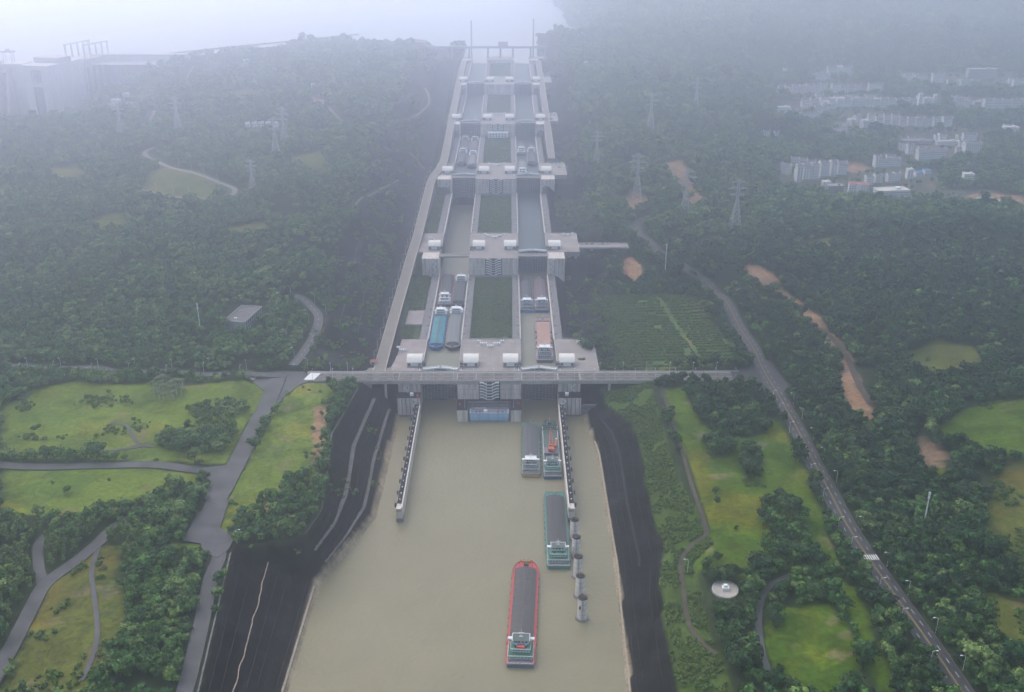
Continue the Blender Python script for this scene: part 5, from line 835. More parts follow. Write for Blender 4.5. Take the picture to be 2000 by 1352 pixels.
def ship(label, x, y, z, rz, L, W, hull, rail, stern_c, cover='hatch_dark', style='ridge', n_panel=30, house='green', blunt=.62, free=2.6, group=None, small=False, house_h=1.0, bow_c=None, lower=None, transom=None):
    e = empty('cargo_ship', (x, y, z), rz, label, 'ship', group or 'cargo ships')
    B = W / 2; hp = paint(hull, 'hull%d' % len(SHIPM)); rp = paint(rail, 'deck%d' % len(SHIPM)); sp_ = paint(stern_c, 'stern%d' % len(SHIPM))
    # hull: lofted sections with sheer at the bow
    ts = [0, .012, .04, .1, .5, .8, .88, .91, .935, .955, .972, .985, .994, 1.0]; sec = []
    for t in ts:
        hb = half_breadth(t, B, blunt); yy = t * L; fb = free + (1.5 * max(0, (t - .86) / .14) ** 1.3); rake = 2.2 * max(0, (t - .9) / .1)
        sec.append([(-hb, yy, fb), (-hb * .99, yy - rake * .3, .3), (-hb * .86, yy - rake, -2.0), (hb * .86, yy - rake, -2.0), (hb * .99, yy - rake * .3, .3), (hb, yy, fb)])
    m = MB()
    for s_ in sec: m.v += s_
    for a in range(len(sec) - 1):
        for k in range(5): m.f.append((a * 6 + k, a * 6 + k + 1, a * 6 + 7 + k, a * 6 + 6 + k)); m.m.append(0 if a > 4 else (1 if k in (0, 4) and a < 2 else 0))
    m.f.append((5, 4, 3, 2, 1, 0)); m.m.append(1); n = len(m.v); m.f.append((n - 6, n - 5, n - 4, n - 3, n - 2, n - 1)); m.m.append(0)
    ho = m.build('hull', [hp, sp_], e)
    bw = MB()     # bulwark cap round the deck edge
    for a in range(len(sec) - 1):
        for i in (0, 5):
            p, q = Vector(sec[a][i]), Vector(sec[a + 1][i]); bw.tube(p + Vector((0, 0, .05)), q + Vector((0, 0, .05)), .2, n=4)
    bw.build('gunwale', rp, e)
    dk = MB(); pts = [(s_[0][0] * .985, s_[0][1], s_[0][2] - .35 if s_[0][1] > .86 * L else s_[0][2] - .12) for s_ in sec]
    for a in range(len(pts) - 1): dk.poly([pts[a], (-pts[a][0], pts[a][1], pts[a][2]), (-pts[a + 1][0], pts[a + 1][1], pts[a + 1][2]), pts[a + 1]])
    dk.build('deck', rp, e)
    if transom: MB().box(-B * .9, B * .9, -.12, .02, .4, free + .1).build('transom_band', paint(transom, 'band%d' % len(SHIPM)), e)
    # fenders along both sides
    nf = 0 if small else 9
    for s in (-1, 1):
        for k in range(nf):
            yy = L * (.18 + .72 * k / nf); t = put('tyre_fender', TYRE, e, (s * (B + .25), yy, free - .3)); t.rotation_euler = (0, math.pi / 2, 0)
    # hold and covers
    y0, y1 = L * .2, L * (.905 if blunt > .3 else .93); hw = B * .80; zc = free + 1.5
    cm = MB()
    for s in (-1, 1): cm.box(*sorted((s * hw, s * (hw + .3))), y0, y1, free - .1, zc)
    cm.box(-hw, hw, y0 - .3, y0, free - .1, zc); cm.box(-hw, hw, y1, y1 + .3, free - .1, zc)
    cm.build('coaming', rp if not style == 'open' else 'ship_white', e)
    if style in ('ridge', 'arch'):
        st = (y1 - y0) / n_panel; hgt = 1.7
        prof = [(-hw - .25, 0), (-hw * .55, hgt * .62), (0, hgt), (hw * .55, hgt * .62), (hw + .25, 0)] if style == 'ridge' else [(-hw - .25, 0), (-hw * .8, hgt * .8), (-hw * .35, hgt * 1.15), (hw * .35, hgt * 1.15), (hw * .8, hgt * .8), (hw + .25, 0)]
        pm = MB()
        for a, b_ in zip(prof[:-1], prof[1:]):
            for (ya, yb, dz) in ((.02, st * .84, 0), (st * .84, st * 1.0, .16)):
                pm.hexa([(a[0], ya, a[1] - .12), (b_[0], ya, b_[1] - .12), (b_[0], yb, b_[1] - .12), (a[0], yb, a[1] - .12)], [(a[0], ya, a[1] + dz), (b_[0], ya, b_[1] + dz), (b_[0], yb, b_[1] + dz), (a[0], yb, a[1] + dz)])
        pme = pm.mesh('hatch_panel', cover); r2 = random.Random(int(L * 10 + x))
        for k in range(n_panel): put('hatch_panel', pme, e, (0, y0 + k * st, zc + (.12 if r2.random() < .12 else 0)))
        for f in (0, 1):
            yy = y0 - .05 if f == 0 else y1 + .05; MB().poly([(p[0], yy, zc + p[1]) for p in (prof if f == 0 else prof[::-1])]).build('end_board', cover, e)
    elif style == 'tarp':
        t = MB(); r2 = random.Random(3); nx_, ny_ = 8, 24; g = []
        for j in range(ny_ + 1):
            for i in range(nx_ + 1):
                u = -1 + 2 * i / nx_; v = j / ny_; zz = 1.9 * (1 - abs(u) ** 1.6) * (.75 + .25 * math.sin(v * 9)) * (min(1, v * 7, (1 - v) * 7) * .6 + .4) + r2.uniform(-.15, .15)
                g.append((u * hw, y0 + v * (y1 - y0), zc + zz))
        t.v = g
        for j in range(ny_):
            for i in range(nx_): a = j * (nx_ + 1) + i; t.f.append((a, a + 1, a + nx_ + 2, a + nx_ + 1)); t.m.append(0)
        t.build('tarpaulin', 'tarp_teal', e, True)
        MB().box(-.45, .45, y0, y1, zc + 1.75, zc + 2.35).build('catwalk', 'hatch_rose', e)
    elif style == 'flat':
        MB().box(-hw + .1, hw - .1, y0 + .3, y1 - 5, free, zc + .2).build('brick_cargo', 'brick_cargo', e)
        MB().box(-hw, hw, y1 - 4.8, y1 - .2, free, zc + .9).build('fore_bulkhead', 'hatch_rose', e)
        for s in (-1, 1):
            for k in range(4): yy = y0 + 6 + k * 14; MB().box(*sorted((s * (hw + .4), s * (hw + 1.3))), yy, yy + 4, free, free + 1.6).build('side_locker', 'deck_grey', e)
    elif style == 'open':
        MB().box(-hw, hw, y0, y1, free - 1.4, free - 1.2).build('hold_floor', 'hold_green', e)
        MB().box(-hw + .2, hw - .2, y0 + .5, y0 + 11, free - 1.2, zc + .1).build('gravel_heap', 'coal', e)
        MB().box(-hw, hw, y0 + 17, y0 + 27, free - .2, zc + .4).build('crane_bed', 'deck_grey', e)
        MB().box(-hw, hw, y0 + 11.2, y0 + 16.8, free - .9, free - .2).build('dark_hold', 'coal', e)
        for yy in (y1 - 9, y1 - 1): MB().box(-hw - .5, hw + .5, yy, yy + 1, zc, zc + .7).build('cross_beam', 'hold_green', e)
    # fore deck gear
    zb = free + 1.2
    MB().box(-1.6, 1.6, L * .945, L * .965, zb - .3, zb + 1.0).build('windlass', 'steel_dark', e)
    for s in (-1, 1):
        for yy in (.935, .968): MB().lathe([(.28, 0), (.28, .7), (.4, .75), (.4, .95)], (s * B * .5, L * yy, zb - .2), 6).build('bitt', 'steel_dark', e)
    MB().tube((0, L * .975, zb), (0, L * .975, zb + 4.5), .13, .08).build('fore_mast', 'ship_white', e)
    # accommodation at the stern: stacked tiers with railed decks
    dm = 'deck_green' if house == 'green' else ('ship_white' if house == 'white' else house)
    h0 = free; tiers = [(B * .78, L * .045, L * .165, 2.7 * house_h), (B * .62, L * .075, L * .172, 2.6 * house_h)]
    for k, (hw_, ya, yb, hh) in enumerate(tiers):
        d = MB().box(-hw_, hw_, ya, yb, h0, h0 + hh).build('deckhouse', 'ship_white', e)
        window_row(d, -hw_ * .92, hw_ * .92, ya, h0 + hh * .4, h0 + hh * .78, 6); window_row(d, -hw_ * .92, hw_ * .92, yb, h0 + hh * .4, h0 + hh * .78, 6, 1)
        dd = MB().box(-hw_ - .7, hw_ + .7, ya - 1.4, yb + .4, h0 + hh, h0 + hh + .18).build('house_deck', dm, e)
        if not small: rails(dd, [(-hw_ - .6, ya - 1.3, h0 + hh + .18), (hw_ + .6, ya - 1.3, h0 + hh + .18), (hw_ + .6, yb, h0 + hh + .18)]); rails(dd, [(-hw_ - .6, ya - 1.3, h0 + hh + .18), (-hw_ - .6, yb, h0 + hh + .18)])
        h0 += hh + .18
    ww = B * .56; wa, wb_ = L * .115, L * .172
    wh = MB().hexa([(-ww, wa, h0), (ww, wa, h0), (ww, wb_, h0), (-ww, wb_, h0)], [(-ww - .15, wa, h0 + 2.6), (ww + .15, wa, h0 + 2.6), (ww + .15, wb_ + .4, h0 + 2.6), (-ww - .15, wb_ + .4, h0 + 2.6)]).build('wheelhouse', 'ship_white', e)
    window_row(wh, -ww * .95, ww * .95, wb_ + .25, h0 + 1.2, h0 + 2.2, 7, 1); window_row(wh, -ww * .9, ww * .9, wa - .08, h0 + 1.2, h0 + 2.2, 4)
    for s in (-1, 1): MB().box(*sorted((s * ww, s * B * .92)), wb_ - 2.4, wb_ - .2, h0 - .02, h0 + 1.0).build('bridge_wing', 'ship_white', e)
    rf = MB().box(-ww - .5, ww + .5, wa - .5, wb_ + .7, h0 + 2.6, h0 + 2.8).build('wheelhouse_roof', 'roof_grey_green' if house == 'green' else 'ship_white', e)
    MB().box(-ww - .5, ww + .5, wb_ + .45, wb_ + .75, h0 + 2.8, h0 + 3.2).build('roof_rim', 'ship_white', rf)
    for s in (-1, 1): MB().box(*sorted((s * (ww + .15), s * (ww + .5))), wa - .5, wb_ + .45, h0 + 2.8, h0 + 3.15).build('roof_rim', 'ship_white', rf)
    ms = MB().tube((0, wb_ - 2, h0 + 2.8), (0, wb_ - 2, h0 + 8.2), .18, .1).box(-1.7, 1.7, wb_ - 2.1, wb_ - 1.9, h0 + 5.6, h0 + 5.85); ms.build('mast', 'ship_white', e)
    MB().box(-1.2, 1.2, wb_ - 4.2, wb_ - 3.8, h0 + 4.2, h0 + 4.6).build('radar', 'ship_white', e)
    for s in (-1, 1): MB().box(s * B * .34 - .8, s * B * .34 + .8, L * .085, L * .105, h0 - .1, h0 + 2.0).build('funnel', sp_, e)
    MB().box(-B * .82, B * .82, L * .006, L * .04, free - .1, free + .5).build('stern_hatch', 'deck_grey', e)
    for s in (-1, 1): MB().lathe([(.3, 0), (.3, .8), (.42, .85), (.42, 1.05)], (s * B * .7, L * .02, free), 6).build('bitt', 'steel_dark', e)
    if not small: rails(e, [(-B * .9, L * .16, free), (-B * .88, .4, free), (B * .88, .4, free), (B * .9, L * .16, free)], 1.1, name='stern_railing')
    for s in (-1, 1): MB().tube((s * B * .8, L * .06, free + .8), (s * B * .8, L * .085, free + .8), .55, n=8).build('life_raft', 'ship_white' if not small else 'orange', e)
    return e
G0 = 'cargo ships in the canal below the lock'
TEAL = (.04, .2, .17)
rs = ship('red hulled cargo ship with long dark grey hatch covers alone in mid canal', 24.9, 507, 0, -math.atan2(5.6, 107), 109, 18.5, (.42, .035, .035), (.46, .05, .05), (.03, .13, .2), 'hatch_dark', 'ridge', 32, 'green', group=G0)
MB().box(-2.6, 2.6, 8.2, 10.2, 8.0, 9.4).build('red_awning', 'red', rs); MB().box(-1.0, 1.0, 19.6, 21.5, 6.2, 9.5).build('ochre_winch', 'ochre', rs)
MB().tube((-3.2, 107.3, 4.3), (3.2, 107.3, 4.3), .6, n=8).build('bow_fender', 'rope_gold', rs)
ship('teal green cargo ship with dark covers lying beside the mooring dolphins', 53.6, 610, 0, -.012, 99, 17.4, (.03, .16, .15), TEAL, (.03, .2, .17), 'hatch_dark', 'ridge', 44, 'green', blunt=.18, group=G0)
ship('grey covered cargo ship with yellow stern moored below the centre pier', 36.2, 739, 0, -.02, 90, 15.8, (.06, .13, .1), (.07, .15, .11), (.08, .11, .09), 'hatch_mid', 'ridge', 34, 'roof_grey_green', blunt=.12, group=G0, transom=(.45, .28, .05))
cs = ship('open holded green ship carrying an orange crane beside the right guide wall', 54.4, 735, 0, -.008, 98, 16, (.04, .1, .11), (.05, .1, .09), (.02, .1, .2), 'coal', 'open', 1, 'green', group=G0)
def deck_crane(ship_o, y, label):
    e = empty('deck_crane', (0, 0, 0), 0, label, 'crane'); w = ship_o.matrix_world if False else Matrix.LocRotScale(ship_o.location, ship_o.rotation_euler, None)
    e.location = w @ Vector((0, y, 4.6)); e.rotation_euler = ship_o.rotation_euler; e.scale = (.8, .8, .8)
    MB().box(-3.2, 3.2, -3, 4, 0, 3.2).build('machine_body', 'orange', e)
    MB().box(-3.0, 3.0, -5, -3, .3, 2.6).build('counterweight', 'orange_dark', e)
    for s in (-2.2, -.8, .6, 2.0): MB().box(s - .35, s + .35, -5.3, -5, .2, 2.4).build('vent_grille', 'orange', e)
    MB().lathe([(3.6, -1.2), (3.6, 0)], n=14).build('slew_ring', 'steel_dark', e)
    b_ = MB()
    for s in (-1, 1):
        b_.hexa([(s * 1.9 - .4, 2, 2.8), (s * 1.9 + .4, 2, 2.8), (s * .8 + .3, 26, 9.2), (s * .8 - .3, 26, 9.2)], [(s * 1.9 - .4, 2, 4.4), (s * 1.9 + .4, 2, 4.4), (s * .8 + .3, 26, 10.2), (s * .8 - .3, 26, 10.2)])
    for k in range(6):
        t = k / 6; yy = 4 + 22 * t; zz = 3.6 + 6 * t; ww = 1.9 - 1.1 * t; b_.box(-ww, ww, yy, yy + .5, zz - .3, zz + .5)
    b_.build('boom', 'orange', e)
    MB().hexa([(-.5, 26, 9.2), (.5, 26, 9.2), (.4, 40, 6.4), (-.4, 40, 6.4)], [(-.5, 26, 10.2), (.5, 26, 10.2), (.4, 40, 7.2), (-.4, 40, 7.2)]).build('jib', 'orange_dark', e)
    MB().hexa([(3.2, 1, 2.5), (5.2, 1, 2.5), (6.6, 11, 5.5), (4.6, 11, 5.5)], [(3.2, 1, 5), (5.2, 1, 5), (6.6, 11, 7.5), (4.6, 11, 7.5)]).build('arm', 'orange', e)
    MB().box(4.6, 6.6, 11, 13, 5.4, 7.8).build('cab', 'white_paint', e)
    return e
deck_crane(cs, 98 * .2 + 22, 'orange slewing crane standing in the hold of the green ship')
G1 = 'cargo ships inside the nearest lock chambers'
PI = math.pi
ship('blue hulled ship under teal tarpaulin, bow towards the lower gates', -55.2, 1045, 27, PI, 106, 14.6, (.02, .1, .26), (.03, .12, .3), (.02, .1, .28), '', 'tarp', 1, 'white', group=G1, house_h=.95)
ship('pale grey covered ship beside the teal tarpaulin ship, bow towards the gates', -38.6, 1047, 27, PI, 108, 15.4, (.05, .04, .06), (.17, .16, .16), (.06, .05, .06), 'hatch_pale', 'arch', 40, 'white', group=G1)
ship('red railed ship with white stern house behind the blue ship in left chamber', -53.5, 1062, 27, 0, 96, 15, (.2, .04, .045), (.26, .07, .07), (.05, .05, .07), 'hatch_mid', 'arch', 34, 'white', group=G1, blunt=.25)
ship('dark grey covered ship with white wheelhouse far right in the left chamber', -37.8, 1149, 27, PI, 92, 15, (.03, .08, .13), (.12, .13, .14), (.03, .09, .15), 'hatch_mid', 'arch', 34, 'white', group=G1)
ship('blue sterned ship against the inner wall of the right chamber', 38.2, 1049, 25, 0, 98, 15, (.03, .12, .28), (.13, .13, .15), (.02, .17, .42), 'hatch_mid', 'arch', 34, 'roof_grey_green', group=G1)
ship('blue sterned ship with rosy covers against the outer wall of right chamber', 54.6, 1049, 25, 0, 104, 15.6, (.03, .09, .26), (.2, .1, .11), (.02, .1, .36), 'hatch_rose', 'arch', 36, 'roof_grey_green', group=G1)
ship('brick loaded flat decked ship just inside the right lower gates', 53.4, 915, 25, -.01, 110, 17, (.17, .1, .12), (.3, .2, .19), (.07, .06, .09), '', 'flat', 1, 'roof_grey_green', group=G1, blunt=.15)
G2 = 'small looking ships in the third chambers'
for (lab, x, y, rz, cov_, L_) in (
    ('nearer ship by the outer wall in the third left chamber', -55, 1652, PI, 'hatch_mid', 92), ('nearer ship by the island wall in the third left chamber', -38.5, 1634, PI, 'hatch_pale', 88),
    ('farther ship by the outer wall in the third left chamber', -55, 1746, PI, 'hatch_mid', 90), ('farther ship by the island wall in the third left chamber', -38.5, 1742, PI, 'hatch_rose', 92),
    ('white decked ship nearest the gates in the third right chamber', 38.5, 1496, 0, 'hatch_pale', 90), ('by the outer wall halfway along the third right chamber', 54.6, 1660, PI, 'hatch_mid', 95),
    ('by the island wall, far end of the third right chamber', 38.5, 1640, 0, 'hatch_mid', 88)):
    ship('white housed cargo ship, ' + lab, x, y, 66 if x < 0 else 65, rz, L_, 14.6, (.08, .09, .11), (.2, .2, .21), (.1, .1, .12), cov_, 'arch', 14, 'white', group=G2, small=True)

mat('orange_pale', (.42, .33, .29), .8, .2)
mat('pylon_steel', (.42, .42, .43), .5, .4, .3)
mat('wall_white', (.8, .78, .75), .85, .2, noise=.1, nscale=.2, streak=True); mat('roof_tile', (.16, .155, .16), .9, .2, noise=.25, nscale=.3); mat('wall_pale', (.42, .39, .38), .9, .2, noise=.12, nscale=.2)
mat('roof_blue', (.05, .15, .4), .6, .3); mat('roof_red', (.3, .1, .075), .8, .2); mat('glass_wall', (.05, .08, .1), .2, .5); mat('roof_orange', (.55, .12, .06), .8, .2); mat('wall_grey', (.3, .29, .3), .9, .2, noise=.15, nscale=.2)
# ---------------------------------------------------------------- street lamps
def lamp_proto(h=10.5, arm=2.2):
    e = empty('street_lamp', (0, 0, -500)); MB().tube((0, 0, 0), (0, 0, h), .19, .11, 6).build('pole', 'steel_white', e)
    MB().tube((0, 0, h), (arm * .6, 0, h + .5), .11, .09, 5).tube((arm * .6, 0, h + .5), (arm, 0, h + .55), .09, .08, 5).build('arm', 'steel_white', e)
    MB().hexa([(arm - .2, -.3, h + .4), (arm + 1.1, -.24, h + .45), (arm + 1.1, .24, h + .45), (arm - .2, .3, h + .4)], [(arm - .2, -.28, h + .65), (arm + 1.1, -.2, h + .6), (arm + 1.1, .2, h + .6), (arm - .2, .28, h + .65)]).build('lamp_head', 'white_paint', e)
    MB().lathe([(.4, 0), (.4, .35), (.22, .4)], n=6).build('base', 'concrete', e)
    return e
LAMP = [None]
def lamp(x, y, z, rz, label, group):
    if LAMP[0] is None: LAMP[0] = lamp_proto(); o = LAMP[0]
    else: o = copy_tree(LAMP[0])
    o.location = (x, y, z); o.rotation_euler = (0, 0, rz); tag(o, label, 'street lamp', group); return o
k = 0
for x in np.arange(-164, 232, 18.7):
    lamp(x, 861, 31.35, PI / 2, 'white street lamp on the near kerb of the road bridge, %s from its left end' % ORD[k], 'lamps on the near side of the bridge'); k += 1
for k, x in enumerate(list(np.arange(104, 232, 22)) + []):
    lamp(x, 879, 31.35, -PI / 2, 'white street lamp on the far kerb right of the lock, %s from the lock' % ORD[k], 'lamps on the far side of the bridge')
for k, x in enumerate((-150, -134)):
    lamp(x, 879, 31.35, -PI / 2, 'white street lamp on the far kerb at the left bridge end, %s from the crossroads' % ORD[k], 'lamps on the far side of the bridge')
def lamp_list(P, rz, lab, grp):
    for k, p in enumerate(P): lamp(p[0], p[1], gz(p[0], p[1]), rz, lab % ORD[k], grp)
def lamp_row(side, lab, grp, n, ys):
    L = offset_line(RZ['right_highway'], side); ya = np.array([p[1] for p in L])
    for k, y in enumerate(ys):
        i = int(np.argmin(np.abs(ya - y))); lamp(L[i][0], L[i][1], L[i][2] - .1, 0 if side < 0 else PI, lab % ORD[k], grp)
sgn = 1 if RZ['right_highway'][0][1] < RZ['right_highway'][-1][1] else -1
lamp_row(-8.6 * sgn, 'white street lamp on the left kerb of the right hand road, %s from the bottom', 'lamps along the right hand road', 11, sorted(p[1] for p in LAMPS_ROAD_LEFT))
lamp_row(8.6 * sgn, 'white street lamp on the right kerb of the right hand road, %s from the bottom', 'lamps along the right hand road', 10, sorted(p[1] for p in LAMPS_ROAD_RIGHT))
lamp_list(LAMPS_WEST_NEAR, PI / 2, 'white street lamp on the near side of the left cross road, %s from the left', 'lamps along the left cross road')
lamp_list(LAMPS_WEST_FAR, -PI / 2, 'white street lamp on the wooded side of the left cross road, %s from the left', 'lamps along the left cross road')
lamp_list(sorted(LAMPS_HILL, key=lambda p: p[1]), PI * .9, 'white street lamp beside the road up the left hill, %s going up', 'lamps on the left hill road')
lamp_list(LAMPS_WINDING, -PI / 2, 'small street lamp by the winding road on the left hill, number %s along it', 'lamps on the winding road')
lamp(LAMPS_LONE[0][0], LAMPS_LONE[0][1], gz(*LAMPS_LONE[0]), 0, 'lone white street lamp at the head of the dark left bank', 'lone lamps')
lamp(LAMPS_LONE[1][0], LAMPS_LONE[1][1], gz(*LAMPS_LONE[1]), PI, 'lone white street lamp beside the footpath above the right bank', 'lone lamps')
k = 0
for y in np.arange(905, 1500, 24):
    i = int((y - 880) / 8); p = LR[i]; lamp(p[0] - 7.4, p[1], p[2], 0, 'white street lamp on the left edge of the lock access road, %s going up' % ORD[k], 'lamps along the lock access road'); k += 1
# ---------------------------------------------------------------- crossings painted on the roads
def zebra(nm, par, cx, cy, z, rz, n, w, ln, m='line_white'):
    for k in range(n):
        o = MB().box(-w / 2 * .5, w / 2 * .5, -ln / 2, ln / 2, 0, .012).build(nm, m, None); o.parent = par
        off = (k - (n - 1) / 2) * w; o.location = (cx + off * math.cos(rz), cy + off * math.sin(rz), z); o.rotation_euler = (0, 0, rz)
L = RZ['right_highway']; i = int(np.argmin([abs(p[1] - 577) for p in L])); a, b_ = L[i - 1], L[i + 1]
ang = math.atan2(abs(b_[1] - a[1]), (b_[0] - a[0]) * (1 if b_[1] > a[1] else -1)) - PI / 2
zebra('crossing_stripe', bpy.data.objects['right_highway'], L[i][0], L[i][1], L[i][2] + .35, ang, 9, 1.5, 6)
L = RZ['left_hill_road']; zebra('crossing_stripe', bpy.data.objects['left_junction'], -187, 893, 31.47, 0, 12, 1.25, 5)
for (xa, xb) in ((-171, -161), (-226, -217)):
    o = MB().prism([(xa - 2, 863), (xb - 2, 863), (xb + 2, 878), (xa + 2, 878)], 31.46, 31.475).build('textured_panel', 'line_white'); o.parent = bpy.data.objects['left_junction']
# ---------------------------------------------------------------- power pylons
def pylon(x, y, h, label):
    e = empty('power_pylon', (x, y, gz(x, y) - .3), rng.uniform(-.3, .3), label, 'pylon', 'power pylons'); w0, w1 = h * .105, h * .02
    def wid(z): return w0 + (w1 - w0) * min(1, z / (h * .62)) if z < h * .62 else w1
    lv = [0, .1, .2, .3, .4, .48, .55, .62, .7, .78, .86, .93, 1.0]; c = [(-1, -1), (1, -1), (1, 1), (-1, 1)]
    for sx, sy in c:
        t = MB()
        for a, b_ in zip(lv[:-1], lv[1:]):
            wa, wb2 = wid(a * h), wid(b_ * h); t.tube((sx * wa, sy * wa, a * h), (sx * wb2, sy * wb2, b_ * h), .34, n=4, cap=False)
        t.build('leg', 'pylon_steel', e)
    t = MB()
    for a, b_ in zip(lv[:-1], lv[1:]):
        wa, wb2 = wid(a * h), wid(b_ * h)
        for i in range(4):
            p, q = c[i], c[(i + 1) % 4]
            t.tube((p[0] * wa, p[1] * wa, a * h), (q[0] * wb2, q[1] * wb2, b_ * h), .2, n=3, cap=False); t.tube((q[0] * wa, q[1] * wa, a * h), (p[0] * wb2, p[1] * wb2, b_ * h), .2, n=3, cap=False)
            t.tube((p[0] * wb2, p[1] * wb2, b_ * h), (q[0] * wb2, q[1] * wb2, b_ * h), .16, n=3, cap=False)
    ST(t.build('bracing', 'pylon_steel', e))
    for zz, ln in ((.7, .15), (.82, .2), (.94, .15)):
        t = MB()
        for s in (-1, 1):
            for dy in (-1, 1): t.tube((s * w1, dy * w1, zz * h), (s * ln * h, 0, zz * h + .3), .26, n=4); t.tube((s * w1, dy * w1, zz * h + h * .04), (s * ln * h, 0, zz * h + .3), .2, n=4)
        ST(t.build('cross_arm', 'pylon_steel', e))
        for s in (-1, 1): MB().tube((s * ln * h, 0, zz * h), (s * ln * h, 0, zz * h - h * .045), .14, n=4).build('insulator', 'glass_dark', e)
PL = ['tall lattice pylon nearest the curve of the right hand road', 'tall lattice pylon on the bare pad left of the right road curve', 'dim lattice pylon at the left foot of the right wooded hill', 'far lattice pylon high on the right slope, right of two', 'far lattice pylon high on the right slope, left of two',
      'short lattice pylon beside the fourth lock step on the right', 'lattice pylon below the winding road on the left hill', 'nearer of the two tall pylons on the left hill', 'farther of the two tall pylons on the left hill', 'faint pylon between the dam works and the winding road', 'faintest pylon below the dam works on the far left']
for p, l_ in zip(PYLONS, PL): pylon(p[0], p[1], p[2] * 1.12, l_)
for p, l_ in zip(MASTS, ('slim white radio mast at the corner of the orchard field', 'slim white radio mast in the left wood near the grey building', 'slim white radio mast in the dark wood right of the road')):
    e = empty('radio_mast', (p[0], p[1], gz(p[0], p[1])), 0, l_, 'mast', 'white radio masts'); h = p[2] + 8
    MB().tube((0, 0, 0), (0, 0, h), .55, .3, 8).build('pole', 'white_paint', e)
    for zz in (.8, .9): 
        for a in range(3): MB().box(.45, .75, -.25, .25, h * zz, h * zz + 2.2).build('antenna', 'white_paint', e).rotation_euler = (0, 0, a * 2.09)
    MB().lathe([(.9, h - .6), (.9, h - .45)], n=8).build('platform_ring', 'steel', e); MB().box(-1.6, 1.6, -1.2, 1.2, 0, 2).build('cabinet', 'white_paint', e)
# ---------------------------------------------------------------- village buildings
FLW = {1: 'one', 2: 'two', 3: 'three', 4: 'four', 5: 'five', 6: 'six', 7: 'seven'}
def house(x, y, w, d, fl_, rot, st, label, cat='building', grp=None):
    z = min(gz(x + sx * w * .4, y + sy * d * .8) for sx in (-1, 1) for sy in (0, 1)) - .5; h = fl_ * 3.4 + 1.2
    e = empty('village_building', (x, y, z), R_(rot), label, cat, grp)
    wm = {'g': 'wall_white', 'f': 'wall_white', 'c': 'wall_white', 'p': 'wall_pale', 'k': 'wall_grey', 'r': 'wall_white', 'b': 'wall_white', 'o': 'wall_white'}[st]
    MB().box(-w / 2, w / 2, 0, d, 0, h).build('wall', wm, e)
    wm_ = MB(); n = max(2, int(w / 3.2)); s_ = w / n
    for f in range(fl_):
        for k in range(n):
            xx = -w / 2 + s_ * (k + .5); wm_.box(xx - s_ * .26, xx + s_ * .26, -.08, .02, f * 3.4 + 1.3, f * 3.4 + 2.9)
        for k in range(max(1, int(d / 4))):
            yy = 2 + k * 4
            for sx in (-1, 1): wm_.box(*sorted((sx * w / 2 - sx * .02, sx * w / 2 + sx * .08)), yy - .6, yy + .6, f * 3.4 + 1.3, f * 3.4 + 2.9)
    wm_.build('windows', 'glass_wall' if st == 'r' else 'glass_dark', e)
    if st in ('g', 'c'):
        r = MB(); rh = d * .24; r.v += [(-w / 2 - .3, -.6, h), (w / 2 + .3, -.6, h), (w / 2 + .3, d + .6, h), (-w / 2 - .3, d + .6, h), (-w / 2 - .3, d / 2, h + rh), (w / 2 + .3, d / 2, h + rh)]
        r.f += [(0, 1, 5, 4), (2, 3, 4, 5), (0, 4, 3), (1, 2, 5), (3, 2, 1, 0)]; r.m += [0] * 5
        r.build('roof', 'roof_tile', e)
        for sx in (-1, 1):   # stepped white gable walls
            g = MB()
            for (a, b_, hh) in ((.0, 1., .35), (.16, .84, .5 * rh + .5), (.33, .67, rh + .6)): g.box(*sorted((sx * (w / 2 + .3), sx * (w / 2 + .75))), a * d - .3, b_ * d + .3, h - .6, h + hh)
            g.build('gable_wall', 'wall_white', e)
        if st == 'c': MB().box(-w * .12, w * .12, 0.2, d * .7, h + .1, h + 5).build('tower', 'wall_white', e)
    else:
        MB().box(-w / 2 - .3, w / 2 + .3, -.3, d + .3, h, h + .35).build('roof', {'b': 'roof_blue', 'o': 'roof_orange', 'k': 'wall_grey', 'r': 'roof_red', 'p': 'wall_pale'}.get(st, 'concrete_pale'), e)
        if st in ('f', 'p', 'k'):
            for (a, b_, c_, d_) in ((-w / 2 - .3, w / 2 + .3, -.3, .1), (-w / 2 - .3, w / 2 + .3, d - .1, d + .3), (-w / 2 - .3, -w / 2 + .1, .1, d - .1), (w / 2 - .1, w / 2 + .3, .1, d - .1)): MB().box(a, b_, c_, d_, h + .35, h + 1.1).build('parapet', wm, e)
            MB().box(w * .15, w * .3, d * .4, d * .7, h + .35, h + 2.6).build('roof_hut', wm, e)
        if st == 'r': MB().box(-w * .1, -w * .02, -1.5, -.1, 0, h + 3).build('white_pillar', 'wall_white', e); MB().box(w * .02, w * .08, -1.5, -.1, 0, h + 2).build('white_pillar', 'wall_white', e)
    return e
KIND = {'g': 'white gabled', 'f': 'white flat', 'c': 'white towered', 'p': 'pale grey', 'k': 'grey', 'r': 'red roofed', 'b': 'blue roofed', 'o': 'orange roofed'}
for rn, lst in VILLAGE.items():
    lst = sorted(lst, key=lambda t: t[0] / (t[1] + 300))
    for k, t in enumerate(lst):
        house(*t[:7], '%s %s storey block, %s from left in %s' % (KIND[t[6]], FLW[t[4]], ORD[k], rn), 'building', 'buildings in ' + rn)
hr = random.Random(12); EXTRA = []
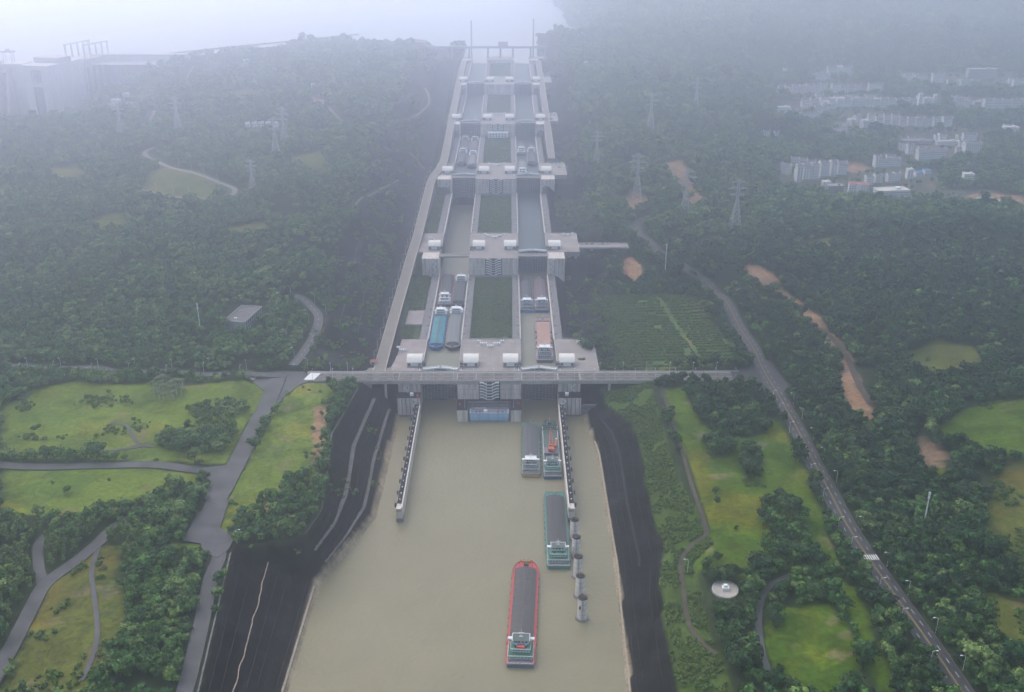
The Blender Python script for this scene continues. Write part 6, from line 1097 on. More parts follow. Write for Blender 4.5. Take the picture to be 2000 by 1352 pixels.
for rn, lst in list(VILLAGE.items())[:12]:
    if 'lone' in rn or 'sheds' in rn: continue
    new = []
    for t in lst:
        if hr.random() < .8: new.append((t[0] + hr.uniform(-8, 8), t[1] + t[3] + hr.uniform(9, 18), hr.uniform(9, 15), hr.uniform(8, 11), hr.choice((2, 3, 3)), hr.uniform(-14, 14), hr.choice('gggf')))
    new.sort(key=lambda t: t[0] / (t[1] + 300))
    for k, t in enumerate(new): EXTRA.append(t); house(*t[:7], 'small white house behind %s, %s from left' % (rn, ORD[k]), 'house', 'small houses behind ' + rn)
VILLAGE['extra houses'] = EXTRA
# walls and round pool at the village edge
def low_wall(pts, label, h=2.2, m='wall_white'):
    e = empty('boundary_wall', (pts[0][0], pts[0][1], gz(*pts[0])), 0, label, 'wall')
    for a, b_ in zip(pts[:-1], pts[1:]):
        n = max(1, int(math.dist(a, b_) / 12))
        for k in range(n):
            p = (a[0] + (b_[0] - a[0]) * k / n, a[1] + (b_[1] - a[1]) * k / n); q = (a[0] + (b_[0] - a[0]) * (k + 1) / n, a[1] + (b_[1] - a[1]) * (k + 1) / n)
            dx, dy = q[0] - p[0], q[1] - p[1]; L_ = math.hypot(dx, dy); nx_, ny_ = -dy / L_ * .3, dx / L_ * .3; za, zb = gz(*p), gz(*q)
            B_ = [(p[0] - nx_, p[1] - ny_, za - 1), (q[0] - nx_, q[1] - ny_, zb - 1), (q[0] + nx_, q[1] + ny_, zb - 1), (p[0] + nx_, p[1] + ny_, za - 1)]
            wb(MB().hexa(B_, [(v[0], v[1], v[2] + h + 1) for v in B_]), 'wall_length', m, e)
    return e
rp_ = VILLAGE['the cluster at the village edge'][-1]
e = empty('round_basin', (rp_[0] - 10, rp_[1] - 95, gz(rp_[0] - 10, rp_[1] - 95)), 0, 'round white walled basin at the lower right village edge', 'basin')
MB().lathe([(17, -2), (17, 3.4), (16, 3.4), (16, 1.0), (.1, 1.0)], n=28).build('basin_wall', 'wall_white', e); MB().lathe([(15.9, 1.02), (15.9, 1.2)], n=28).build('basin_water', 'lock_water_m', e)
low_wall([(rp_[0] - 45, rp_[1] - 108), (rp_[0] + 10, rp_[1] - 122), (rp_[0] + 60, rp_[1] - 140)], 'long white boundary wall in front of the round basin')
# grey building in the left wood
e = empty('grey_building', (-257, 952, 36), R_(-10), 'weathered grey flat roofed building standing in the left wood', 'building')
MB().box(-11, 11, 0, 44, 0, 17).build('wall', 'wall_grey', e); MB().box(-11.3, 11.3, -.3, 44.3, 17, 17.4).build('roof', 'concrete_dark', e)
for (a, b_, c_, d_) in ((-11.3, 11.3, -.3, .2), (-11.3, 11.3, 43.8, 44.3), (-11.3, -10.8, .2, 43.8), (10.8, 11.3, .2, 43.8)): MB().box(a, b_, c_, d_, 17.4, 18.4).build('parapet', 'wall_pale', e)
for yy in (14.5, 29): MB().box(-10.8, 10.8, yy, yy + .3, 17.4, 17.8).build('roof_joint', 'wall_grey', e)
for k in range(9): MB().box(11, 11.5, 1.2 + k * 5, 2.2 + k * 5, 0, 17).build('pilaster', 'wall_pale', e)
for k in range(8):
    for f in range(4): MB().box(10.95, 11.12, 3.2 + k * 5, 5.2 + k * 5, 2 + f * 4, 4.2 + f * 4).build('window', 'glass_dark', e)
MB().box(-4, -1, 8, 10, 17.4, 18.6).build('vent', 'white_paint', e)
# ---------------------------------------------------------------- the dam and the ship lift
e = empty('ship_lift', (-996, 2250, 0), R_(-14.5), 'huge pale concrete ship lift tower with a dark slot at the dam', 'ship lift')
for s in (-1, 1): MB().hexa([(s * 22 - 10, 0, -10), (s * 22 + 10, 0, -10), (s * 22 + 10, 120, -10), (s * 22 - 10, 120, -10)], [(s * 22 - 10, 2, 112), (s * 22 + 10, 2, 112), (s * 22 + 10, 120, 112), (s * 22 - 10, 120, 112)]).build('tower_wall', 'concrete_pale', e)
MB().box(-12, 12, 6, 118, -10, 112).build('dark_slot', 'gate_steel', e); MB().box(-13, 13, -1, 8, 76, 84).build('slot_lintel', 'concrete_pale', e); MB().box(-33, 33, -2, 125, 112, 121).build('top_hall', 'concrete_pale', e)
MB().box(-30, 30, 40, 85, 121, 132).build('roof_house', 'orange_pale', e)
MB().box(-32, 32, 125, 235, -10, 117).build('upper_head', 'concrete', e)
for k in range(5): MB().box(32, 33.5, 132 + k * 22, 137 + k * 22, 10, 100).build('buttress', 'concrete_dark', e)
for s in (-1, 1):
    for k in range(5): MB().box(s * 24 - 1.5, s * 24 + 1.5, 140 + k * 22, 143 + k * 22, 117, 145).build('frame_column', 'concrete_pale', e)
    MB().box(s * 24 - 1.5, s * 24 + 1.5, 138, 234, 145, 148).build('frame_beam', 'concrete_pale', e)
e = empty('dam', (-1060, 2290, 0), 0, 'long pale dam wall with gate openings at the far left', 'dam')
MB().box(-2600, 20, 0, 40, -20, 113).build('dam_wall', 'concrete_pale', e); MB().box(-2600, 22, -4, 44, 113, 119).build('crest_road', 'concrete_pale', e)
for k in range(14): MB().hexa([(-12 - k * 20, -55, -20), (-6 - k * 20, -55, -20), (-6 - k * 20, 0, -20), (-12 - k * 20, 0, -20)], [(-12 - k * 20, -8, 110), (-6 - k * 20, -8, 110), (-6 - k * 20, 0, 110), (-12 - k * 20, 0, 110)]).build('spill_pier', 'concrete', e)
for k in range(13): MB().box(-26 - k * 20 + .2, -12.2 - k * 20, -2, -.02, 60, 100).build('sluice_gate', 'gate_steel', e)
MB().box(-60, -30, 5, 25, 119, 124).build('hoist_base', 'steel', e); 
e2 = empty('gantry_crane', (-1075, 2310, 119), 0, 'small gantry crane standing on the dam crest', 'gantry')
for sx in (-9, 9):
    for sy in (-6, 6): MB().tube((sx, sy, 0), (sx, sy, 22), .9).build('leg', 'steel', e2)
MB().box(-14, 14, -7, 7, 22, 26).build('bridge_girder', 'steel', e2); MB().box(-3, 3, -4, 4, 26, 30).build('trolley', 'steel', e2)
e = empty('closure_dam', (-760, 2440, 90), R_(0), 'pale concrete dam shoulder joining the ship lift to the hill', 'dam')
MB().box(-190, 160, 0, 24, -40, 27).build('dam_wall', 'concrete_pale', e); MB().box(-190, 160, -1, 25, 27, 29).build('crest', 'concrete', e)
fb = [Vector((-870, 2500, 104)), Vector((-400, 2962, 104))]
e = empty('floating_boom', fb[0], 0, 'thin straight floating boom lying across the misty lake', 'boom'); d_ = fb[1] - fb[0]; n_ = Vector((-d_.y, d_.x, 0)).normalized() * 4
MB().hexa([tuple(-n_ - Vector((0, 0, 1))), tuple(d_ - n_ - Vector((0, 0, 1))), tuple(d_ + n_ - Vector((0, 0, 1))), tuple(n_ - Vector((0, 0, 1)))], [tuple(-n_ + Vector((0, 0, 3))), tuple(d_ - n_ + Vector((0, 0, 3))), tuple(d_ + n_ + Vector((0, 0, 3))), tuple(n_ + Vector((0, 0, 3)))]).build('boom_body', 'concrete_dark', e)
# gantry beam over the upstream head
e = empty('gantry_beam', (0, 2380, 104), 0, 'long grey gantry beam on columns over the farthest lock head', 'gantry')
wb(MB().box(-196, 106, 2377, 2383, 140, 145), 'beam', 'steel', e)
for x in (-194, -170, -145, -110, -70, -28, 0, 28, 68, 100): wb(MB().box(x - 2, x + 2, 2378, 2382, 85, 140), 'column', 'steel', e)
for x, h in ((-65, 200), (74, 204)): wb(MB().tube((x, 2384, 100), (x, 2384, h), 2.2, 1.4), 'mast', 'steel', e)
for x in (-180, 6): wb(MB().box(x - 11, x + 11, 2374, 2386, 145, 155), 'hoist', 'orange_pale', e)
# ---------------------------------------------------------------- small things on the lock
CAB = MB().box(-1.5, 1.5, -1.3, 1.3, 0, 2.2).mesh('casing', 'white_paint'); FAN = MB().lathe([(.8, 2.2), (.8, 2.45), (.5, 2.5)], n=8).mesh('fan', 'steel')
def cabinet(x, y, z, label, g):
    e = empty('cooling_cabinet', (x, y, z), 0, label, 'cabinet', g); put('casing', CAB, e); put('fan', FAN, e); return e
for k in range(5):
    F, Z = HEADS[k]; hn_ = NUM[k].split(',')[0]
    for (dx, dy, wh) in ((-12, 92, 'far left corner'), (-9.5, 86, 'left pair outer'), (-5.5, 86, 'left pair inner'), (-2, 80, 'front pair left'), (1.5, 80, 'front pair right'), (4, 86, 'right pair inner'), (8, 86, 'right pair outer'), (11.5, 92, 'far right corner')):
        cabinet(dx, F + dy, Z, 'white cabinet, %s of the pier cluster, lock step %s' % (wh, hn_), 'cooling cabinets on the centre pier')
    for (dx, dy, wh) in ((88, 90, 'left'), (93, 90, 'middle'), (99, 94, 'right')): cabinet(dx, F + dy, Z, 'white cabinet on right platform, %s of three, lock step %s' % (wh, hn_), 'cooling cabinets on the right platforms')
    if k < 3:
        for (dx, dy, wh) in ((-92 + (12 if k else 0), 76, 'left'), (-89 + (12 if k else 0), 70, 'middle'), (-85 + (8 if k else 0), 70, 'right')): cabinet(dx, F + dy, Z, 'white cabinet on left platform, %s of three, lock step %s' % (wh, hn_), 'cooling cabinets on the left platforms')
def car(x, y, z, rz, col, label, g='parked cars'):
    e = empty('parked_car', (x, y, z), rz, label, 'car', g); m_ = paint(col, 'car%d' % len(SHIPM))
    b_ = MB().hexa([(-.9, -2.2, .35), (.9, -2.2, .35), (.9, 2.2, .35), (-.9, 2.2, .35)], [(-.9, -2.15, .95), (.9, -2.15, .95), (.9, 2.1, .85), (-.9, 2.1, .85)]).build('body', m_, e)
    MB().hexa([(-.82, -1.7, .95), (.82, -1.7, .95), (.82, 1.1, .9), (-.82, 1.1, .9)], [(-.68, -1.2, 1.5), (.68, -1.2, 1.5), (.68, .5, 1.5), (-.68, .5, 1.5)]).build('cabin', 'glass_dark', e)
    MB().box(-.66, .66, -1.15, .45, 1.5, 1.53).build('roof', m_, e)
    for sx in (-1, 1):
        for sy in (-1.35, 1.35): MB().tube((sx * .72, sy, .33), (sx * .95, sy, .33), .33, n=8).build('wheel', 'tyre', e)
CARC = ((.7, .7, .7), (.4, .05, .04), (.05, .06, .1), (.75, .75, .74), (.3, .3, .32), (.7, .7, .7))
CARN = ('white', 'red', 'dark blue', 'silvery white', 'grey', 'pale')
for k in range(6): car(108 + k * 6.5, 1210.5, 52, PI / 2 + .1 * (k % 2), CARC[k], '%s car parked on the short access bridge, %s from the lock' % (CARN[k], ORD[k]))
car(256, 905, 31.6, .1, (.75, .75, .74), 'white car waiting at the corner of the right hand junction', 'cars on the road')
car(268.5, 806, gz(268.5, 806) + .4, .05, (.45, .05, .04), 'red car driving up the right hand road', 'cars on the road')
# gatehouse at the foot of the access road
e = empty('gatehouse', (-112, 897, 31), 0, 'small red and white gatehouse at the foot of the access road', 'gatehouse')
MB().box(-3.2, 3.2, 0, 5, 0, 3).build('wall', 'wall_white', e); MB().box(-3.6, 3.6, -.5, 5.5, 3, 3.4).build('roof', 'roof_red', e); MB().box(-2, 2, -.05, .05, 1, 2.2).build('window', 'glass_dark', e)
# viewing platform in the right park
px_, py_ = PLATFORM[0]; e = empty('viewing_platform', (px_, py_, gz(px_, py_) + .5), 0, 'round railed concrete platform with a white block in right park', 'platform')
MB().lathe([(8.5, -2), (8.5, .6), (7.9, .7)], n=18).build('floor', 'concrete', e); 
rl = [(8.2 * math.cos(a), 8.2 * math.sin(a), .7) for a in np.linspace(0, 2 * PI, 19)]
rails(e, rl, 1.2); MB().box(-2, 2.4, -1.8, 1.6, .7, 3.0).build('white_block', 'white_paint', e); MB().box(-1, 1.4, -.6, 1.4, 3.0, 4.3).build('top_block', 'white_paint', e)

# hoist gear and barriers beside every closed gate
GEARM = MB().box(-1.6, 1.6, -2.2, 2.2, 0, 1.3).box(-1.0, 1.0, -1.2, 1.4, 1.3, 2.4).mesh('gear_box', 'steel_dark'); DRUM = MB().tube((-1.9, 0, 1.7), (1.9, 0, 1.7), .7, n=10).mesh('drum', 'steel'); ROD = MB().tube((0, -1, 1.0), (0, -9, .7), .28, n=6).mesh('push_rod', 'steel_white')
for k in range(5):
    F, Z = HEADS[k]; hn_ = NUM[k].split(',')[0]
    for x, wh in ((-66.8, 'outer side of left chamber'), (-27.2, 'island side of left chamber'), (27.2, 'island side of right chamber'), (66.8, 'outer side of right chamber')):
        e = empty('gate_hoist', (x, F + 30.5, Z), 0, 'dark gate hoist on the %s, lock step %s' % (wh, hn_), 'hoist', 'gate hoists'); put('gear_box', GEARM, e); put('drum', DRUM, e); put('push_rod', ROD, e)

# ---------------------------------------------------------------- vegetation
def leaf_mat(name, stops, lo=.35, hi=1.75):
    m = bpy.data.materials.new(name); m.use_nodes = True; nt = m.node_tree; b = nt.nodes['Principled BSDF']; M[name] = m
    b.inputs['Roughness'].default_value = .75; b.inputs['Specular IOR Level'].default_value = .2
    oi = nt.nodes.new('ShaderNodeObjectInfo'); r = nt.nodes.new('ShaderNodeValToRGB'); r.color_ramp.elements[0].color = (*stops[0], 1); r.color_ramp.elements[1].color = (*stops[-1], 1)
    for k, c in enumerate(stops[1:-1]): el = r.color_ramp.elements.new((k + 1) / (len(stops) - 1)); el.color = (*c, 1)
    nt.links.new(oi.outputs['Random'], r.inputs[0])
    g = nt.nodes.new('ShaderNodeNewGeometry'); n = nt.nodes.new('ShaderNodeMapRange'); n.inputs[3].default_value = lo; n.inputs[4].default_value = hi
    nt.links.new(g.outputs['Random Per Island'], n.inputs[0])
    v = nt.nodes.new('ShaderNodeVectorMath'); v.operation = 'SCALE'; nt.links.new(r.outputs[0], v.inputs[0]); nt.links.new(n.outputs[0], v.inputs['Scale']); nt.links.new(v.outputs[0], b.inputs['Base Color'])
    return m
leaf_mat('foliage', [(.016, .055, .016), (.04, .1, .024), (.07, .145, .03), (.024, .068, .024), (.12, .19, .038)])
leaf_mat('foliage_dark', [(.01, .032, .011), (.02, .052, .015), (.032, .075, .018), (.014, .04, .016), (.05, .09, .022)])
leaf_mat('foliage_light', [(.1, .175, .045), (.14, .2, .055), (.085, .15, .045)])
leaf_mat('foliage_shrub', [(.055, .115, .025), (.09, .15, .03), (.12, .155, .035)])
leaf_mat('foliage_palm', [(.05, .08, .035), (.07, .1, .045)])
def crown(seed, R, zc, H, nleaf, size, lobes=7, mat_='foliage', core=True, trunk=0.):
    r = random.Random(seed); mb = MB(); L = []
    for k in range(lobes):
        a = r.random() * 6.283; d = R * r.uniform(.25, .62); L.append((d * math.cos(a), d * math.sin(a), zc + r.uniform(-.3, .42) * H, R * r.uniform(.38, .62)))
    L.append((0, 0, zc + H * .18, R * .6))
    if core:
        for (cx, cy, cz, cr) in L:
            k0 = len(mb.v); rr = cr * .74
            P = [(0, 0, 1), (.89, 0, .45), (.28, .85, .45), (-.72, .53, .45), (-.72, -.53, .45), (.28, -.85, .45), (.72, .53, -.45), (-.28, .85, -.45), (-.89, 0, -.45), (-.28, -.85, -.45), (.72, -.53, -.45), (0, 0, -1)]
            for p in P: q = rr * r.uniform(.85, 1.12); mb.v.append((cx + p[0] * q, cy + p[1] * q, cz + p[2] * q * .85))
            for f in ((0, 1, 2), (0, 2, 3), (0, 3, 4), (0, 4, 5), (0, 5, 1), (1, 6, 2), (2, 7, 3), (3, 8, 4), (4, 9, 5), (5, 10, 1), (6, 7, 2), (7, 8, 3), (8, 9, 4), (9, 10, 5), (10, 6, 1), (11, 7, 6), (11, 8, 7), (11, 9, 8), (11, 10, 9), (11, 6, 10)):
                mb.f.append(tuple(k0 + i for i in f)); mb.m.append(0)
    for k in range(nleaf):
        cx, cy, cz, cr = L[k % len(L)]
        z = r.uniform(-.55, 1); a = r.random() * 6.283; q = math.sqrt(max(0, 1 - z * z)); n = Vector((q * math.cos(a), q * math.sin(a), z)); rad = cr * r.uniform(.72, 1.12)
        p = Vector((cx, cy, cz)) + Vector((n.x, n.y, n.z * .85)) * rad
        nn = (n + Vector((r.uniform(-1, 1), r.uniform(-1, 1), r.uniform(-.3, 1))) * .75).normalized(); t = nn.orthogonal().normalized(); t = (t * math.cos(a * 3) + nn.cross(t) * math.sin(a * 3)); bt = nn.cross(t); s = size * r.uniform(.6, 1.3)
        mb.poly([p + t * s, p + bt * s * .7 + nn * s * .15, p - t * s * .9, p - bt * s * .75])
    if trunk: mb.tube((0, 0, -1), (0, 0, zc), trunk, trunk * .5, 5, mi=1, cap=False)
    return mb
def trunk_mesh(seed, h, r0):
    r = random.Random(seed); mb = MB().tube((0, 0, -1.0), (0, 0, h * .6), r0, r0 * .6, 7)
    for k in range(4):
        a = r.random() * 6.28; mb.tube((0, 0, h * r.uniform(.4, .58)), (math.cos(a) * h * .3, math.sin(a) * h * .3, h * r.uniform(.75, .95)), r0 * .4, r0 * .15, 5)
    return mb
NEAR = []          # prototype crowns and trunks, about 8 m across
for k in range(6):
    R = [3.9, 4.4, 3.6, 4.8, 4.1, 3.4][k]; zc = [5.0, 5.4, 5.6, 5.2, 4.6, 6.2][k]; H = [4.4, 4.8, 5.6, 4.4, 4.2, 6.6][k]
    NEAR.append((crown(10 + k, R, zc, H, 300, .62, 8).mesh('crown', 'foliage'), trunk_mesh(k, zc + 1, .26).mesh('trunk', 'bark')))
NEARD = []
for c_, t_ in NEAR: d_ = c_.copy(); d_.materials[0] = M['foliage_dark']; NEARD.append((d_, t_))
STUFFC = bpy.data.collections.new('forest_kinds')
def proto(name, mb, mats, col):
    o = bpy.data.objects.new(name, mb.mesh(name, mats)); col.objects.link(o); return o
for k in range(6):
    R = [3.9, 4.4, 3.6, 4.8, 4.1, 3.4][k]; zc = [5.0, 5.4, 5.6, 5.2, 4.6, 6.2][k]; H = [4.4, 4.8, 5.6, 4.4, 4.2, 6.6][k]
    proto('forest_kind_%d' % k, crown(30 + k, R, zc, H, 210, .74, 8, trunk=.26), ['foliage', 'bark'], STUFFC)
for k in range(2): proto('forest_kind_%d' % (6 + k), crown(50 + k, 3.6, 4.6, 4.2, 200, .7, 7, trunk=.24), ['foliage_light', 'bark'], STUFFC)
proto('forest_kind_8', crown(60, 2.0, 6.2, 9.0, 220, .6, 9, trunk=.2), ['foliage_light', 'bark'], STUFFC)
for k in range(4):
    R = [3.9, 4.4, 3.6, 4.8][k]; zc = [5.0, 5.4, 5.6, 5.2][k]; H = [4.4, 4.8, 5.6, 4.4][k]
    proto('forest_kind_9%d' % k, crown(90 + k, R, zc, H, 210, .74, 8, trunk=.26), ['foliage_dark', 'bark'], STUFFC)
SHRUBC = bpy.data.collections.new('shrub_kinds')
for k in range(4): proto('shrub_kind_%d' % k, crown(70 + k, 1.5, .7, 1.4, 110, .34, 6), ['foliage_shrub'], SHRUBC)
def scatter(name, pts, colln, kind_label, cat):
    """points: x, y, z, rotation, scale xy, scale z, kind"""
    P = np.array(pts); me = bpy.data.meshes.new(name); me.from_pydata(P[:, :3].tolist(), [], [])
    a = me.attributes.new('rot', 'FLOAT', 'POINT'); a.data.foreach_set('value', P[:, 3].astype(np.float32))
    a = me.attributes.new('scl', 'FLOAT_VECTOR', 'POINT'); a.data.foreach_set('vector', np.stack([P[:, 4], P[:, 4], P[:, 5]], -1).ravel().astype(np.float32))
    a = me.attributes.new('idx', 'INT', 'POINT'); a.data.foreach_set('value', P[:, 6].astype(np.int32))
    o = put(name, me); tag(o, kind_label, cat, kind='stuff')
    ng = bpy.data.node_groups.new(name + '_nodes', 'GeometryNodeTree'); ng.interface.new_socket('Geometry', in_out='INPUT', socket_type='NodeSocketGeometry'); ng.interface.new_socket('Geometry', in_out='OUTPUT', socket_type='NodeSocketGeometry')
    N = ng.nodes; gi = N.new('NodeGroupInput'); go = N.new('NodeGroupOutput'); ip = N.new('GeometryNodeInstanceOnPoints'); ci = N.new('GeometryNodeCollectionInfo'); ci.inputs['Collection'].default_value = colln; ci.inputs['Separate Children'].default_value = True; ci.inputs['Reset Children'].default_value = True
    def na(nm, t): n = N.new('GeometryNodeInputNamedAttribute'); n.data_type = t; n.inputs['Name'].default_value = nm; return n.outputs[0]
    cx = N.new('ShaderNodeCombineXYZ'); ng.links.new(na('rot', 'FLOAT'), cx.inputs[2])
    ng.links.new(gi.outputs[0], ip.inputs['Points']); ng.links.new(ci.outputs[0], ip.inputs['Instance']); ip.inputs['Pick Instance'].default_value = True
    ng.links.new(na('idx', 'INT'), ip.inputs['Instance Index']); ng.links.new(cx.outputs[0], ip.inputs['Rotation']); ng.links.new(na('scl', 'FLOAT_VECTOR'), ip.inputs['Scale'])
    ng.links.new(ip.outputs[0], go.inputs[0]); md = o.modifiers.new('scatter', 'NODES'); md.node_group = ng
    return o
nr = np.random.default_rng(5)
def jgrid(x0, x1, y0, y1, s):
    gx, gy = np.meshgrid(np.arange(x0, x1, s), np.arange(y0, y1, s)); n = gx.size
    return gx.ravel() + nr.uniform(-.5, .5, n) * s, gy.ravel() + nr.uniform(-.5, .5, n) * s
def in_wedge(x, y):     # the land the photograph covers, with a margin to each side
    return np.abs(x - 18) < y * .56 + 70
def zone_mask(k, x, y, wobble=2.5):
    w = wobble * fbm(x / 12., y / 12., 81, 2); w2 = wobble * fbm(x / 12., y / 12., 85, 2); m = np.zeros(x.shape, bool)
    for pg in ZONES[k]: m |= pts_in(pg, x + w, y + w2)
    return m
BLD = [(t[0], t[1] - 9, max(t[2], t[3]) * .5 + 9) for l in VILLAGE.values() for t in l] + [(-257, 972, 26), (-250, 955, 18)] + [(p[0], p[1], 5) for p in PYLONS] + [(PLATFORM[0][0], PLATFORM[0][1] - 11, 13)]
def blocked(x, y, pad):
    m = np.zeros(x.shape, bool)
    for nm, (w, line) in list(ROADS.items()) + list(PATHS.items()):
        L = RZ[nm][::2] + [RZ[nm][-1]]; xs = [p[0] for p in L]; ys = [p[1] for p in L]
        q = (x > min(xs) - 20) & (x < max(xs) + 20) & (y > min(ys) - 20) & (y < max(ys) + 20)
        if q.any(): d, _ = seg_dist(L, x[q], y[q]); mm = np.zeros(x.shape, bool); mm[q] = d < w / 2 + pad + (np.where(y[q] > 930, 1.2, .3) if nm == 'right_highway' else {'winding_road': 8., 'left_hill_road': 3.5, 'left_cross_road': 2.5, 'hill_track': 6., 'hill_drain_track': 4., 'hill_lane': 6., 'hill_trail': 4., 'hill_steps': 3.}.get(nm, 0.)); m |= mm
    for pg in APRONS.values():
        cx = sum(p[0] for p in pg) / len(pg); cy = sum(p[1] for p in pg) / len(pg); m |= pts_in([(cx + (p[0] - cx) * (1 + pad * .03), cy + (p[1] - cy) * (1 + pad * .03)) for p in pg], x, y)
    for (bx, by, br) in BLD: m |= ((x - bx) ** 2 + (y - by - br * .4) ** 2 < br * br)
    m |= (x > BX0 - 6) & (x < BX1 + 12) & (y > 858 - pad) & (y < 882 + pad)
    m |= (y > 1192 - pad) & (y < 1218 + pad) & (x > 95) & (x < 168)
    return m
def water_or_lock(x, y):
    m = (y < 872) & (((x < 0) & (x > pl(y, LTOP) - 1)) | ((x >= 0) & (x < pl(y, RROCK) + 1)))
    m |= (y >= 872) & (x > -117) & (x < 84) & (y < 2430)
    m |= (y > 1990) & (x < -930)
    z = ground_z(x, y); m |= (z < 104.8) & (y > 2380) & (x < 300); m |= (z < 1.0)
    return m, z
TP = []            # trees: x, y, z, rot, sxy, sz, kind, near?
for (x0, x1, y0, y1, s, sc) in ((-520, 640, 418, 900, 5.6, .95), (-800, 900, 900, 1300, 6.4, 1.0), (-1200, 1300, 1300, 1800, 8.2, 1.22), (-1700, 1900, 1800, 2700, 11.5, 1.65), (-600, 2600, 2700, 4300, 21, 3.0)):
    x, y = jgrid(x0, x1, y0, y1, s); k = in_wedge(x, y); x, y = x[k], y[k]
    wl_, z = water_or_lock(x, y)
    grove = zone_mask('grove', x, y); lawn = zone_mask('lawn', x, y) | zone_mask('meadow', x, y)
    bare = zone_mask('dirt', x, y, 1.5) | zone_mask('dirt', x, y + 7 * sc, 1.5) | zone_mask('field', x, y, 1.5); tz = zone_mask('town', x, y, 6); town = tz & (nr.random(x.size) < .78)
    rs1 = (y < 872) & (x >= pl(y, RROCK)) & (x < pl(y, RTOP) + 4)
    cutl = (y >= 884) & (x < -117) & (x > -172 + 14 * fbm(x / 50., y / 50., 5)) & (nr.random(x.size) < .94); cutr = (y >= 884) & (x >= 84) & (x < 136 + 16 * fbm(x / 60., y / 60., 6)) & (nr.random(x.size) < .9)
    gap = fbm(x / 38., y / 38., 90, 3) > .43
    bad = wl_ | blocked(x, y, 2.2 * sc) | (lawn & ~grove) | (bare & ~grove) | town | rs1 | cutl | cutr | (gap & ~grove)
    x, y, z, tz = x[~bad], y[~bad], z[~bad], tz[~bad]; n = x.size
    big = sc * (1 + .35 * fbm(x / 60., y / 60., 33, 2)) * nr.uniform(.6, 1.4, n); sz = big * nr.uniform(.8, 1.2, n)
    em = nr.random(n) < .07; big = np.where(em, big * 1.5, big); sz = np.where(em, sz * 1.45, sz)
    big = np.where(tz, big * .6, big); sz = np.where(tz, sz * .6, sz)
    kind = nr.integers(0, 6, n); lt = fbm(x / 45., y / 45., 71, 3); kind = np.where((lt > .06) & (nr.random(n) < .55), 6 + nr.integers(0, 2, n), kind)
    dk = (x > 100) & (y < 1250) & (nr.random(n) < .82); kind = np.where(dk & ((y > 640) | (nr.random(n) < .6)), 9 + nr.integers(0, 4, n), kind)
    west = (x < -235) & (y < 620); kind = np.where(west & (nr.random(n) < .75), 8, kind)
    for i in range(n): TP.append((x[i], y[i], z[i] - .4, nr.uniform(0, 6.28), big[i], sz[i], kind[i]))
TP = np.array(TP)
# the trees that show largest stand as objects of their own
cvec = np.array([18.2, 0, 437.7]); fwv = np.array([math.sin(R_(.19)) * math.cos(R_(23.34)), math.cos(R_(.19)) * math.cos(R_(23.34)), -math.sin(R_(23.34))])
dep = (TP[:, :3] - cvec) @ fwv; lat = np.abs(TP[:, 0] - 18.2) / dep; up_ = (TP[:, 2] - 437.7 + 5) * math.cos(R_(23.34)) + TP[:, 1] * math.sin(R_(23.34))
vis = (lat < .49) & (np.abs(up_ / dep) < .335) & ((TP[:, 6] < 6) | (TP[:, 6] > 8))
size_ = np.where(vis, TP[:, 4] * TP[:, 5] / dep ** 2, 0); single = np.zeros(len(TP), bool)
order = np.argsort(-size_)[:262]; single[order] = True
AREAS = [(lambda x, y: x > 274, lambda x, y: (x - 274) / 7, 'leafy tree right of the right hand road, %s row back, %s from the bottom', 'trees in the wood right of the road'),
         (lambda x, y: x > 100, lambda x, y: (256 - x) / 8, 'leafy tree in the right park, %s row from the road, %s from the bottom', 'trees in the right park groves'),
         (lambda x, y: x > -172 and y > 585, lambda x, y: (-100 - x) / 8, 'leafy tree at the dark left bank head, %s row from water, %s from bottom', 'trees at the head of the left bank'),
         (lambda x, y: y < 596, lambda x, y: (-165 - x) / 7, 'leafy tree left of the bank road, %s row back, %s from the bottom', 'trees left of the bank road'),
         (lambda x, y: True, lambda x, y: (-180 - x) / 12, 'leafy tree below the lower left lawn, %s row from the avenue, %s from bottom', 'trees below the left lawn')]
def tree(x, y, z, rot, sx, sz, k, label, group, cat='tree'):
    e = empty('broadleaf_tree', (x, y, z), rot, label, cat, group); e.scale = (sx, sx, sz)
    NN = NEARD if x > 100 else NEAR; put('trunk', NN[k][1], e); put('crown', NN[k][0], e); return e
BAND = {}
for i in sorted(order, key=lambda i: TP[i][1]):
    x, y, z, ro, sx, sz, k = TP[i]
    for fn, bf, lab, grp in AREAS:
        if fn(x, y):
            q = max(0, min(28, int(bf(x, y)))); BAND[(lab, q)] = BAND.get((lab, q), 0) + 1
            tree(x, y, z, ro, sx, sz, int(k) % 6 if k < 9 else int(k) - 9, lab % (ORD[q], ORD[min(29, BAND[(lab, q)] - 1)]), grp); break
for (x, y, kd, sc, lab) in LONE_TREES:
    if kd == 'palm': continue
    tree(x, y, gz(x, y) - .3, rng.uniform(0, 6), sc, sc * rng.uniform(.9, 1.1), rng.randrange(6), lab, 'lone trees on the lawns')
scatter('forest', TP[~single], STUFFC, 'broad leaved forest covering the hills', 'forest')
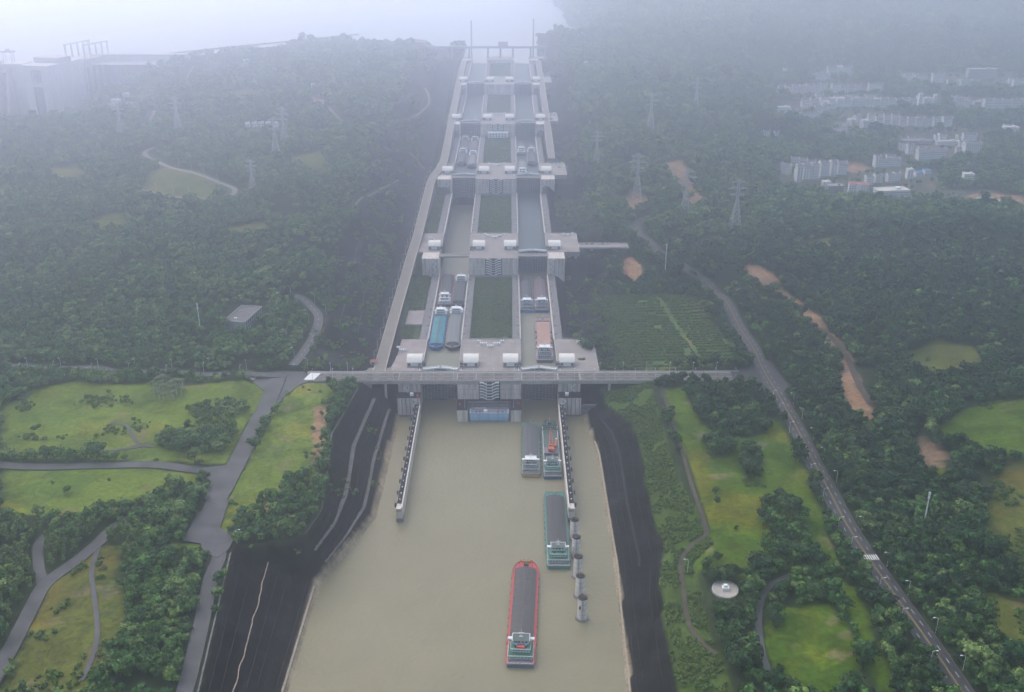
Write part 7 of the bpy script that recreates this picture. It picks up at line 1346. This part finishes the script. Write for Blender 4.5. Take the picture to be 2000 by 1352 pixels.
# palms
fr = MB()
for k in range(18):
    a = k * 2.4; t = [(0, 0)]; up0 = .9 - .12 * (k % 5); P = []
    for j in range(5): s = j / 4; P.append((s * 3.3, 8.2 + up0 * s * 2.2 - 2.6 * s * s))
    for j in range(4):
        w0 = .75 * (1 - j / 5); w1 = .75 * (1 - (j + 1) / 5); (r0, z0), (r1, z1) = P[j], P[j + 1]; c, s_ = math.cos(a), math.sin(a)
        fr.poly([(r0 * c - w0 * s_, r0 * s_ + w0 * c, z0), (r0 * c + w0 * s_, r0 * s_ - w0 * c, z0), (r1 * c + w1 * s_, r1 * s_ - w1 * c, z1), (r1 * c - w1 * s_, r1 * s_ + w1 * c, z1)])
FROND = fr.mesh('fronds', 'foliage_palm'); PTR = MB().tube((0, 0, -.5), (0, 0, 8.3), .3, .2, 7).mesh('trunk', 'concrete_pale')
for (x, y, kd, sc, lab) in LONE_TREES:
    if kd != 'palm': continue
    e = empty('palm_tree', (x, y, gz(x, y)), rng.uniform(0, 6), lab, 'palm tree', lab + ' group'); e.scale = (sc, sc, sc * rng.uniform(.85, 1.1)); put('trunk', PTR, e); put('fronds', FROND, e)
# shrubs: bank slopes, strips beside the lock, island gardens, orchard rows, lawn scrub
SP = []
def add_shrubs(x, y, lo, hi, zf=None, flat=1.):
    z = ground_z(x, y) if zf is None else np.full(x.shape, zf)
    for i in range(x.size): s = nr.uniform(lo, hi); SP.append((x[i], y[i], z[i] - .1, nr.uniform(0, 6.28), s, s * flat * nr.uniform(.8, 1.2), nr.integers(0, 4)))
x, y = jgrid(100, 175, 420, 858, 2.6); k = (x >= pl(y, RROCK) + .5) & (x < pl(y, RTOP) - 1.5) & (fbm(x / 14., y / 14., 12, 3) > -.12) & ~blocked(x, y, 1.); add_shrubs(x[k], y[k], .7, 1.7)
x, y = jgrid(-92, -74, 1042, 1440, 2.6); k = (fbm(x / 10., y / 10., 14, 2) > -.25) & ~((y > 1155) & (y < 1262)); add_shrubs(x[k], y[k], .8, 2.2)
x, y = jgrid(-91, -82, 962, 998, 2.2); add_shrubs(x, y, .7, 1.5)
for gi_, (xa, xb, ya, yb, zz) in enumerate(GARD[:3]):
    x, y = jgrid(xa, xb, ya, yb, 2.3); k = fbm(x / 9., y / 9., 15 + gi_, 2) > -.3; add_shrubs(x[k], y[k], .7, 1.4, zz)
    if gi_ == 0: x, y = jgrid(-9, 1, ya + 2, yb - 70, 2.); add_shrubs(x, y, 1.4, 2.2, zz, 1.3); x, y = jgrid(9, 19, ya, yb, 3.); add_shrubs(x, y, 1.3, 2.1, zz, 1.3)
for k_, pg in enumerate(ZONES['field']):
    ys = [p[1] for p in pg]; xs = [p[0] for p in pg]
    for yy in np.arange(min(ys), max(ys), 7.):
        x = np.arange(min(xs), max(xs), 1.9); x = x + nr.uniform(-.6, .6, x.size); y = np.full(x.shape, yy) + nr.uniform(-.5, .5, x.size)
        k = pts_in(pg, x, y) & (fbm(x / 16., y / 16., 19, 2) > -.42) & (np.abs(x - (205 - (y - 900) * .12)) > 2.2); add_shrubs(x[k], y[k], .8, 1.5)
x, y = jgrid(-520, 560, 420, 900, 4.2); lw = zone_mask('lawn', x, y); mw = zone_mask('meadow', x, y); sc_ = zone_mask('scrub', x, y)
dens = fbm(x / 24., y / 24., 23, 3); k = ((lw & (dens > .56)) | (mw & (dens > .16)) | (sc_ & (dens > .06))) & ~blocked(x, y, 1.2); add_shrubs(x[k], y[k], .35, 1.9)
x, y = jgrid(-178, -118, 886, 1750, 3.6); k = (x < -119) & (fbm(x / 17., y / 17., 27, 3) > .1); add_shrubs(x[k], y[k], .8, 2.0)
x, y = jgrid(86, 140, 886, 1750, 3.6); k = (fbm(x / 17., y / 17., 29, 3) > .12) & ~blocked(x, y, 1.); add_shrubs(x[k], y[k], .8, 2.0)
x, y = jgrid(-160, -86, 600, 855, 3.4); k = (x > pl(y, LTOP)) & (x < pl(y, LWATER) - 4) & (fbm(x / 13., y / 13., 37, 3) > .36); add_shrubs(x[k], y[k], .6, 1.5)
scatter('shrubs', SP, SHRUBC, 'low green shrubs and scrub on banks and lawns', 'shrubs')

# ---------------------------------------------------------------- haze
hz = MB().box(-6500, 6500, -1500, 14000, -12, 470).build('haze', [])
hm = bpy.data.materials.new('haze_air'); hm.use_nodes = True; hn = hm.node_tree; hn.nodes.clear()
ho = hn.nodes.new('ShaderNodeOutputMaterial'); pv = hn.nodes.new('ShaderNodeVolumePrincipled')
pv.inputs['Color'].default_value = (*HAZE_COLOR, 1); pv.inputs['Density'].default_value = HAZE_DENSITY; pv.inputs['Anisotropy'].default_value = HAZE_G
hn.links.new(pv.outputs[0], ho.inputs['Volume']); hz.data.materials.append(hm); tag(hz, 'pale even haze filling the valley air', 'haze', kind='stuff')
